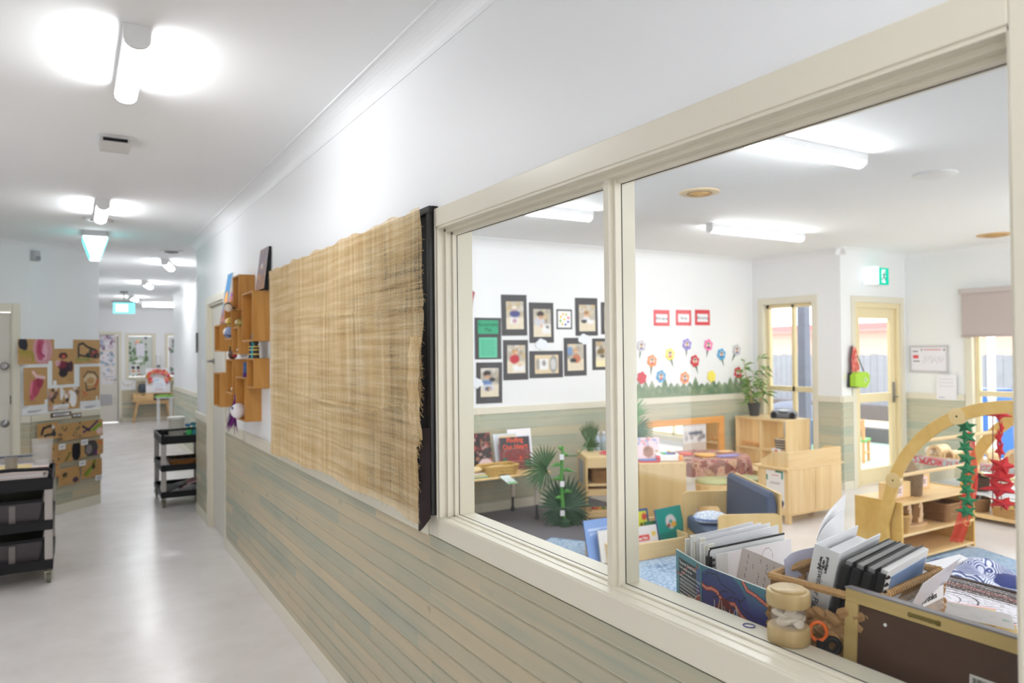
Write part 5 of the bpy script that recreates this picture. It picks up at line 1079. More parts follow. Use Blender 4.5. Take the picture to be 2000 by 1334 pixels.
t_ = thing('palm_frond', 'upright fan palm leaf standing at the back of the shelf unit', 'plant', (4.30, 5.72, .607), -28)
fan(t_, (0, 0, .03), .27, 66, 118, 12, mat('palm sage', (92, 118, 84), .6, var=.2, scale=14), -6, wd=.013); fan(t_, (0, -.02, .02), .13, 30, 150, 12, palm_m, 10, wd=.012); b = MB(); b.lathe([(.03, 0), (.035, .04), (.01, .05)], (0, 0, 0), 12); obj('base', b, palm_m, t_, smooth=True)
# ---- shelf units
RZ = -26.5
t_ = thing('shelf_unit', 'open birch shelf unit with a wicker basket, side facing the palm', 'shelf', (4.01, 5.41, .006), RZ)
for bx_, nm in (((0, .02, 0, .48, 0, .60), 'side_panel'), ((.76, .78, 0, .48, 0, .60), 'side_panel'), ((.02, .76, .0, .48, .585, .60), 'top'), ((.02, .76, 0, .018, .50, .585), 'apron'), ((.02, .76, .02, .46, .33, .35), 'shelf'), ((.02, .76, .02, .46, .03, .05), 'shelf'), ((.02, .76, .46, .48, .05, .585), 'back_panel')):
    if nm == 'back_panel': bx_ = (.02, .76, .465, .478, .33, .585)
    b = MB(); b.box(*bx_); obj(nm, b, ply if nm == 'side_panel' else lightwoodx, t_, bevel=.002)
b = MB(); b.prism([(.02, .02), (.76, .02), (.76, .4), (.5, .30), (.25, .27), (.02, .30)], 2, .245, .30); obj('curved_shelf', b, lightwoodx, t_, bevel=.002)
b = MB(); b.box(.02, .76, 0, .02, .05, .10); obj('bottom_rail', b, lightwoodx, t_, bevel=.002)
b = MB(); b.box(-.004, -.0005, .12, .36, .33, .55); obj('side_notice', b, mat('notice grey', (150, 152, 156), .5), t_)
t_ = basket('basket', 'square brown wicker basket inside the open shelf unit', 'basket', (4.01+.895*.24+.446*.2, 5.41-.446*.24+.895*.2, .358), .155, .13, .13, wickd, RZ, 8, 1.06, 20, True)
b = MB(); b.box(-.145, .145, -.12, .12, .10, .115); obj('dark_lining', b, mat('basket dark', (58, 44, 40), .9), t_)
t_ = thing('bead_tray', 'wooden tray of coloured balls at the bottom of the open shelf unit', 'toy', (4.01+.895*.06+.446*.06, 5.41-.446*.06+.895*.06, .06), RZ)
b = MB(); b.box(0, .30, 0, .05, 0, .05); obj('tray', b, lightwoodx, t_, bevel=.003)
for k, c in enumerate(((176, 60, 56), (206, 96, 60), (220, 170, 60), (110, 150, 70), (160, 170, 170), (90, 130, 120), (70, 90, 120), (150, 90, 60), (200, 70, 60))): b = MB(); b.ball((.02+.0325*k, .02, .062), .0145, 12, 8); obj('ball', b, mat('ball %d' % k, c, .4), t_, smooth=True)
t_ = thing('shelf_unit', 'birch shelf unit with its plain back panel turned to the window', 'shelf', (4.175, 4.862, .006), RZ)
b = MB(); b.box(0, .415, 0, .012, .0, .60); obj('back_panel', b, ply, t_, bevel=.008, seg=3)
for x in (0, .397): b = MB(); b.box(x, x+.018, .012, .37, 0, .60); obj('side_panel', b, ply, t_, bevel=.002)
for z in (.03, .3, .582): b = MB(); b.box(.018, .397, .012, .36, z, z+.018); obj('shelf', b, lightwoodx, t_)
b = MB()
for (x, z) in ((.04, .57), (.21, .57), (.37, .57), (.05, .06), (.3, .05)): b.lathe([(.005, 0), (.005, .002)], (x, -z, 0), 8)
obj('screw', b, mat('screw grey', (130, 116, 96), .4), t_, M=T(0, -.001, 0, -90) if False else T(0, .0, 0, 90) @ Matrix.Diagonal((1, -1, 1, 1)))
def P_(u, v, z=0): return (4.175+.895*u+.446*v, 4.862-.446*u+.895*v, z)
t_ = thing('place_mat', 'round edged red mat on the open shelf unit beside the mullion', 'mat', P_(-.02, .62, .608), RZ); b = MB(); b.lathe([(.20, 0), (.205, .004), (.19, .008), (0, .009)], (0, 0, 0), 28, 1, .8); obj('mat', b, mat('mat red', (204, 52, 58), .7), t_, smooth=True)
b = MB(); b.tube([(.195*math.cos(a), .156*math.sin(a), .006) for a in [2*math.pi*i/40 for i in range(41)]], .006, 6); obj('scalloped_edge', b, mat('mat edge', (226, 160, 156), .7), t_, smooth=True)
t_ = thing('toy_rattle', 'red, white and yellow plastic toy on the red mat', 'toy', P_(.06, .56, .618), RZ); b = MB(); b.ball((0, 0, .05), .05, 14, 8, sz=.9); obj('body', b, cream, t_, smooth=True); b = MB(); b.tube([(-.03, -.03, .03), (.0, -.07, .03)], [.028, .03], 12); obj('cap', b, mat('toy red', (206, 50, 66), .4), t_, smooth=True); b = MB(); b.tube([(-.02, .0, .08), (.08, .0, .09)], .014, 8); obj('handle', b, mat('toy yellow', (240, 200, 60), .4), t_, smooth=True); b = MB(); b.ball((-.045, -.02, .02), .02, 10, 6); obj('knob', b, navy, t_, smooth=True)
for k, (px_, lab, gm) in enumerate(((1164, 'clear bottle nearest the palm leaf on the shelf unit', None), (1176.5, 'middle clear bottle with green liquid on the shelf unit', 1), (1187, 'clear bottle half hidden by the mullion', None))):
    a = aZ(px_, 877, .612); q = (a[0]-4.01, a[1]-5.41); t_ = thing('bottle', lab, 'bottle', (a[0]-.02, a[1]-.05, .607), 0, 'clear bottles on the shelf unit')
    b = MB(); b.lathe([(.028, 0), (.033, .01), (.034, .09), (.026, .13), (.014, .155), (.014, .17)], (0, 0, 0), 16); obj('bottle', b, clear_mat('bottle blue clear', (190, 208, 224), .6, .1), t_, smooth=True)
    b = MB(); b.lathe([(.016, .165), (.016, .185), (0, .186)], (0, 0, 0), 14); obj('cap', b, white_m, t_, smooth=True)
    if gm: b = MB(); b.lathe([(.026, .004), (.031, .012), (.031, .08), (0, .081)], (0, 0, 0), 14); obj('contents', b, mat('liquid green', (150, 176, 70), .3), t_, smooth=True)
a = P_(.02, .13, .61)
def c5(c): c.blobs(24, [(226, 120, 110), (110, 150, 210), (230, 170, 190)], .03, .06, .7, (.05, .95, .68, .95)); c.ell(.5, .38, .24, .24, (170, 120, 96)); c.ell(.45, .5, .12, .1, (150, 100, 80)); c.ell(.85, .4, .08, .04, (150, 130, 60)); c.rect(0, 1, 0, .08, (150, 170, 210))
book('pale pink picture book with a brown bear standing on the plain backed unit', 'book', a, RZ, .20, .20, .012, (244, 214, 218), c5, 10, (236, 200, 206))
t_ = thing('cloth_strip', 'red and blue cloth folded on top of the plain backed unit', 'cloth', P_(.015, .01, .607), RZ); b = MB(); b.box(0, .17, .005, .10, 0, .012); obj('red_fold', b, mat('cloth red', (206, 52, 54), .8), t_, bevel=.004); b = MB(); b.box(.01, .16, .02, .09, .012, .022); obj('blue_fold', b, mat('cloth blue', (92, 116, 176), .8, var=.4, scale=50), t_, bevel=.004)
t_ = thing('toy_xylophone', 'white toy xylophone with coloured keys and red ends', 'toy', P_(.18, .05, .612), RZ)
b = MB(); b.prism([(0, 0), (.14, 0), (.14, .03), (.10, .06), (0, .05)], 0, .0, .20); obj('body', b, mat('toy white', (238, 236, 236), .4), t_, bevel=.006)
for k, c in enumerate(((120, 200, 120), (80, 170, 190), (110, 100, 190), (70, 80, 150), (60, 70, 120))): b = MB(); b.box(.05+.024*k, .068+.024*k, .02, .12, .058, .066); obj('key', b, mat('key %d' % k, c, .4), t_)
for x, c in ((-.015, 'toy red'), (.185, 'toy orange')): b = MB(); b.tube([(x, .0, .026), (x+.03, .0, .026)], .026, 12); obj('end_knob', b, mat(c, (208, 56, 60) if c == 'toy red' else (240, 150, 50), .4), t_, smooth=True)
b = MB(); b.tube([(.20, .01, .04), (.12, .12, .075)], .007, 8); obj('beater', b, mat('toy yellow', (240, 200, 60), .4), t_, smooth=True)
# floor plant with orange wrap behind the units
t_ = thing('palm_plant', 'bushy artificial palm with an orange wrapped trunk near the mirror', 'plant', (4.93, 5.86, 0), 0)
b = MB(); b.tube([(0, 0, 0), (0, 0, .35), (.0, 0, .72)], [.07, .05, .05], 10); obj('trunk', b, mat('trunk orange', (222, 140, 80), .7, var=.2, scale=30), t_, smooth=True)
for k, (c, r_, a0, a1, rz_) in enumerate((((-.02, -.02, .86), .30, 20, 130, 0), ((-.06, 0, .80), .26, 60, 200, 10), ((.02, -.04, .74), .24, -60, 60, 0), ((.06, -.03, .62), .26, -110, -10, 0), ((-.05, -.05, .72), .24, 150, 280, 0), ((0, -.04, .78), .25, -30, 90, 30))):
    fan(t_, c, r_, a0, a1, 16, mat('palm light', (110, 160, 106), .6, var=.25, scale=12) if k in (0, 5) else mat('palm mid', (86, 120, 92), .6, var=.25, scale=12), 8*(k % 3)-8, wd=.012, rz=rz_)
b = MB(); b.tube([(0, 0, .68), (-.02, -.02, .86)], .012, 6); b.tube([(0, 0, .68), (.06, -.03, .62)], .008, 6); b.tube([(0, 0, .68), (-.06, 0, .8)], .008, 6); obj('stem', b, palm_m, t_, smooth=True)
b = MB(); b.lathe([(.05, 0), (.07, .07), (.06, .12), (0, .13)], (0, 0, 0), 14); t_ = thing('toy_bird', 'small red and yellow toy perched beside the pink book', 'toy', P_(.02, .25, .607), 0); obj('body', b, mat('toy red', (208, 56, 60), .5), t_, smooth=True); b = MB(); b.ball((.0, 0, .14), .035, 12, 8); obj('head', b, mat('toy yellow', (240, 200, 60), .4), t_, smooth=True)
# ---- mirror on the far wall
orw = wood('orange pine', [(0.25, (222, 154, 80)), (0.5, (234, 168, 92)), (0.8, (242, 184, 112))], 0, 12)
t_ = thing('mirror', 'wide low mirror in an orange pine frame on the far wall', 'mirror', (5.0, YB-.024, .14), 0)
mh = .635; mw = 1.745
b = MB(); b.box(0, mw, -.03, 0, mh-.075, mh); b.box(0, mw, -.03, 0, 0, .075); b.box(0, .075, -.03, 0, .075, mh-.075); b.box(mw-.085, mw, -.03, 0, .075, mh-.075); obj('frame', b, orw, t_, bevel=.003)
mm = mat('mirror glass', (238, 240, 242), .03, metal=1.0); b = MB(); b.box(.07, mw-.08, -.012, -.006, .07, mh-.07); obj('mirror_glass', b, mm, t_)
a = aY(1336, 874, YB-.05); t_ = thing('poster', 'greyish printed poster taped on the mirror', 'poster', (a[0], YB-.038, a[2]-.12), 0); cv = Cv(.37, .40, .01, (226, 222, 222)); cv.blobs(12, [(90, 96, 112), (140, 130, 130), (190, 180, 176)], .04, .1, .7, (.1, .9, .5, .72)); cv.rect(.25, .85, .66, .72, (96, 102, 120)); cv.rect(0, 1, 0, .4, (206, 190, 176)); cv.soft(2); sheet('sheet', cv, t_, .001)
# ---- round table with printed cloth
def batik():
    m, n, l, b = nt('batik cloth'); tc = n.new('ShaderNodeTexCoord')
    v = n.new('ShaderNodeTexVoronoi'); v.inputs['Scale'].default_value = 15; l.new(tc.outputs['Object'], v.inputs['Vector'])
    s_ = n.new('ShaderNodeMath'); s_.operation = 'SINE'; mu_ = n.new('ShaderNodeMath'); mu_.operation = 'MULTIPLY'; mu_.inputs[1].default_value = 34; l.new(v.outputs['Distance'], mu_.inputs[0]); l.new(mu_.outputs[0], s_.inputs[0])
    ad = n.new('ShaderNodeMath'); ad.operation = 'MULTIPLY_ADD'; ad.inputs[1].default_value = .28; l.new(s_.outputs[0], ad.inputs[0])
    sp = n.new('ShaderNodeSeparateColor'); l.new(v.outputs['Color'], sp.inputs[0]); m3 = n.new('ShaderNodeMath'); m3.operation = 'MULTIPLY_ADD'; m3.inputs[1].default_value = .5; m3.inputs[2].default_value = .25; l.new(sp.outputs[0], m3.inputs[0]); l.new(m3.outputs[0], ad.inputs[2])
    r = ramp(n, [(.1, (130, 60, 66)), (.3, (178, 70, 70)), (.45, (150, 158, 136)), (.6, (206, 130, 122)), (.75, (214, 196, 186)), (.92, (232, 176, 90))]); r.color_ramp.interpolation = 'CONSTANT'; l.new(ad.outputs[0], r.inputs['Fac']); l.new(r.outputs[0], b.inputs['Base Color']); b.inputs['Roughness'].default_value = .6; MATS['batik'] = m; return m
TX, TY, TZ_ = 5.54, 5.38, .50
t_ = thing('round_table', 'round low playroom table under the printed cloth', 'table', (TX, TY, 0), 0)
b = MB(); b.lathe([(.385, TZ_-.025), (.385, TZ_), (0, TZ_)], (0, 0, 0), 32); obj('tabletop', b, lightwoodx, t_)
for k in range(4): a_ = math.pi/4+k*math.pi/2; b = MB(); b.tube([(.25*math.cos(a_), .25*math.sin(a_), TZ_-.025), (.28*math.cos(a_), .28*math.sin(a_), 0)], [.022, .018], 10); obj('leg', b, lightwood, t_, smooth=True)
t_ = thing('tablecloth', 'batik cloth in red, olive and cream hanging over the round table', 'tablecloth', (TX, TY, TZ_+.001), 0); b = MB()
def tcf(u, v):
    a = 2*math.pi*u
    if v < .6: r_ = .392*v/.6; return (r_*math.cos(a), r_*math.sin(a), .004)
    k = (v-.6)/.4; r_ = .392+.012*math.sin(min(1, k*3)*math.pi/2)+.022*k*math.sin(a*11)+.014*k*math.sin(a*5+1); return (r_*math.cos(a), r_*math.sin(a), .004-.155*k*(1+.10*math.sin(a*4+.8)))
b.grid(tcf, 110, 20, .003); obj('cloth', b, batik(), t_, smooth=True)
def disc(nm, lab, cat, x, y, r_, c, sy=1, h=.02, z=TZ_+.008):
    t_ = thing(nm, lab, cat, (x, y, z), 0); b = MB(); b.lathe([(r_*.9, 0), (r_, h*.5), (r_*.97, h), (0, h)], (0, 0, 0), 24, 1, sy); obj('disc', b, mat('disc '+lab[:12], c, .6), t_, smooth=True); b = MB(); b.lathe([(r_*.8, h), (r_*.8, h+.003), (0, h+.003)], (0, 0, 0), 20, 1, sy); obj('surface', b, mat('disc top '+lab[:12], tuple(min(255, q+12) for q in c), .6), t_, smooth=True)
disc('wooden_board', 'round tan board on the printed cloth, nearest the mirror poster', 'board', 5.44, 5.33, .105, (226, 178, 108)); disc('plate', 'red round plate on the printed cloth', 'plate', 5.36, 5.52, .075, (220, 90, 74), h=.014); disc('place_mat', 'lilac oval mat on the printed cloth', 'mat', 5.62, 5.20, .15, (150, 140, 186), .5, .01); disc('wooden_board', 'pale oval board at the far side of the printed cloth', 'board', 5.80, 5.40, .10, (226, 180, 130), .6, .014)
drum = lightwoodx
for k, (x, y, lab) in enumerate(((5.22, 5.02, 'drum stool with a pale green cushion nearest the plain backed unit'), (5.56, 4.92, 'drum stool with a shiny green cushion behind the blue sofa'))):
    t_ = thing('drum_stool', lab, 'stool', (x, y, 0), 0, 'drum stools around the round table'); b = MB(); b.lathe([(.16, .22), (.165, .31), (.155, .315), (.15, .22)], (0, 0, 0), 28); b.lathe([(.135, 0), (.14, .02), (.13, .22), (.12, .22)], (0, 0, 0), 28); obj('shell', b, drum, t_, smooth=True)
    b = MB(); b.lathe([(.15, .312), (.162, .325), (.15, .345), (.08, .36), (0, .362)], (0, 0, 0), 24); obj('cushion', b, mat('cushion sage', (186, 190, 140), .3), t_, smooth=True)
t_ = thing('block_box', 'pale birch cube box behind the drum stools', 'box', (5.82, 5.0, 0), -5); b = MB(); b.box(0, .26, 0, .26, 0, .36); obj('body', b, lightwood, t_, bevel=.006); b = MB(); b.box(-.004, .264, -.004, .264, .36, .372); obj('lid', b, lightwoodx, t_, bevel=.004)
t_ = thing('hanging_pouch', 'dark red pouch hanging on the birch cube box', 'bag', (5.93, 4.955, .18), -5); b = MB(); b.box(0, .13, -.02, 0, 0, .17); obj('pouch', b, mat('pouch red', (168, 52, 60), .7), t_, bevel=.008); b = MB(); b.box(.05, .08, -.024, -.02, .12, .15); obj('button', b, mat('button pale', (206, 150, 140), .5), t_); b = MB(); b.tube([(.02, -.01, .16), (.04, -.006, .21), (.09, -.006, .21), (.11, -.01, .16)], .005, 6); obj('strap', b, mat('pouch red', (168, 52, 60), .7), t_, smooth=True)
# ---- blue sofa with timber ends
def rrect(x0, x1, z0, z1, r_, n=5):
    pts = []
    for (cx, cz, a0) in ((x1-r_, z0+r_, -90), (x1-r_, z1-r_, 0), (x0+r_, z1-r_, 90), (x0+r_, z0+r_, 180)):
        for k in range(n): a = R(a0+90*k/(n-1)); pts.append((cx+r_*math.cos(a), cz+r_*math.sin(a)))
    return pts
def holed(outer, inner, y0_, y1_):
    b = MB(); n = len(outer); vs = [(p[0], y, p[1]) for y in (y0_, y1_) for p in outer+inner]; fs = []
    for i in range(n):
        j = (i+1) % n; fs += [(i, j, n+j, n+i), (2*n+i, 3*n+i, 3*n+j, 2*n+j), (i, 2*n+i, 2*n+j, j), (n+i, n+j, 3*n+j, 3*n+i)]
    return b.add(vs, fs)
t_ = thing('sofa', 'small blue sofa with cut out plywood ends', 'sofa', (3.73, 3.54, .014), -28); bl = mat('sofa vinyl', (72, 84, 108), .5, var=.08, scale=8, bump=.05)
for y in (0, .83): obj('end_panel', holed(rrect(0, .43, 0, .45, .035), rrect(.11, .32, .28, .355, .036) if y == 0 else rrect(.09, .30, .22, .33, .05), y, y+.022), ply, t_, bevel=.002)
b = MB(); b.box(.02, .36, .024, .828, .16, .27); obj('seat_cushion', b, bl, t_, bevel=.03, seg=4)
b = MB(); b.prism([(.335, .20), (.42, .20), (.42, .50), (.40, .585), (.37, .60), (.345, .56)], 1, .024, .828); obj('back_cushion', b, bl, t_, bevel=.02, seg=3)
b = MB(); b.box(.422, .44, .0, .852, .0, .585); obj('back_board', b, ply, t_, bevel=.004)
b = MB(); b.box(.02, .36, .024, .828, .06, .16); obj('seat_base', b, ply, t_)
t_ = thing('cushion', 'blue and white patterned cushion lying inside the sofa end opening', 'cushion', (4.09, 3.96, .285), -28)
b = MB(); b.ball((0, 0, .04), .13, 18, 8, sz=.36, sy=.8); obj('body', b, rug_mat('cushion print', (110, 140, 190), (190, 204, 224), (230, 234, 240), 30), t_, smooth=True); b = MB(); b.tube([(.13*math.cos(a), .104*math.sin(a), .04) for a in [2*math.pi*i/30 for i in range(31)]], .005, 6); obj('piping', b, mat('piping blue', (90, 120, 176), .7), t_, smooth=True)
# ---- book box on the floor
t_ = thing('book_browser', 'low birch book box on the blue rug', 'book box', (3.36, 4.215, .014), -3)
for bb, nm in (((0, .70, 0, .018, 0, .125), 'front_panel'), ((0, .70, .15, .168, 0, .17), 'divider'), ((0, .70, .32, .338, 0, .22), 'back_panel'), ((-.018, 0, 0, .338, 0, .15), 'end_panel'), ((.70, .718, 0, .338, 0, .15), 'end_panel'), ((0, .70, .018, .32, 0, .015), 'floor_panel')):
    b = MB(); b.box(*bb); obj(nm, b, lightwoodx, t_, bevel=.004)
def pl(c): pass
def bb1(c): c.line([(.1, .75), (.8, .78)], .012, (210, 222, 244)); c.line([(.15, .65), (.7, .67)], .010, (200, 214, 240))
a = aZ(1145, 1090, .03); book('light blue picture book leaning at the left end of the book box', 'book', (3.235, 4.33, .03), -3, .30, .30, .012, (134, 164, 216), bb1, 14, (96, 124, 180))
book('white book with a dark window, in front of the light blue one', 'book', (3.30, 4.265, .03), -3, .22, .23, .012, (232, 226, 220), lambda c: c.rect(.62, .9, .3, .7, (70, 80, 76)), 12)
book('white paperback with a red sticker in the book box', 'book', (3.545, 4.26, .03), -3, .30, .215, .012, (236, 232, 232), lambda c: (c.rect(.3, .75, .5, .68, (216, 70, 66)), c.rect(.24, .3, .5, .68, (50, 46, 46)), c.ell(.88, .7, .07, .06, (230, 196, 90))), 14, title='Happy Tales', tc_=(240, 220, 220), ts=.022, tz=.585)
book('yellow board book with blue edges behind the white paperback', 'book', (3.66, 4.42, .03), -3, .25, .30, .02, (226, 226, 70), lambda c: (c.rect(0, .06, 0, 1, (44, 84, 150)), c.rect(0, 1, .94, 1, (44, 84, 150)), c.rect(.94, 1, 0, 1, (44, 84, 150)), c.rect(.12, .26, .66, .86, (214, 214, 230)), c.ell(.84, .8, .1, .1, (220, 80, 70)), c.ell(.8, .5, .07, .09, (240, 240, 240)), c.ell(.7, .6, .04, .05, (60, 60, 50)), c.ell(.25, .45, .04, .04, (60, 70, 50))), 12, (44, 84, 150))
book('dark green thin book between the yellow and teal books', 'book', (3.80, 4.33, .03), -3, .16, .22, .012, (70, 140, 90), lambda c: c.blobs(14, [(50, 110, 70), (110, 160, 100)], .08, .2, .6), 10, (60, 110, 80), title='Trucks', tc_=(206, 222, 190), ts=.03, tz=.55)
book('tall teal picture book with a round sticker, largest in the book box', 'book', (3.87, 4.25, .03), 6, .29, .32, .014, (22, 146, 136), lambda c: (c.rect(0, 1, 0, .42, (16, 126, 120)), c.ell(.52, .66, .2, .19, (226, 214, 216)), c.ell(.52, .66, .05, .05, (40, 160, 150)), c.ell(.62, .58, .1, .07, (240, 176, 60)), c.ell(.42, .57, .07, .05, (150, 70, 60))), 12, (60, 90, 160))
# ---- shelf beneath the plant
t_ = thing('open_shelf', 'pale open backed shelf in front of the garden window', 'shelf', (6.87, 5.49, 0), 0)
for y in (0, .36, .72): b = MB(); b.box(0, .41, y, y+.02, 0, .75); obj('upright_panel', b, lightwood, t_, bevel=.002)
b = MB(); b.box(-.004, .414, -.004, .744, .75, .77); obj('top', b, lightwoodx, t_, bevel=.002)
for y in (.02, .38):
    for z in (.06, .40): b = MB(); b.box(0, .41, y, y+.34, z, z+.018); obj('shelf', b, lightwoodx, t_, bevel=.001)
b = MB(); b.box(0, .02, .02, .72, 0, .06); obj('kick_rail', b, lightwoodx, t_)
t_ = thing('bamboo_plant', 'leafy potted bamboo on the open shelf by the corner', 'plant', (7.06, 6.10, .771), 0)
b = MB(); b.lathe([(.055, 0), (.075, .14), (.08, .14), (.08, .155), (.07, .155), (.068, .13), (0, .13)], (0, 0, 0), 22); obj('pot', b, mat('pot charcoal', (66, 64, 66), .5), t_, smooth=True)
stems = []
for k in range(7):
    a_ = k*2.4; r_ = .03+.012*(k % 3); p0 = Vector((r_*math.cos(a_), r_*math.sin(a_), .13)); p1 = Vector((r_*3.2*math.cos(a_)+.02, r_*3.2*math.sin(a_), .13+.62-.07*k)); mid = (p0+p1)/2+Vector((.01, 0, 0)); stems.append((p0, mid, p1)); b = MB(); b.tube([p0, mid, p1], [.006, .005, .003], 6); obj('cane', b, mat('cane tan', (176, 152, 96), .5), t_, smooth=True)
lfm = [mat('bamboo leaf a', (106, 148, 66), .5), mat('bamboo leaf b', (136, 174, 90), .5), mat('bamboo leaf c', (84, 124, 60), .5)]
for k in range(100):
    s0 = stems[k % 7]; f = rnd.uniform(.25, 1.0); p = s0[0].lerp(s0[2], f); a_ = rnd.uniform(0, 6.28); el = rnd.uniform(-.7, .7); L = rnd.uniform(.09, .19); d = Vector((math.cos(a_)*math.cos(el), math.sin(a_)*math.cos(el), math.sin(el))); e = p+d*L+Vector((0, 0, -.03)); m_ = p+d*L*.5+Vector((0, 0, .008)); si = d.cross(Vector((0, 0, 1))).normalized()*.010
    b = MB(); b.add([p, m_-si, m_+si, e, m_+Vector((0, 0, -.002))], [(0, 1, 3), (0, 3, 2), (0, 4, 1), (0, 2, 4), (1, 4, 3), (2, 3, 4)]); obj('leaf', b, lfm[k % 3], t_)
t_ = thing('portable_stereo', 'grey and silver portable stereo on the open shelf', 'stereo', (7.10, 5.70, .771), -60)
b = MB(); b.prism([(-.09, 0), (.09, 0), (.10, .03), (.07, .075), (-.02, .085), (-.09, .05)], 0, -.14, .14); obj('body', b, mat('stereo grey', (92, 94, 100), .3), t_, bevel=.015, seg=3)
b = MB(); b.lathe([(.07, 0), (.07, .01), (.05, .014), (0, .014)], (0, 0, .08), 20); obj('disc_lid', b, mat('stereo silver', (190, 192, 198), .3), t_, smooth=True)
for x in (-.10, .10): b = MB(); b.lathe([(.03, 0), (.034, .012), (0, .013)], (0, 0, 0), 16); obj('speaker', b, black_m, t_, smooth=True, M=T(x, -.088, .042, 90))
b = MB(); b.tube([(-.12, 0, .06), (-.10, .02, .11), (.10, .02, .11), (.12, 0, .06)], .008, 8); obj('handle', b, mat('stereo silver', (190, 192, 198), .3), t_, smooth=True)
t_ = thing('wooden_train', 'natural wood toy rails and blocks in the left bay of the open shelf', 'toy', (6.93, 5.93, .419), 0)
for k in range(6): b = MB(); b.box(0, .09, .03+.037*k, .06+.037*k, 0, .022+.012*(k % 2)); obj('block', b, wood('toy timber', [(0.25, (206, 160, 100)), (0.6, (222, 180, 120)), (0.9, (232, 196, 140))], 0), t_, bevel=.002)
b = MB(); b.tube([(.0, .02, .05), (.0, .24, .05)], .006, 6); b.tube([(.0, .02, 0), (.0, .02, .05)], .005, 6); b.tube([(.0, .24, 0), (.0, .24, .05)], .005, 6); obj('rail', b, orw, t_, smooth=True)
t_ = basket('basket', 'blue and cream striped round basket in the right bay of the open shelf', 'basket', (6.99, 5.62, .419), .075, .075, .12, mat('basket cream', (226, 210, 180), .8), 0, 9, 1.2, 20)
for z in (.025, .055, .085, .112): b = MB(); k = z/.12; b.tube([(.083*(1+.2*k)*math.cos(a), .083*(1+.2*k)*math.sin(a), z) for a in [2*math.pi*i/30 for i in range(31)]], .007, 6); obj('navy_stripe', b, mat('basket navy', (66, 72, 92), .8), t_, smooth=True)
# ---- play kitchen desk
t_ = thing('play_cabinet', 'birch play cabinet on short legs with a raised back, notice on its side', 'cabinet', (5.5, 4.38, 0), 0)
b = MB(); b.box(0, .76, 0, .012, .09, .485); obj('back_panel', b, lightwood, t_, bevel=.002)
b = MB(); b.box(.372, .378, -.001, .002, .10, .48); obj('panel_joint', b, mat('joint tan', (190, 150, 96), .6), t_)
for x in (0, .742): b = MB(); b.box(x, x+.018, .012, .34, .09, .485); obj('side_panel', b, lightwood, t_, bevel=.002)
b = MB(); b.box(-.03, .79, -.008, .38, .485, .503); obj('worktop', b, lightwoodx, t_, bevel=.004)
b = MB(); b.box(-.01, .77, -.008, .34, .075, .09); obj('base_board', b, lightwoodx, t_, bevel=.003)
for x in (0, .715):
    for y in (0, .295): b = MB(); b.box(x, x+.045, y, y+.045, 0, .09); obj('leg', b, lightwood, t_, bevel=.004)
b = MB(); b.box(0, .76, 0, .014, .503, .645); obj('raised_back', b, lightwoodx, t_, bevel=.002)
for x in (0, .746): b = MB(); b.prism([(0.014, .503), (.30, .503), (.30, .55), (.16, .64), (.014, .645)], 0, x, x+.014); obj('raised_side', b, lightwood, t_, bevel=.002)
t_ = thing('notice', 'white notice with green corners on the side of the play cabinet', 'notice', (5.4985, 4.625, .14), -90); cv = Cv(.20, .33, .006, (240, 238, 236)); cv.rect(0, .08, .7, .86, (40, 140, 120)); cv.rect(.5, .92, .94, 1, (40, 140, 120)); cv.rect(.85, .95, .78, 1, (40, 140, 120)); cv.rect(.3, .7, .86, .88, (214, 90, 80))
for k in range(8): cv.rect(.2+.03*(k % 3), .8-.04*(k % 2), .5+.04*k, .508+.04*k, (160, 160, 165))
cv.ell(.12, .22, .07, .16, (60, 50, 56)); cv.ell(.6, .2, .05, .07, (190, 70, 50)); cv.line([(.4, .22), (.85, .2)], .01, (196, 100, 70)); cv.line([(.6, .2), (.6, .04)], .01, (196, 100, 70)); cv.ell(.9, .12, .08, .12, (50, 50, 80)); cv.rect(.0, .95, 0, .05, (170, 90, 70)); sheet('sheet', cv, t_, .001)
t_ = thing('paper_card', 'small white card with a red mark on the play cabinet top', 'card', (5.55, 4.50, .503), 0); b = MB(); b.box(0, .001, 0, .10, 0, .16); obj('card', b, paper_m, t_); b = MB(); b.lathe([(.02, 0), (.02, .001)], (0, 0, 0), 12); obj('mark', b, mat('mark red', (210, 90, 80), .6), t_, M=T(-.001, .05, .13, 0, -90))
# ---- arch frame and its shelf
t_ = thing('play_shelf', 'birch play shelf standing between the feet of the wooden arch', 'shelf', (5.10, 3.09, .014), 0)
for x in (0, .962): b = MB(); b.box(x, x+.018, 0, .37, 0, .45); obj('side_panel', b, archw, t_, bevel=.002)
b = MB(); b.box(.018, .962, 0, .37, .425, .445); obj('top', b, ttop, t_, bevel=.002)
for z in (.20, .02): b = MB(); b.box(.018, .962, .0, .355, z, z+.018); obj('shelf', b, ttop, t_, bevel=.002)
b = MB(); b.box(.018, .962, .355, .367, .02, .425); obj('back_panel', b, mat('hardboard brown', (140, 92, 58), .6, var=.1, scale=6), t_)
t_ = thing('play_arch', 'large double wooden arch joined by dowels over the play shelf', 'play frame', (0, 0, 0), 0)
cy_, cz_ = 2.30, .33
def arc_band(x0, x1, a0, a1, ro=.915, ri=.832, n=26):
    b = MB(); vs = []; fs = []
    for i in range(n+1):
        a = R(a0+(a1-a0)*i/n)
        for r_ in (ro, ri):
            for x in (x0, x1): vs.append((x, cy_+r_*math.cos(a), cz_+r_*math.sin(a)))
    for i in range(n):
        k = i*4; fs += [(k, k+1, k+5, k+4), (k+2, k+6, k+7, k+3), (k, k+4, k+6, k+2), (k+1, k+3, k+7, k+5)]
    fs += [(0, 2, 3, 1), (n*4, n*4+1, n*4+3, n*4+2)]; return b.add(vs, fs)
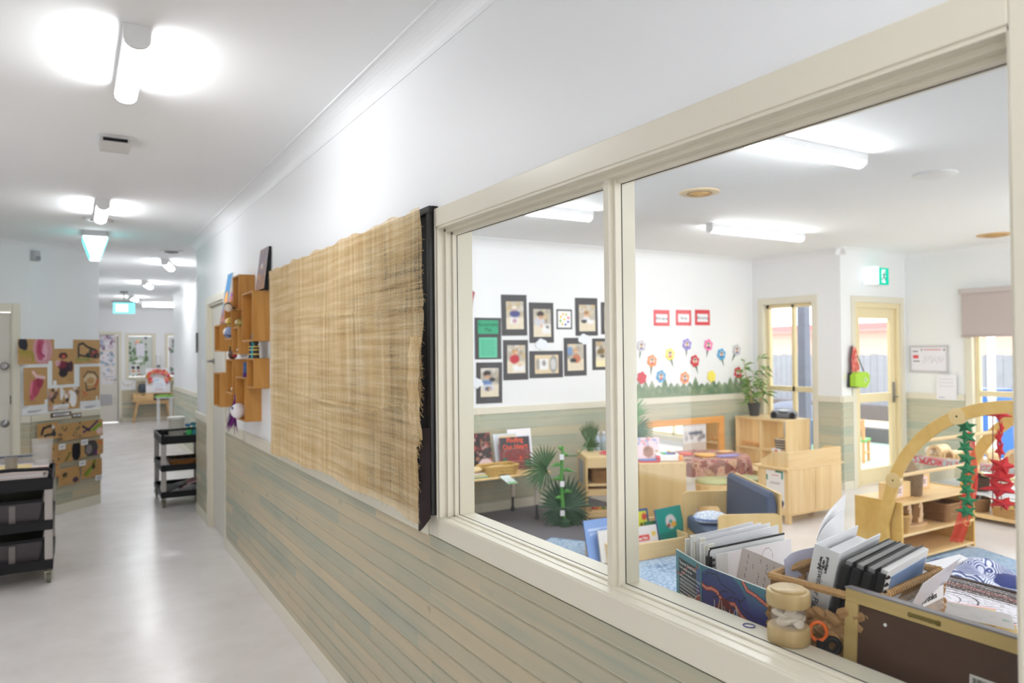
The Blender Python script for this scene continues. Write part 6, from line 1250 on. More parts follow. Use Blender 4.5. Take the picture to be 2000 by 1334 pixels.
for x0 in (5.052, 6.09):
    for a0, a1 in ((18, 68), (62, 122), (116, 162)): dx = .004 if a0 == 62 else 0; obj('arch_segment', arc_band(x0-dx, x0+.024+dx, a0, a1), archw, t_, bevel=.003)
    for s_ in (1, -1): b = MB(); b.prism([(cy_+s_*.915*math.cos(R(20)), cz_+.915*math.sin(R(20))), (cy_+s_*.832*math.cos(R(20)), cz_+.832*math.sin(R(20))), (cy_+s_*.87, .30), (cy_+s_*.86, .0), (cy_+s_*.955, .0), (cy_+s_*.955, .30)], 0, x0-.004, x0+.028); obj('foot', b, archw, t_, bevel=.003)
    for a in (20, 65, 119): b = MB(); b.lathe([(.055, 0), (.055, .036), (0, .036)], (0, 0, 0), 24); obj('joint_disc', b, wood('pale disc', [(0.25, (216, 186, 126)), (0.6, (226, 198, 142)), (0.9, (232, 208, 156))], 1), t_, M=T(x0-.008, cy_+.872*math.cos(R(a)), cz_+.872*math.sin(R(a)), 0, 90)); b = MB(); b.lathe([(.007, 0), (.007, .002)], (0, 0, 0), 10); obj('bolt', b, mat('bolt dark', (60, 56, 50), .4), t_, M=T(x0-.0095, cy_+.872*math.cos(R(a)), cz_+.872*math.sin(R(a)), 0, 90))
for a in (22, 43, 66, 100): b = MB(); b.tube([(5.08, cy_+.872*math.cos(R(a)), cz_+.872*math.sin(R(a))), (6.09, cy_+.872*math.cos(R(a)), cz_+.872*math.sin(R(a)))], .014, 12); obj('dowel', b, lightwoodx, t_, smooth=True)
def star(parent, c, w_, h_, m, ang, nm='folded_star'):
    b = MB(); n = 5; o = []
    for k in range(2*n): a = math.pi*k/n+ang; r_ = 1 if k % 2 == 0 else .48; o.append((c[0]+w_*r_*math.cos(a), c[2]+h_*r_*math.sin(a)))
    vs = [(p[0], c[1], p[1]) for p in o]+[(c[0], c[1]-w_*.35, c[2]), (c[0], c[1]+w_*.35, c[2])]; k = 2*n
    fs = [(i, (i+1) % k, k) for i in range(k)]+[((i+1) % k, i, k+1) for i in range(k)]; b.add(vs, fs); return obj(nm, b, m, parent)
gm_ = mat('felt green', (24, 118, 72), .8, var=.15, scale=20); rm_ = mat('felt red', (200, 36, 44), .8, var=.12, scale=20)
t_ = thing('star_garland', 'hanging garland of folded dark green stars below the near arch', 'garland', (5.13, 2.655, 0), -58)
for k in range(9): star(t_, (.006*math.sin(k*2.1), 0, 1.05-.071*k), .062+.008*math.sin(k*1.7+1), .052, gm_, .35*k+.3)
b = MB(); b.tube([(0, 0, 1.13), (0, 0, .42)], .003, 6); obj('cord', b, gm_, t_, smooth=True); b = MB(); b.tube([(.018*math.cos(a), 0, .402+.018*math.sin(a)) for a in [2*math.pi*i/14 for i in range(15)]], .003, 5); obj('ring', b, mat('ring brass', (214, 160, 90), .3, metal=.7), t_, smooth=True)
for nm, x, y, lab, spec in (('star_garland', 5.50, 2.62, 'garland of red folded stars hanging in the middle of the arch', ((1.115, .085, .05), (1.02, .02, .06), (.95, .03, .07), (.865, .035, .07), (.76, .10, .07), (.68, .12, .06), (.60, .13, .07), (.50, .10, .05))), ):
    t_ = thing(nm, lab, 'garland', (x, y, 0), -58)
    for k, (z, w_, h_) in enumerate(spec): star(t_, (.01*math.sin(k*2), 0, z), w_, h_, rm_, .4*k+.9)
    b = MB(); b.tube([(0, 0, 1.16), (0, 0, .45)], .003, 6); b.tube([(-.04, 0, 1.1), (-.05, 0, .46)], .003, 6); obj('cord', b, mat('cord dark red', (120, 24, 34), .7), t_, smooth=True)
chif = clear_mat('red chiffon', (232, 60, 52), .5, .8)
t_ = thing('red_scarf', 'sheer red scarf knotted on a dowel and trailing to the floor', 'scarf', (aY(1892, 862, 2.93)[0], 2.93, 0), -58)
b = MB(); b.grid(lambda u, v: ((.012+.034*math.sin(min(1, v*1.6)*1.9))*(u-.5)*2+.035*math.sin(v*3.0)-.10*v**1.5, -.03+.012*math.sin(u*11+v*5), .93-.80*v), 14, 30, .001); obj('scarf_cloth', b, chif, t_, smooth=True); b = MB(); b.ball((0, -.005, .935), .025, 10, 7, sz=.7); b.tube([(0, 0, .93), (.03, -.02, .89), (.035, -.02, .83)], [.008, .007, .003], 6); obj('knot', b, rm_, t_, smooth=True)
# things on the play shelf
def pbox(lab, x, y, w_, rz_):
    t_ = thing('card_box', lab, 'box', (x, y, .460), rz_); b = MB(); b.box(0, w_, 0, .014, 0, .115); b.box(0, w_, .09, .104, 0, .115); b.box(0, .014, .014, .09, 0, .115); b.box(w_-.014, w_, .014, .09, 0, .115); b.box(.014, w_-.014, .014, .09, 0, .01); obj('tray', b, ttop, t_, bevel=.002)
    for x_ in (.03, w_-.13) if w_ > .3 else (.04,): cv = Cv(.10, .085, .005, (236, 216, 214)); cv.ell(.5, .5, .2, .2, (140, 124, 124)); cv.ell(.5, .5, .12, .12, (226, 210, 206)); cv.line([(.15, .7), (.5, .5), (.85, .7)], .003, (150, 130, 130)); cv.line([(.15, .3), (.5, .5), (.85, .3)], .003, (150, 130, 130)); sheet('line_drawing', cv, t_, .001, M=T(x_, -.0015, .015))
pbox('wooden card box with a line drawing at the near left of the play shelf top', 5.16, 3.20, .24, 0); pbox('long wooden card box with two drawings at the back of the play shelf top', 5.50, 3.34, .36, -4)
t_ = basket('basket', 'tall lidded brown wicker basket on the play shelf top', 'basket', (5.47, 3.22, .460), .05, .05, .17, wickg, 0, 12, 1.2, 16); b = MB(); b.lathe([(.068, .0), (.07, .01), (.05, .03), (.02, .08), (.008, .10), (0, .10)], (0, .02, .175), 18); obj('lid', b, wickg, t_, smooth=True); b = MB(); b.ball((0, -.01, .18), .05, 14, 7, sz=.35); obj('white_filling', b, mat('filling', (228, 222, 216), .8), t_, smooth=True)
t_ = thing('wooden_penguins', 'pair of carved wooden penguin figures on a base inside the play shelf', 'figure', (5.36, 3.16, .233), 0)
pw = wood('bare timber', [(0.25, (214, 178, 134)), (0.6, (226, 194, 152)), (0.9, (236, 208, 170))], 2)
b = MB(); b.lathe([(.15, 0), (.15, .014), (0, .014)], (.12, .08, 0), 26, 1.1, .45); obj('base', b, pw, t_)
for x in (.04, .19): b = MB(); b.prism([(x-.035, .014), (x+.02, .014), (x+.026, .05), (x+.04, .07), (x+.028, .085), (x+.03, .13), (x+.02, .16), (x-.01, .165), (x-.03, .13), (x-.038, .07)], 1, .05, .10); obj('figure', b, pw, t_, bevel=.004); b = MB(); b.prism([(x-.03, .13), (x-.01, .13), (x-.025, .05), (x-.045, .06)], 1, .035, .05); obj('wing', b, pw, t_, bevel=.003)
basket('basket', 'small tapered basket at the left end inside the play shelf', 'basket', (5.20, 3.16, .233), .045, .045, .12, wick, 0, 9, 1.3, 16)
basket('basket', 'dark square basket at the right end inside the play shelf', 'basket', (5.86, 3.22, .233), .11, .09, .13, wickd, 0, 9, 1.08, 20, True)
# bundled cloth on the rug
def scarf_mat():
    m, n, l, b = nt('lace print'); tc = n.new('ShaderNodeTexCoord'); v = n.new('ShaderNodeTexVoronoi'); v.inputs['Scale'].default_value = 7; l.new(tc.outputs['Object'], v.inputs['Vector'])
    a = n.new('ShaderNodeMath'); a.operation = 'MULTIPLY'; a.inputs[1].default_value = 70; s_ = n.new('ShaderNodeMath'); s_.operation = 'SINE'; l.new(v.outputs['Distance'], a.inputs[0]); l.new(a.outputs[0], s_.inputs[0])
    nz = n.new('ShaderNodeTexNoise'); nz.inputs['Scale'].default_value = 3.0; l.new(tc.outputs['Object'], nz.inputs['Vector']); ad = n.new('ShaderNodeMath'); ad.operation = 'MULTIPLY_ADD'; ad.inputs[1].default_value = .2; l.new(s_.outputs[0], ad.inputs[0]); l.new(nz.outputs['Fac'], ad.inputs[2])
    r = ramp(n, [(.36, (52, 62, 116)), (.44, (84, 104, 168)), (.50, (186, 194, 222)), (.62, (226, 228, 240))]); l.new(ad.outputs[0], r.inputs['Fac']); l.new(r.outputs[0], b.inputs['Base Color']); b.inputs['Roughness'].default_value = .8; MATS['lace'] = m; return m
t_ = thing('bundled_cloth', 'crumpled navy cloth with white lace pattern on the pale blue rug', 'cloth', (4.93, 2.52, .016), -40)
lace = scarf_mat(); b = MB()
def bun(u, v):
    a = 2*math.pi*u; ph = math.pi*.5*v; r_ = .27*math.cos(ph)*(1+.13*math.sin(3*a+1)+.08*math.sin(7*a))+.001; return (r_*math.cos(a)*1.15, r_*math.sin(a)*.9, .17*math.sin(ph)*(1+.25*math.sin(2*a))+.02*math.sin(a*5+v*7)*v*(1-v)*3)
b.grid(bun, 60, 18); obj('main_fold', b, lace, t_, smooth=True)
for k, (x, y, r_, z) in enumerate(((-.12, .06, .10, .12), (.05, .1, .09, .13), (.16, -.05, .08, .08))): b = MB(); b.ball((x, y, z), r_, 16, 10, sz=.7, sx=1.5); obj('fold', b, lace if k == 1 else mat('navy cotton', (52, 62, 118), .8, var=.3, scale=10), t_, smooth=True)
# ---- long activity table on the garden side
t_ = thing('activity_table', 'long white playroom table with a red patterned runner on its edge', 'table', (7.02, 1.2, 0), 0); wt = mat('table white', (226, 228, 228), .4)
b = MB(); b.box(0, .60, 0, 2.92, .485, .51); obj('tabletop', b, wt, t_, bevel=.004)
for y in (.02, 1.45, 2.85): b = MB(); b.box(.02, .58, y, y+.03, 0, .485); obj('upright', b, mat('upright cream', (216, 206, 180), .5), t_, bevel=.003)
b = MB(); b.box(.0, .58, .05, 2.85, .24, .26); obj('shelf', b, wt, t_, bevel=.003); b = MB(); b.box(-.02, .58, .05, 2.88, .04, .075); obj('bottom_shelf', b, ttop, t_, bevel=.003)
def run_mat(): return rug_mat('runner print', (150, 50, 56), (206, 96, 96), (180, 190, 190), 22)
t_ = thing('table_runner', 'red patterned runner along the edge of the white table', 'runner', (7.02, 1.2, .511), 0); b = MB(); b.box(-.006, .12, .01, 2.93, 0, .004); b.box(-.010, -.004, .01, 2.93, -.055, .004); obj('cloth', b, run_mat(), t_); b = MB(); b.box(.0, .12, 2.90, 2.93, .004, .006); obj('hem', b, mat('hem red', (160, 60, 66), .8), t_)
amb = lightwood
for k, (y, r_, lab) in enumerate(((4.02, .075, 'first wooden arch block at the end of the white table'), (3.88, .05, 'narrow upright wooden block on the white table'), (3.75, .05, 'second narrow wooden block on the white table'), (3.60, .085, 'middle wooden arch block behind the green garland'), (3.30, .10, 'large wooden arch block behind the red garland'), (3.12, .06, 'wooden arch block nearest the window edge'))):
    t_ = thing('arch_block', lab, 'toy block', (7.28, y, .511), 0, 'wooden arch blocks on the white table'); b = MB()
    o = [(r_*math.cos(math.pi*i/14), r_*.4+r_*1.15*math.sin(math.pi*i/14)) for i in range(15)]; o = [(r_, 0)]+o+[(-r_, 0)]; q = .72; inn = [(-r_*q, 0)]+[(-r_*q*math.cos(math.pi*i/14), r_*.4+r_*1.15*q*math.sin(math.pi*i/14)) for i in range(15)]+[(r_*q, 0)]
    b.prism(o+inn, 0, -.09, .09); obj('arch', b, amb, t_); b = MB(); b.box(-.091, .09, -r_*.7, r_*.7, 0, .006); obj('plinth', b, ttop, t_)
b = MB(); b.ball((0, 0, .045), .05, 14, 8, sx=1.2); t_ = thing('pebble_toy', 'cream rounded toy at the far end of the white table', 'toy', (7.25, 4.09, .511), 0); obj('body', b, cream, t_, smooth=True); b = MB(); b.ball((.0, -.05, .02), .02, 8, 6); obj('foot', b, cream, t_, smooth=True)
t_ = basket('basket', 'round brown basket of pens on the bottom shelf of the white table', 'basket', (7.13, 3.62, .076), .10, .10, .11, wickd, 0, 8, 1.15, 18)
for k in range(9): b = MB(); a_ = k*.7; b.tube([(.04*math.cos(a_), .04*math.sin(a_), .02), (.08*math.cos(a_), .08*math.sin(a_), .15)], .006, 6); obj('pen', b, [white_m, grey_m, wickg][k % 3], t_, smooth=True)
t_ = basket('basket', 'wide wicker basket of colourful dinosaurs on the bottom shelf of the white table', 'basket', (7.14, 3.28, .076), .14, .17, .09, wick, 0, 7, 1.12, 24)
for k, (x, y, c, r_) in enumerate(((-.05, -.06, (200, 206, 70), .05), (.0, .05, (110, 180, 80), .055), (-.06, .1, (84, 70, 140), .04), (.04, -.1, (70, 150, 196), .045), (-.08, 0, (220, 190, 110), .035))):
    b = MB(); b.tube([(x-.05, y-.04, .07), (x, y, .10), (x+.04, y+.03, .09), (x+.07, y+.06, .14)], [.01, r_*.6, r_*.5, .012], 8); obj('toy_dinosaur', b, mat('dino %d' % k, c, .5), t_, smooth=True)
basket('basket', 'dark basket on the middle shelf of the white table', 'basket', (7.14, 3.62, .261), .09, .10, .11, mat('wicker dark', (92, 68, 52), .8, var=.3, scale=60), 0, 8, 1.1, 18)
# ---- garden side wall things
def wallE(px, py): return aX(px, py, XE)
t_ = thing('roller_blind', 'half lowered taupe roller blind over the garden window', 'blind', (XE-.02, 4.455, 1.70), -90)
b = MB(); b.box(0, 2.0, -.052, .0, .47, .525); obj('cassette', b, mat('blind rail', (196, 186, 182), .5), t_, bevel=.006)
b = MB(); b.box(.02, 1.98, -.030, -.028, .0, .48); obj('fabric', b, mat('blind fabric', (190, 176, 172), .8), t_); b = MB(); b.box(.015, 1.985, -.036, -.022, -.012, .008); obj('bottom_bar', b, mat('blind bar', (180, 166, 162), .6), t_, bevel=.003)
a = wallE(1778.5, 727); t_ = thing('evacuation_plan', 'framed evacuation floor plan beside the garden door', 'sign', (XE, a[1], 1.285), -90)
W_ = 5.05-4.60; b = MB(); b.box(0, W_, -.02, 0, 0, .02); b.box(0, W_, -.02, 0, .295, .315); b.box(0, .02, -.02, 0, .02, .295); b.box(W_-.02, W_, -.02, 0, .02, .295); obj('frame', b, mat('frame pewter', (196, 192, 196), .4), t_, bevel=.002)
cv = Cv(W_-.03, .285, .006, (232, 230, 238)); cv.rect(.05, .22, .5, .66, (214, 80, 84)); cv.rect(.05, .2, .78, .82, (60, 60, 66)); cv.rect(.05, .24, .38, .42, (90, 90, 96)); cv.rect(.35, .85, .85, .89, (220, 140, 150)); cv.rect(.27, .275, .02, .9, (180, 180, 190)); cv.ell(.3, .87, .02, .03, (60, 60, 66)); cv.ell(.92, .87, .02, .03, (60, 60, 66))
for k in range(9): x = .33+.065*k; cv.line([(x, .3+.05*(k % 3)), (x+.05, .5-.06*(k % 2)), (x+.02, .62)], .004, (190, 150, 170) if k % 2 else (150, 160, 190))
sheet('plan', cv, t_, .003, M=T(.015, -.010, .015))
a = wallE(1832, 783); t_ = thing('paper_notice', 'plain white notice sheet taped beneath the evacuation plan', 'notice', (XE-.024, a[1], .975), -90); cv = Cv(.225, .29, .008, (234, 232, 238))
for k in range(9): cv.rect(.15, .85-.1*(k % 2), .25+.07*k, .262+.07*k, (206, 204, 214))
cv.rect(.1, .4, .08, .1, (150, 150, 190)); sheet('sheet', cv, t_, .001)
t_ = thing('first_aid_bag', 'lime green and black first aid bag hanging beside the garden door', 'bag', (7.42, YD-.01, 1.14), 0); lime = mat('lime nylon', (164, 206, 50), .6)
b = MB(); b.prism([(0, .01), (.20, -.01), (.26, .05), (.26, .14), (.22, .17), (.05, .17), (0, .13)], 1, -.10, -.02); obj('pocket', b, lime, t_, bevel=.012, seg=3); b = MB(); b.prism([(-.02, .0), (.19, -.012), (.19, .16), (0, .165)], 1, -.022, -.002); obj('back_section', b, black_m, t_, bevel=.008)
b = MB(); b.box(.16, .18, -.106, -.10, .05, .11); b.box(.14, .20, -.106, -.10, .07, .09); obj('cross', b, mat('cross pale', (220, 236, 190), .5), t_)
b = MB(); b.tube([(0.02, -.02, .15), (.02, -.03, .34), (.06, -.015, .46)], .008, 6); b.tube([(.06, -.015, .46), (.15, -.03, .33), (.22, -.05, .17)], .007, 6); obj('strap', b, mat('strap dark', (70, 50, 60), .7), t_, smooth=True)
for k in range(7): b = MB(); x = .03+.017*k; b.grid(lambda u, v: (.065+(x-.065)*min(1, .2+v)+.016*(u-.5)*2, -.035-.008*math.sin(v*9+k), .45-(.26+.02*(k % 3))*v), 3, 12, .002); obj('ribbon', b, mat('ribbon %d' % (k % 2), ((212, 84, 72), (228, 150, 140))[k % 2], .7), t_, smooth=True)
b = MB(); b.tube([(.06, 0, .46), (.06, -.03, .46), (.06, -.035, .475)], .005, 6); obj('hook', b, chrome_m, t_, smooth=True)
t_ = thing('sticky_note', 'tiny pale yellow note on the wall beside the bag', 'note', (7.36, YD-.001, 1.23), 0); b = MB(); b.box(0, .05, -.001, 0, 0, .06); obj('note', b, mat('note yellow', (236, 234, 206), .7), t_)
# ---- outside
conc = mat('pale concrete', (214, 210, 202), .8, var=.05, scale=3)
b = MB(); b.box(XC+.13, 9.7, YD+.13, 24, -.12, -.05); b.box(XE+.13, 9.7, -6, YD+.13, -.12, -.05); tag(obj('patio', b, conc), 'pale concrete patio outside the garden door', 'patio')
b = MB(); b.box(9.7, 11.7, -6, 24, -.14, -.045); tag(obj('artificial_lawn', b, mat('turf green', (160, 190, 174), .95, var=.2, scale=60)), 'strip of artificial green lawn beyond the patio', 'lawn')
slp = mat('sleeper grey', (104, 98, 100), .9, var=.2, scale=8)
def sleeper(lab, x0, y0_, y1_, z0_, z1_):
    t_ = thing('retaining_sleeper', lab, 'retaining wall', (x0, y0_, 0), 0, 'timber sleepers in the garden')
    k = y0_
    while k < y1_-.1: b = MB(); b.box(0, .2, k-y0_, min(k+2.38, y1_)-y0_, z0_, z1_); obj('sleeper', b, slp, t_, bevel=.01); k += 2.4
sleeper('low grey timber sleeper wall at the back of the lawn', 11.7, -4, 22, -.14, .20); 
b = MB(); b.grid(lambda u, v: (11.91+1.77*u, -4+26*v, .12+.10*math.sin(u*3.1)*(1+.6*math.sin(v*22))), 8, 60, .2); tag(obj('sand_bed', b, mat('pale sand', (214, 200, 172), .95, var=.1, scale=9)), 'long mound of pale sand in front of the fence', 'sand')
sleeper('upper grey timber sleeper wall under the paling fence', 13.7, -4, 22, .1, .42)
pal = mat('weathered paling', (146, 148, 158), .9, var=.15, scale=5)
t_ = thing('paling_fence', 'weathered grey timber paling fence beyond the garden', 'fence', (14.1, 5.0, 0), 0)
k = 0
for i in range(64): b = MB(); y = 1.5+i*.148; b.box(0, .018, y, y+.14, .35, 1.42+.012*(i % 3)); obj('paling', b, pal, t_)
b = MB(); b.box(.02, .06, 1.5, 11, .6, .68); b.box(.02, .06, 1.5, 11, 1.15, 1.23); obj('rail', b, pal, t_)
b = MB(); b.box(.0, .018, -10, 1.5, .35, 1.43); tag(obj('fence_run', b, pal, t_), None, None)
t_ = thing('neighbour_house', 'neighbouring weatherboard house with a red roof edge behind the fence', 'house', (16.4, -4, 0), 0)
b = MB(); b.box(0, .3, 0, 24, 0, 2.02); obj('wall', b, mat('weatherboard', (212, 202, 196), .8), t_)
b = MB()
for k in range(12): b.prism([(-.02, .9+.09*k), (0, .9+.09*k), (0, .985+.09*k)], 1, 0, 24)
obj('weatherboard', b, mat('board edge', (206, 178, 162), .8), t_); b = MB(); b.box(-.35, .3, 0, 24, 2.02, 2.16); obj('fascia', b, mat('fascia red', (206, 120, 118), .6), t_, bevel=.01)
b = MB(); b.prism([(-.4, 2.16), (3.0, 2.9), (3.0, 2.16)], 1, 0, 24); 
t_ = thing('veranda_post', 'dark grey blue veranda post outside the garden window', 'post', (8.6, 6.56, 0), 0); b = MB(); b.box(-.06, .06, -.06, .06, -.05, 3.2); obj('post', b, mat('post slate', (108, 112, 128), .7), t_, bevel=.006); b = MB(); b.box(-.08, .08, -.08, .08, -.05, .0); obj('shoe', b, grey_m, t_)
t_ = thing('downpipe', 'white round downpipe outside the blind window', 'pipe', aX(1936, 700, 10.2)[:2]+(0,), 0); b = MB(); b.tube([(0, 0, -.05), (0, 0, 3.2)], .045, 14); obj('pipe', b, white_m, t_, smooth=True); b = MB(); b.lathe([(.052, .9), (.052, .94)], (0, 0, 0), 14); obj('clip', b, white_m, t_)
a = aX(1932, 790, 10.8); t_ = thing('water_barrel', 'blue plastic barrel outside the blind window', 'barrel', (a[0], a[1], -.05), 0); b = MB(); b.lathe([(.25, 0), (.29, .2), (.29, .7), (.25, .98), (.2, 1.0), (0, 1.0)], (0, 0, 0), 24); obj('barrel', b, mat('barrel blue', (60, 110, 186), .4), t_, smooth=True); b = MB(); b.lathe([(.27, 1.0), (.27, 1.05), (0, 1.06)], (0, 0, 0), 24); obj('lid', b, mat('lid blue', (50, 90, 156), .4), t_, smooth=True)
t_ = thing('garden_chair', 'small wooden chair with a green seat outside the garden door', 'chair', (9.62, 6.50, -.05), 20)
b = MB(); b.box(-.17, .17, -.17, .17, .30, .33); obj('seat', b, mat('seat green', (104, 176, 90), .5), t_, bevel=.006)
for x in (-.14, .14):
    for y in (-.14, .14): b = MB(); b.box(x-.02, x+.02, y-.02, y+.02, 0, .30 if x > 0 else .62); obj('leg', b, mat('chair pine', (214, 160, 110), .6), t_, bevel=.003)
b = MB(); b.box(-.15, -.13, -.14, .14, .46, .6); obj('backrest', b, mat('chair pine', (214, 160, 110), .6), t_, bevel=.003); b = MB(); b.box(-.14, .14, -.15, -.13, .12, .15); b.box(-.14, .14, .13, .15, .12, .15); obj('stretcher', b, mat('chair pine', (214, 160, 110), .6), t_)
t_ = thing('toy_chair', 'pale blue plastic chair beyond the open shelf outside', 'chair', (8.9, 6.62, -.05), 0); pbl = mat('plastic sky', (130, 176, 206), .4)
b = MB(); b.box(-.17, .17, -.17, .17, .30, .33); obj('seat', b, pbl, t_, bevel=.01); b = MB(); b.grid(lambda u, v: (-.17, -.17+.34*u, .33+.34*v*(1-.3*(2*u-1)**2)), 10, 8, .02); obj('backrest', b, pbl, t_, smooth=True)
for x in (-.14, .14):
    for y in (-.14, .14): b = MB(); b.tube([(x, y, .30), (x*1.15, y*1.15, 0)], .015, 8); obj('leg', b, mat('plastic lime', (110, 190, 110), .4), t_, smooth=True)
t_ = thing('garden_rock', 'dark rounded rock outside the garden window', 'rock', (10.9, 8.6, .05), 0); b = MB(); b.ball((0, 0, .25), .5, 14, 9, sz=.7, sx=1.3); obj('boulder', b, mat('rock blue grey', (110, 114, 130), .9, var=.2, scale=4), t_, smooth=True); b = MB(); b.ball((.5, -.5, .15), .3, 12, 8, sz=.7); obj('small_boulder', b, mat('rock blue grey', (110, 114, 130), .9, var=.2, scale=4), t_, smooth=True)
b = MB(); b.grid(lambda u, v: (0.6*math.cos(6.28*u)*v, 1.2*math.sin(6.28*u)*v, .35*(1-v*v)), 24, 8, .05); one('garden_hedge', b, mat('hedge green', (120, 150, 100), .9, var=.3, scale=20), 'low green shrub mound beyond the corridor end window', 'shrub', (1.6, 21.5, -.05), 0, smooth=True)
# ================================================================ cabinet under the window, playroom side, and what stands on it
ZT = .97
t_ = thing('low_cabinet', 'wide birch cabinet on the playroom side beneath the right pane', 'cabinet', (1.205, -.60, .006), 0)
b = MB(); b.box(0, .805, 0, 1.97, ZT-.03, ZT-.006); obj('worktop', b, ttop, t_, bevel=.004)
for y in (0, .65, 1.30, 1.952): b = MB(); b.box(.01, .79, y, y+.018, 0, ZT-.03); obj('upright_panel', b, ply, t_, bevel=.002)
b = MB(); b.box(.78, .80, .018, 1.952, .05, ZT-.03); obj('front_panel', b, ply, t_, bevel=.002); b = MB(); b.box(.01, .78, .018, 1.952, .05, .07); obj('shelf', b, ply, t_)
# runner with dot painting, and the long drawing
def dots():
    m, n, l, b = nt('dot runner'); tc = n.new('ShaderNodeTexCoord'); sp = n.new('ShaderNodeSeparateXYZ'); l.new(tc.outputs['Object'], sp.inputs[0])
    nz = n.new('ShaderNodeTexNoise'); nz.inputs['Scale'].default_value = 9; nz.inputs['Detail'].default_value = 2; l.new(tc.outputs['Object'], nz.inputs['Vector'])
    k = n.new('ShaderNodeMath'); k.operation = 'MULTIPLY_ADD'; k.inputs[1].default_value = .06; l.new(nz.outputs['Fac'], k.inputs[0]); l.new(sp.outputs['X'], k.inputs[2])
    q = n.new('ShaderNodeMath'); q.operation = 'MULTIPLY'; q.inputs[1].default_value = 8.5; l.new(k.outputs[0], q.inputs[0]); f = n.new('ShaderNodeMath'); f.operation = 'FRACT'; l.new(q.outputs[0], f.inputs[0])
    r = ramp(n, [(.0, (96, 88, 88)), (.2, (78, 60, 58)), (.36, (130, 86, 84)), (.5, (74, 66, 66)), (.66, (112, 108, 108)), (.85, (92, 72, 68))]); r.color_ramp.interpolation = 'CONSTANT'; l.new(f.outputs[0], r.inputs['Fac'])
    v = n.new('ShaderNodeTexVoronoi'); v.inputs['Scale'].default_value = 170; l.new(tc.outputs['Object'], v.inputs['Vector']); c = n.new('ShaderNodeMath'); c.operation = 'LESS_THAN'; c.inputs[1].default_value = .34; l.new(v.outputs['Distance'], c.inputs[0])
    w = n.new('ShaderNodeTexWave'); w.inputs['Scale'].default_value = 14; w.inputs['Distortion'].default_value = 7; l.new(tc.outputs['Object'], w.inputs['Vector']); g = n.new('ShaderNodeMath'); g.operation = 'GREATER_THAN'; g.inputs[1].default_value = .5; l.new(w.outputs['Fac'], g.inputs[0]); cc = n.new('ShaderNodeMath'); cc.operation = 'MULTIPLY'; l.new(c.outputs[0], cc.inputs[0]); l.new(g.outputs[0], cc.inputs[1])
    mx = n.new('ShaderNodeMix'); mx.data_type = 'RGBA'; mx.inputs['B'].default_value = lin((206, 190, 186)); l.new(cc.outputs[0], mx.inputs['Factor']); l.new(r.outputs[0], mx.inputs['A']); l.new(mx.outputs['Result'], b.inputs['Base Color']); b.inputs['Roughness'].default_value = .85; MATS['dots'] = m; return m
t_ = thing('patterned_runner', 'dark brown and grey dot patterned cloth covering the cabinet top', 'cloth', (1.46, -.5, ZT), 0)
b = MB(); b.grid(lambda u, v: (.554*u, 1.80*v, .0035+.001*math.sin(v*23)+.0008*math.sin(u*17)), 10, 40, .002); obj('cloth', b, dots(), t_, smooth=True); b = MB(); b.box(.548, .560, 0, 1.80, .001, .006); obj('hem', b, mat('runner hem', (74, 62, 60), .85), t_)
cv = Cv(.62, .30, .0022, (232, 228, 236))
for k in range(46):
    z = .04+.021*k; x = 0
    while x < 1: q = cv.rs.uniform(.01, .035); cv.line([(x, z+.015*math.sin(x*14+k*.3)), (x+q, z+.015*math.sin((x+q)*14+k*.3))], .0011, (120, 112, 122)); x += q+cv.rs.uniform(.006, .02)
for (cx, cz, r_) in ((.62, .42, .5), (.22, .7, .3)):
    cv.line([(cx+.16*r_*2*math.cos(a), cz+r_*.75*math.sin(a)) for a in [i/20*6.28 for i in range(14)]], .005, (84, 76, 84)); cv.line([(cx-.03+.11*r_*2*math.cos(a), cz+r_*.5*math.sin(a)) for a in [i/20*6.28 for i in range(13)]], .003, (110, 100, 110))
cv.line([(.1, .55), (.2, .62), (.3, .6), (.36, .68), (.5, .7), (.6, .8)], .003, (70, 64, 72)); cv.line([(0, .97), (1, .97)], .003, (60, 56, 60))
t_ = thing('line_drawing', 'long white sheet of black line patterns lying on the dotted cloth', 'drawing', (1.60, 1.12, ZT+.008), -90); sheet('sheet', cv, t_, .0015, M=T(0, 0, 0, -90))
yb = wood('block yellow', [(0.25, (226, 190, 110)), (0.6, (236, 206, 132)), (0.9, (240, 216, 150))], 0)
for k, (px_, py_, w_, d_, z, rz_, lab) in enumerate(((1862, 1200, .16, .12, .010, -64, 'upper pale wooden board with pencil drawing under the white card'), (1905, 1222, .15, .10, .001, -62, 'lower yellow wooden board nearest the frame edge'))):
    a = aZ(px_, py_, ZT+.02); t_ = thing('drawing_board', lab, 'board', (a[0], a[1], ZT+.010+z), rz_); b = MB(); b.box(-w_/2, w_/2, -d_/2, d_/2, 0, .010); obj('board', b, yb, t_, bevel=.001)
    b = MB(); b.box(-w_/2, w_/2, d_/2-.012, d_/2-.001, .0100, .0104); obj('pink_edge', b, mat('pastel pink', (240, 196, 200), .7), t_)
    if k == 0: b = MB(); b.lathe([(.006, .010), (.006, .012), (0, .0125)], (0.0, .03, 0), 12, 1.4, .8); obj('red_dot', b, mat('dot red', (206, 60, 60), .6), t_)
cv = Cv(.16, .10, .0028, (238, 236, 240))
for k in range(6): cv.line([(.08+.02*(k % 2), .2+.12*k), (.4, .22+.12*k), (.8-.1*(k % 3), .2+.12*k)], .0012, (170, 170, 180))
cv.line([(.2, .96), (.3, .9), (.28, .84)], .002, (110, 120, 140)); cv.ell(.92, .5, .05, .05, (110, 186, 170))
a = aZ(1845, 1188, ZT+.03); t_ = thing('paper_card', 'white handwritten card on top of the pale wooden board', 'card', (a[0]-.02, a[1]-.04, ZT+.033), 28+90+180); sheet('card', cv, t_, .001, bend=lambda x, z: (x-.06, z-.05, .004+.006*math.cos(x*14)), )
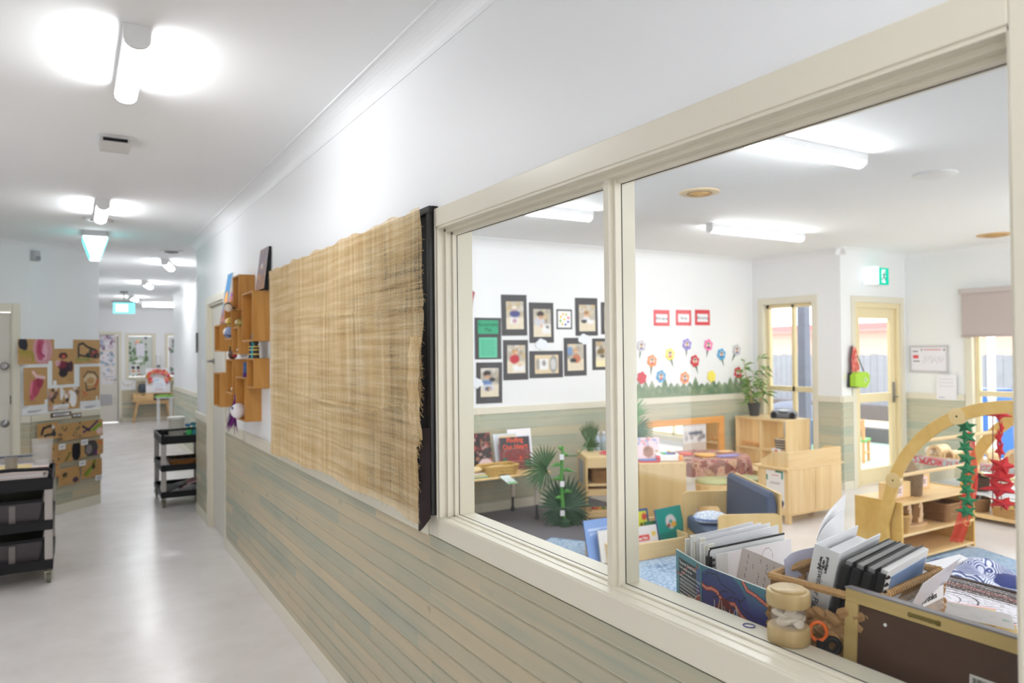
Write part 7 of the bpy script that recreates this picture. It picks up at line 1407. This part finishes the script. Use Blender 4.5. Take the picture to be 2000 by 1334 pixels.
# ---- folded book box cover
def pan(lab): pass
bk = mat('cover teal', (74, 128, 140), .35)
A0 = Vector((1.25, 1.241)); ax_ = Vector((math.sin(R(18.6)), math.cos(R(18.6)))); ay_ = Vector((-math.sin(R(5.3)), -math.cos(R(5.3))))
e0 = aX(1297, 1062, 1.27); L1_ = .137; L2_ = .215; HB = .117
t_ = thing('book_box', 'open teal and purple book box cover with dot paintings, standing by the glass', 'book box', (A0[0], A0[1], ZT), 0)
cv = Cv(L1_, HB, .0011, (80, 134, 146)); cv.rect(.12, .80, .0, .88, (34, 44, 54)); cv.rect(.80, 1, 0, .9, (70, 92, 150), .8); cv.rect(.80, 1, 0, .55, (74, 60, 130), .8); cv.ell(1.02, -.05, .36, .4, (140, 56, 44)); 
for k in range(20): a = math.pi*(.5+.5*k/19); cv.ell(1.02+.38*math.cos(a), -.05+.43*math.sin(a), .008, .011, (226, 222, 214))
pth = [(0, .56), (.1, .52), (.22, .54), (.34, .64), (.46, .78), (.6, .82), (.72, .80), (.80, .86), (.86, .95)]
cv.line(pth, .0055, (30, 20, 24)); cv.line(pth, .0042, (150, 66, 54)); 
for (p, q) in zip(pth, pth[1:]):
    for e in range(4): cv.ell(p[0]+(q[0]-p[0])*e/4, p[1]+(q[1]-p[1])*e/4, .005, .006, (226, 190, 176))
for k in range(9): cv.rect(.17, .76-.04*(k % 3), .52-.062*k, .535-.062*k, (150, 158, 164), .8)
M1 = T(0, 0, 0, 0, 0, math.degrees(math.atan2(-ax_[1], -ax_[0]))) @ T(-L1_, 0, 0)
sheet('back_cover', cv, t_, .003, M=M1)
wi = mat('cover lettering', (196, 200, 202), .5)
text('lettering', "'Seasons' Book Box", .0115, wi, t_, M1 @ T(.020, -.0004, HB*.80), align='LEFT'); text('lettering', "Cool, getting warmer", .008, wi, t_, M1 @ T(.020, -.0004, HB*.70), align='LEFT', shear=.2); text('lettering', "the season of Ngoonungi, Murrai'yunggory", .0062, wi, t_, M1 @ T(.030, -.0004, HB*.61), align='LEFT', shear=.2)
for k in range(6): text('lettering', ['Our stories follow the seasons and the country', 'around us. These books share the names and the', 'changes of plants, animals and weather. The', 'season of Ngoonungi is a time of gathering', 'and dancing, when the flying foxes come in', 'from the north and the waratah blooms.'][k], .0052, wi, t_, M1 @ T(.021, -.0004, HB*(.52-.075*k)), align='LEFT')
cv = Cv(L2_, HB, .0011, (66, 120, 132)); 
for k in range(60): cv.rect(0, 1, 1-k/60-.02, 1-k/60, (66-10*min(1, k/40), 124-74*min(1, k/34), 136-14*min(1, k/50)), .9)
cv.ell(.3, .15, .45, .5, (50, 48, 116), .6); cv.soft(3)
w1_ = [(0, .62), (.08, .58), (.16, .62), (.24, .60), (.30, .50), (.40, .46), (.50, .50), (.58, .36), (.68, .28), (.78, .26), (.86, .12), (.96, .06), (1.0, .0)]
cv.line(w1_, .0125, (26, 20, 30)); cv.line(w1_, .0095, (190, 84, 68)); w2_ = [(.62, 1.0), (.68, .86), (.8, .82), (1, .7)]; cv.line(w2_, .010, (26, 20, 30)); cv.line(w2_, .0075, (190, 84, 68))
for W_, wd in ((w1_, .01), (w2_, .01)):
    for (p, q) in zip(W_, W_[1:]):
        for e in range(7): cv.ell(p[0]+(q[0]-p[0])*e/7, p[1]+(q[1]-p[1])*e/7, .0035, .0066, (232, 206, 196))
cv.ell(.36, -.02, .17, .30, (112, 40, 44)); cv.ell(.36, -.06, .12, .24, (84, 34, 46))
for k in range(34): a = math.pi*k/33; cv.ell(.36+.17*math.cos(a), -.02+.31*math.sin(a), .0045, .008, (232, 228, 220))
for k in range(9): x = .2+.045*k; cv.line([(x, 0), (x+.02*math.sin(k), .22+.1*math.sin(k*2.1)), (x+.04*math.sin(k*1.3), .42+.06*math.sin(k))], .0018, (196, 192, 186))
for pts in ([(.06, .78), (.10, .92), (.16, .90), (.24, .94)], [(.18, .46), (.26, .52), (.32, .66), (.40, .68)], [(.38, .52), (.46, .62), (.6, .6), (.66, .72)], [(.24, .94), (.30, .78), (.42, .74), (.52, .7)], [(.55, .66), (.6, .48), (.74, .42), (.82, .3)]): cv.line(pts, .0022, (20, 22, 30))
M2 = T(0, 0, 0, 0, 0, math.degrees(math.atan2(ay_[1], ay_[0])))
sheet('front_cover', cv, t_, .003, M=M2)
b = MB(); b.tube([(0, .0015, 0), (0, .0015, HB)], .0022, 8); obj('spine_fold', b, bk, t_, smooth=True)
b = MB(); b.box(-L1_, 0, .0, .0031, HB, HB+.0012); obj('top_edge', b, mat('cover edge', (196, 206, 204), .5), t_, M=M1 @ T(L1_, 0, 0)); b = MB(); b.box(0, L2_, 0, .0031, HB, HB+.0012); obj('top_edge', b, mat('cover edge', (196, 206, 204), .5), t_, M=M2)
# ---- plastic pockets and bound books behind it (perpendicular to the wall)
slv = clear_mat('plastic pocket', (226, 226, 230), .82, .18)
def leaf(nm, lab, cat, x0, x1, y, z1, m, rz_=0, th=.002, lean=0, wave=.004, extra=None, z0_=ZT, dz=0.0, group=None):
    t_ = thing(nm, lab, cat, (x0, y, z0_), rz_, group); w_ = x1-x0; h_ = z1-z0_
    b = MB(); b.grid(lambda u, v: (w_*u, wave*math.sin(u*5+y*40)*v+lean*v, (h_+dz*u)*v+.0005), 12, 8, th); obj('sheet', b, m, t_, smooth=True)
    if extra: extra(t_, w_, h_)
    return t_
def reinf(t_, w_, h_): b = MB(); b.box(-.001, .018, -.0035, .0, .01, h_-.002); obj('punched_strip', b, mat('strip milky', (222, 218, 206), .5), t_)
for k, (y, z, x0, x1, lab) in enumerate(((1.345, 1.118, 1.30, 1.52, 'clear pocket nearest the far end behind the book box'), (1.33, 1.128, 1.305, 1.535, 'second clear pocket behind the book box'), (1.315, 1.122, 1.30, 1.55, 'third clear pocket behind the book box'), (1.298, 1.131, 1.302, 1.565, 'tallest clear pocket in the middle of the papers'), (1.282, 1.118, 1.30, 1.55, 'fifth clear pocket behind the book box'), (1.268, 1.124, 1.30, 1.56, 'clear pocket just behind the black comb binding'))):
    leaf('plastic_pocket', lab, 'pocket', x0, x1, y, z, slv if k % 2 else paper_m, 0, .0018, .002*k, .004, reinf, dz=.004*(k % 3), group='clear pockets behind the book box')
def comb(t_, w_, h_):
    b = MB(); b.box(-.008, .004, -.006, .006, h_-.048, h_-.016); obj('comb_spine', b, black_m, t_, bevel=.001)
    b = MB()
    for k in range(2): b.tube([(.003, -.004, h_-.026-.013*k), (.008, -.007, h_-.022-.013*k), (.012, -.002, h_-.028-.013*k)], .0018, 6)
    obj('comb_ring', b, black_m, t_, smooth=True); b = MB(); b.box(.002, w_, -.002, .003, h_-.001, h_+.0035); b.tube([(-.003, 0, h_-.018), (-.001, 0, h_-.004), (.006, 0, h_+.001)], .0022, 6); obj('black_cover_edge', b, black_m, t_, bevel=.0008)
leaf('bound_book', 'comb bound book with a thin black back cover rising behind the drawing', 'book', 1.282, 1.545, 1.246, 1.117, mat('binder milky', (222, 222, 222), .4), 0, .005, 0, .001, comb)
t_ = thing('drawing', 'white sheet with two faint pencil circles leaning on the comb binding', 'drawing', (1.285, 1.222, ZT), 0)
cv = Cv(.262, .139, .003, (232, 230, 234)); cv.rect(0, .14, 0, 1, (214, 212, 210)); 
for (cx, cz) in ((.42, .74), (.66, .78)): cv.line([(cx+.07*math.cos(a), cz+.15*math.sin(a)) for a in [i/14*4.4-.4 for i in range(15)]], .0022, (196, 180, 180))
sheet('sheet', cv, t_, .002, M=T(0, 0, 0, -2))
cv = Cv(.21, .13, .0018, (190, 178, 172)); cv.noise(3)
for j in range(9):
    for k in range(7):
        z0_ = .92-.105*k-.02*(j % 2)
        if cv.rs.rand() < .88: cv.line([(.10+.085*j, z0_), (.10+.085*j+.012, z0_-.075*cv.rs.uniform(.5, 1))], .0014, (96, 88, 90))
t_ = thing('printed_sheet', 'greyish printed sheet curling out of the book box towards the basket', 'paper', (1.292, 1.20, ZT+.004), -84)
sheet('sheet', cv, t_, .001, bend=lambda x, z: (x, .010+.35*z-.010*math.sin(x*13), z*.98+.02-.12*max(0, x-.05)-.006*math.sin(x*16)))
# ---- rubber band and wooden shaker
t_ = one('rubber_band', B(lambda m: m.tube([(.0098*math.cos(a), .0118*math.sin(a), .0012) for a in [2*math.pi*i/30 for i in range(31)]], .0011, 6)), mat('band violet', (72, 66, 150), .5), 'violet rubber band lying flat on the cream sill', 'rubber band', aZ(1463, 1223, WIN[2]+.003), 20, smooth=True)
b = MB(); b.ball((0, 0, .001), .0018, 8, 5); a = aZ(1495, 1225, WIN[2]+.003); one('crumb', b, mat('crumb brown', (150, 84, 60), .8), 'tiny brown speck on the sill beside the violet rubber band', 'crumb', a)
b = MB(); b.tube([(-.006, 0, .001), (0, .002, .003), (.007, .0, .001)], .0006, 5); a = aZ(1345, 1167, WIN[2]+.003); one('wood_shaving', b, mat('crumb orange', (206, 130, 96), .8), 'tiny curled orange shaving on the sill near the mullion', 'shaving', a, smooth=True)
hw = wood('turned beech', [(0.25, (176, 146, 98)), (0.55, (194, 166, 116)), (0.85, (210, 184, 134))], 2, 30, .55)
SX, SY = 1.170, .936
t_ = thing('shell_shaker', 'round wooden ended clear shaker filled with shells on the sill', 'shaker', (SX, SY, WIN[2]+.0035), 0); t_.scale = (.94, .94, .84)
b = MB(); b.lathe([(.039, 0), (.0415, .003), (.0415, .034), (.039, .037), (.0, .037)], (0, 0, 0), 40); obj('wooden_base', b, hw, t_, smooth=True)
b = MB(); b.lathe([(0, .084), (.040, .084), (.0425, .088), (.0425, .112), (.041, .116), (.034, .117), (.034, .121), (.031, .1225), (0, .1225)], (0, 0, 0), 40); obj('wooden_cap', b, hw, t_, smooth=True)
b = MB(); b.lathe([(.034, .036), (.034, .086), (.0325, .086), (.0325, .036)], (0, 0, 0), 36); obj('clear_tube', b, clear_mat('shaker clear', (232, 228, 230), .10, .08), t_, smooth=True)
sh = mat('shell cream', (232, 218, 198), .5, var=.08, scale=30)
for k in range(22):
    a_ = k*2.4; r_ = (.006, .014, .021)[k % 3]; z = .041+.0016*k; b = MB()
    b.lathe([(.0005, -.010), (.008, -.007), (.013, -.001), (.0145, .005), (.011, .009), (0, .0075)], (0, 0, 0), 12, 1, .45); obj('shell', b, sh, t_, smooth=True, M=T(r_*math.cos(a_), r_*math.sin(a_), z, 60+50*math.sin(k*3), 40*math.cos(k*2), 70*k))
# ---- basket of portfolios
BA = 7; bo = Vector((1.25, .82)); ex = Vector((math.cos(R(BA)), math.sin(R(BA)))); ey = Vector((-ex[1], ex[0])); BW, BD, BH = .30, .205, .145
bc = bo+ex*BW/2+ey*BD/2
t_ = thing('basket', 'rectangular woven basket packed with portfolios by the glass', 'basket', (bc[0], bc[1], ZT+.008), BA)
wk = mat('rush weave', (168, 128, 82), .75, var=.4, scale=45, bump=.3); wk2 = mat('rush rim', (184, 144, 94), .75, var=.3, scale=90, bump=.4)
def side(L, along, off, nrm, h0, h1, nm):
    """plaited wall: overlapping fat strands in rows; along/nrm are unit vectors, off the centre of the wall"""
    b = MB(); rows = int((h1-h0)/.0175); n_ = max(4, int(L/.024))
    for j in range(rows):
        z = h0+.0175*(j+.5)
        for i in range(n_):
            c = off+along*(-L/2+L*(i+.5)/n_+(.006 if j % 2 else -.006)); d = along*(.0165)+Vector((0, 0, .0075 if (j % 2) else -.0075))
            bb = nrm*(.003 if (i+j) % 2 else -.001); p = Vector((c[0], c[1], z))
            b.tube([p-d+bb*-1, p-d*.4+bb*1.5, p+d*.4+bb*1.5, p+d-bb], [.005, .0102, .0102, .005], 6)
    return obj(nm, b, wk, t_, smooth=True)
X_, Y_ = Vector((1, 0, 0)), Vector((0, 1, 0))
side(BD, Y_, Vector((-BW/2, 0, 0)), -X_, 0, .110, 'woven_side'); side(BW, X_, Vector((0, -BD/2, 0)), -Y_, 0, BH-.01, 'woven_side'); side(BW, X_, Vector((0, BD/2, 0)), Y_, 0, BH-.01, 'woven_side'); side(BD, Y_, Vector((BW/2, 0, 0)), X_, 0, BH-.01, 'woven_side')
side(.06, Y_, Vector((-BW/2, -BD/2+.03, 0)), -X_, .105, BH-.01, 'woven_side'); side(.06, Y_, Vector((-BW/2, BD/2-.03, 0)), -X_, .105, BH-.01, 'woven_side')
b = MB(); hw_, hd_ = BW/2, BD/2; pts = [(-hw_, -hd_), (hw_, -hd_), (hw_, hd_), (-hw_, hd_)]
for p, q in zip(pts, pts[1:]+pts[:1]):
    P, Q = Vector((p[0], p[1], BH)), Vector((q[0], q[1], BH)); N_ = int((Q-P).length/.010)
    for i in range(N_): a0 = P.lerp(Q, i/N_); a1 = P.lerp(Q, (i+1.15)/N_); b.tube([a0, a1], [.0085, .0068], 7)
obj('rim', b, wk2, t_, smooth=True)
b = MB(); 
for p, q in zip(pts, pts[1:]+pts[:1]): b.tube([(p[0], p[1], .004), (q[0], q[1], .004)], .007, 7)
b.box(-hw_, hw_, -hd_, hd_, -.006, .002); b.box(-hw_, -hw_+.002, -hd_, hd_, 0, .104); b.box(hw_-.002, hw_, -hd_, hd_, 0, BH-.006); b.box(-hw_, hw_, -hd_, -hd_+.002, 0, BH-.006); b.box(-hw_, hw_, hd_-.002, hd_, 0, BH-.006); obj('base', b, wk, t_, smooth=True)
b = MB(); b.box(-.125, .13, -hd_-.0140, -hd_-.0130, .075, .137); obj('plastic_sleeve', b, clear_mat('sleeve clear', (226, 220, 214), .22, .08), t_)
lt = mat('label white', (226, 222, 222), .4); b = MB(); b.box(-.115, .125, -hd_-.0150, -hd_-.0142, .098, .124); obj('name_label', b, lt, t_)
ink = mat('ink near black', (34, 32, 36), .6)
text('label_text', "our children's  portfolios", .0175, ink, t_, T(.005, -hd_-.0155, .1105), bold=.0002)
# contents: frames in basket space (x across, y towards the corridor end)
def inb(x, y, z, rx=0, ry=0, rz_=0): p = bc+ex*x+ey*y; return (p[0], p[1], ZT+.008+z), BA+rz_
def portfolio(nm, lab, cat, x0, y0, z0_, w_, h_, th, ry, mk, rz_=0, lean=0):
    p, r_ = inb(x0, y0, z0_); t_ = thing(nm, lab, cat, p, r_+rz_); mk(t_, T(0, 0, 0, lean, ry, 0), w_, h_, th); return t_
wb = mat('binder white', (214, 214, 216), .3)
def binder(t_, M_, w_, h_, th):
    b = MB(); b.box(0, .0035, 0, th, 0, h_); obj('spine', b, wb, t_, bevel=.001, M=M_)
    b = MB(); b.box(.0035, w_, 0, .003, 0, h_); obj('cover', b, wb, t_, bevel=.001, M=M_); b = MB(); b.box(.0035, w_, th-.003, th, 0, h_); obj('cover', b, wb, t_, bevel=.001, M=M_)
    b = MB(); b.box(.012, w_-.01, .006, th-.008, .004, h_-.02); obj('page_block', b, paper_m, t_, M=M_)
    text('spine_text', 'Jaswinder Planning Cycle', .017, ink, t_, M_ @ T(-.0006, th*.55, h_*.43, 0, 0, -90) @ T(0, 0, 0, 0, 90, 0), shear=.15, sx=.95)
    text('spine_logo', 'goodstart\nearly\nlearning', .0085, ink, t_, M_ @ T(-.0006, th*.5, h_*.84, 0, 0, -90) @ T(0, 0, 0, 0, 90, 0), space=.75, bold=.0002)
SP = (aX(1617, 1062, 1.35), aX(1592, 1195, 1.29))
portfolio('ring_binder', 'thick white ring binder with black spine lettering leaning in the basket', 'binder', -.125, .012, .012, .215, .205, .050, 0, binder, 6, 12)
def bound(c, sp, nring=10):
    def f(t_, M_, w_, h_, th):
        b = MB(); b.box(.004, w_, 0, th, 0, h_); obj('pages', b, c, t_, bevel=.001, M=M_)
        b = MB(); b.box(.002, w_+.002, -.0012, 0, 0, h_+.002); b.box(.002, w_+.002, th, th+.0012, 0, h_+.002); obj('cover', b, mat('cover charcoal', (40, 40, 44), .35), t_, M=M_)
        b = MB(); b.prism([(-.010, 0), (.006, -.002), (.006, th+.003), (-.010, th+.002)], 2, .0, h_-.008); obj('comb_spine', b, sp, t_, bevel=.002, M=M_)
    return f
mil = mat('milky sheet', (132, 130, 130), .4)
for k, (yy, lab) in enumerate(((-.008, 'comb bound portfolio directly against the white binder'), (-.026, 'second black spined portfolio from the white binder'), (-.043, 'third black spined portfolio from the white binder'))):
    portfolio('portfolio', lab, 'portfolio', -.118+.004*k, yy-.003*k, .012, .225, .190-.003*k, .013, 0, bound(mil, black_m), 5, 13)
def comb_big(t_, M_, w_, h_, th):
    b = MB(); b.box(.004, w_, 0, th, 0, h_); obj('pages', b, mat('portfolio page', (216, 214, 214), .4), t_, bevel=.001, M=M_); b = MB(); b.box(.03, w_-.01, -.0012, 0, .01, h_-.016); obj('blue_photo', b, mat('photo blue', (112, 142, 186), .35, var=.2, scale=9), t_, M=M_)
    b = MB(); b.box(-.006, .0, 0, th, 0, h_-.006); 
    for k in range(12): z = .012+.0145*k; b.tube([(-.001, -.001, z), (.004, -.005, z+.004), (.010, -.0015, z+.003), (.011, .001, z-.001)], .0021, 6)
    obj('comb_rings', b, black_m, t_, M=M_); b = MB(); b.box(.004, w_+.003, th, th+.0012, 0, h_+.003); obj('cover', b, mat('cover charcoal', (40, 40, 44), .35), t_, M=M_)
portfolio('portfolio', 'comb bound portfolio with a blue photo page and open black rings', 'portfolio', -.105, -.070, .012, .225, .185, .012, 0, comb_big, 5, 13)
def pocket2(t_, M_, w_, h_, th):
    cv = Cv(w_, h_, .003, (222, 220, 226)); cv.rect(.04, .5, .02, .5, (130, 158, 196), .8); cv.rect(.06, .9, .5, .96, (216, 212, 222)); cv.soft(3)
    P = [(.60, .36), (.66, .52), (.80, .66), (.90, .72), (.86, .56), (.80, .42), (.70, .34)]
    cx = sum(p[0] for p in P)/7; cz = sum(p[1] for p in P)/7
    cv.line(P+[P[0]], .006, (60, 50, 60)); cv.ell(cx, cz, .10, .13, (130, 50, 56)); cv.ell(cx-.03, cz-.05, .05, .07, (150, 160, 60)); cv.ell(cx+.06, cz+.1, .05, .09, (60, 54, 62)); cv.ell(cx-.06, cz-.1, .05, .06, (70, 70, 110))
    sheet('printed_page', cv, t_, .001, M=M_); b = MB(); b.box(-.004, w_+.004, -.0016, -.001, 0, h_+.004); obj('plastic_pocket', b, clear_mat('pocket gloss', (232, 232, 236), .16, .1), t_, M=M_)
portfolio('pocket_page', 'plastic pocket with a red, green and black painted shape in front of the portfolios', 'page', -.070, -.083, .012, .225, .178, .002, 0, pocket2, 6, 25)
portfolio('pocket_page', 'folded white page with red lines at the near corner of the basket', 'page', -.12, -.088, .02, .15, .120, .002, 0, lambda t_, M_, w_, h_, th: (lambda cv: [cv.line([(.1, .82), (.8, .82)], .002, (206, 90, 100)), cv.line([(.1, .7), (.7, .7)], .002, (206, 110, 120)), sheet('page', cv, t_, .0015, M=M_)])(Cv(w_, h_, .003, (226, 222, 224))), 6, 12)
# loose sheets rising behind the binder and out to the right
def fansheet(lab, x, y, z, w_, h_, ry, rz_, m=None, curl=.02, up=0.0):
    p, r_ = inb(x, y, z); t_ = thing(nm, lab, 'paper', p, r_+rz_, 'loose papers in the basket'); b = MB(); b.grid(lambda u, v: (w_*u, curl*math.sin(u*3.1)*v+.004*math.sin(v*6+u*4), (h_+up*u)*v), 12, 10, .0012); obj('sheet', b, m or paper_m, t_, smooth=True, M=T(0, 0, 0, 0, ry)); return t_
fansheet('loose white sheet rising highest behind the white binder', -.005, .083, .01, .155, .190, 0, 6, curl=.006, up=.075)
fansheet('second loose white sheet with its tip above the play shelf edge', -.03, .072, .01, .145, .180, 0, 6, curl=.006, up=.055)
fansheet('bluish clear sheet left of the white binder in the basket', -.120, .090, .01, .15, .165, 0, 2, clear_mat('sheet lavender', (206, 206, 226), .8, .3), curl=.01)
fansheet('clear plastic pocket drooping over the black portfolios', -.01, -.030, .115, .16, .078, 4, -6, clear_mat('pocket clear', (224, 224, 228), .62, .1), curl=.02)
t_ = thing('loose_sheet', 'flat bunch of papers sticking out of the basket towards the garden side', 'paper', inb(.03, -.080, .130)[0], BA+1)
for k in range(6): b = MB(); b.grid(lambda u, v: (.29*u+.004*k, .045*v*(1-.6*u)-.002*k, .0022*k-.010*u+.006*v), 10, 6, .001); obj('sheet', b, paper_m if k % 2 else slv, t_, smooth=True)
# ---- scissors behind the shaker
t_ = thing('scissors', 'orange and black handled scissors wedged between shaker and basket', 'scissors', (1.213, .893, ZT+.002), -50)
b = MB(); b.tube([(.0145*math.cos(a), 0, .0175*math.sin(a)) for a in [2*math.pi*i/24 for i in range(25)]], .0034, 8); obj('orange_loop', b, mat('scissor orange', (236, 106, 30), .4), t_, smooth=True, M=T(-.008, 0, .080))
b = MB(); b.tube([(.012*math.cos(a), 0, .013*math.sin(a)) for a in [2*math.pi*i/24 for i in range(25)]], .0055, 8); obj('black_loop', b, black_m, t_, smooth=True, M=T(.016, 0, .056))
b = MB(); b.prism([(-.012, .066), (.004, .062), (.010, .048), (.006, .030), (-.006, .030), (-.012, .046)], 1, -.004, .004); obj('black_shank', b, black_m, t_, bevel=.0015)
b = MB(); b.lathe([(.0035, 0), (.0035, .002), (0, .0025)], (0, 0, 0), 12); obj('pivot', b, chrome_m, t_, smooth=True, M=T(0, -.004, .040, 90)); b = MB(); b.prism([(-.006, .032), (.006, .032), (.001, .0), (-.001, .0)], 1, -.0015, .0015); obj('blade', b, chrome_m, t_)
# ---- reversed picture frame
t_ = thing('reversed_painting', 'large picture frame turned backwards against the glass, brown board and metal hook', 'picture frame', (1.224, .862, ZT+.001), -90)
fw = wood('frame pine', [(0.25, (176, 148, 88)), (0.55, (194, 166, 104)), (0.85, (206, 180, 120))], 0, 16, .5); FL, FH, q = .62, .172, .026
b = MB(); b.box(0, FL, 0, .018, FH-q, FH-.003); b.box(0, FL, 0, .018, 0, q); b.box(0, q, 0, .018, q, FH-q); b.box(FL-q, FL, 0, .018, q, FH-q); obj('frame', b, fw, t_, bevel=.001, M=T(0, 0, 0, -5))
b = MB(); b.box(-.001, FL+.001, -.001, .020, FH-.003, FH); obj('grey_edge', b, mat('frame grey', (128, 122, 124), .5), t_, M=T(0, 0, 0, -5))
b = MB(); b.box(q-.002, FL-q+.002, .004, .007, q-.002, FH-q+.002); obj('backing_board', b, mat('hardboard', (72, 44, 26), .6, var=.12, scale=12, bump=.15), t_, M=T(0, 0, 0, -5))
br = mat('old brass', (120, 104, 50), .4, metal=.7); b = MB(); b.box(.125, .170, -.0012, 0, FH-.018, FH-.012); 
for x in (.122, .155, .173): b.lathe([(.0045, 0), (.0045, .002), (0, .0026)], (x, FH-.015, 0), 10)
for i in range(6): pass
b = MB(); b.box(.122, .176, -.0014, 0, FH-.019, FH-.012); b.ball((.124, -.001, FH-.0155), .0045, 10, 6, sy=.4); b.ball((.172, -.001, FH-.0155), .0048, 10, 6, sy=.4); b.ball((.158, -.001, FH-.0155), .004, 10, 6, sy=.4); obj('sawtooth_hook', b, br, t_, smooth=True, M=T(0, 0, 0, -5))
b = MB(); b.lathe([(.003, 0), (.003, .0015), (0, .002)], (0, 0, 0), 10); obj('tack', b, white_m, t_, M=T(.085, .0035, .128, 85))
bx0 = .222; b = MB(); b.box(bx0, bx0+.052, .0025, .0038, .050, .092); obj('barcode_label', b, mat('label ivory', (214, 210, 204), .5), t_, bevel=.0005, M=T(0, 0, 0, -5))
b = MB(); x = bx0+.005; rb = random.Random(3)
while x < bx0+.044: w_ = rb.choice((.0005, .0008, .0013)); b.box(x, x+w_, .0022, .0025, .068, .088); x += w_+rb.choice((.0006, .0009, .0012))
obj('barcode', b, ink, t_, M=T(0, 0, 0, -5)); text('barcode_number', '31031', .0145, ink, t_, T(0, 0, 0, -5) @ T(bx0+.025, .0022, .0580), shear=.1)
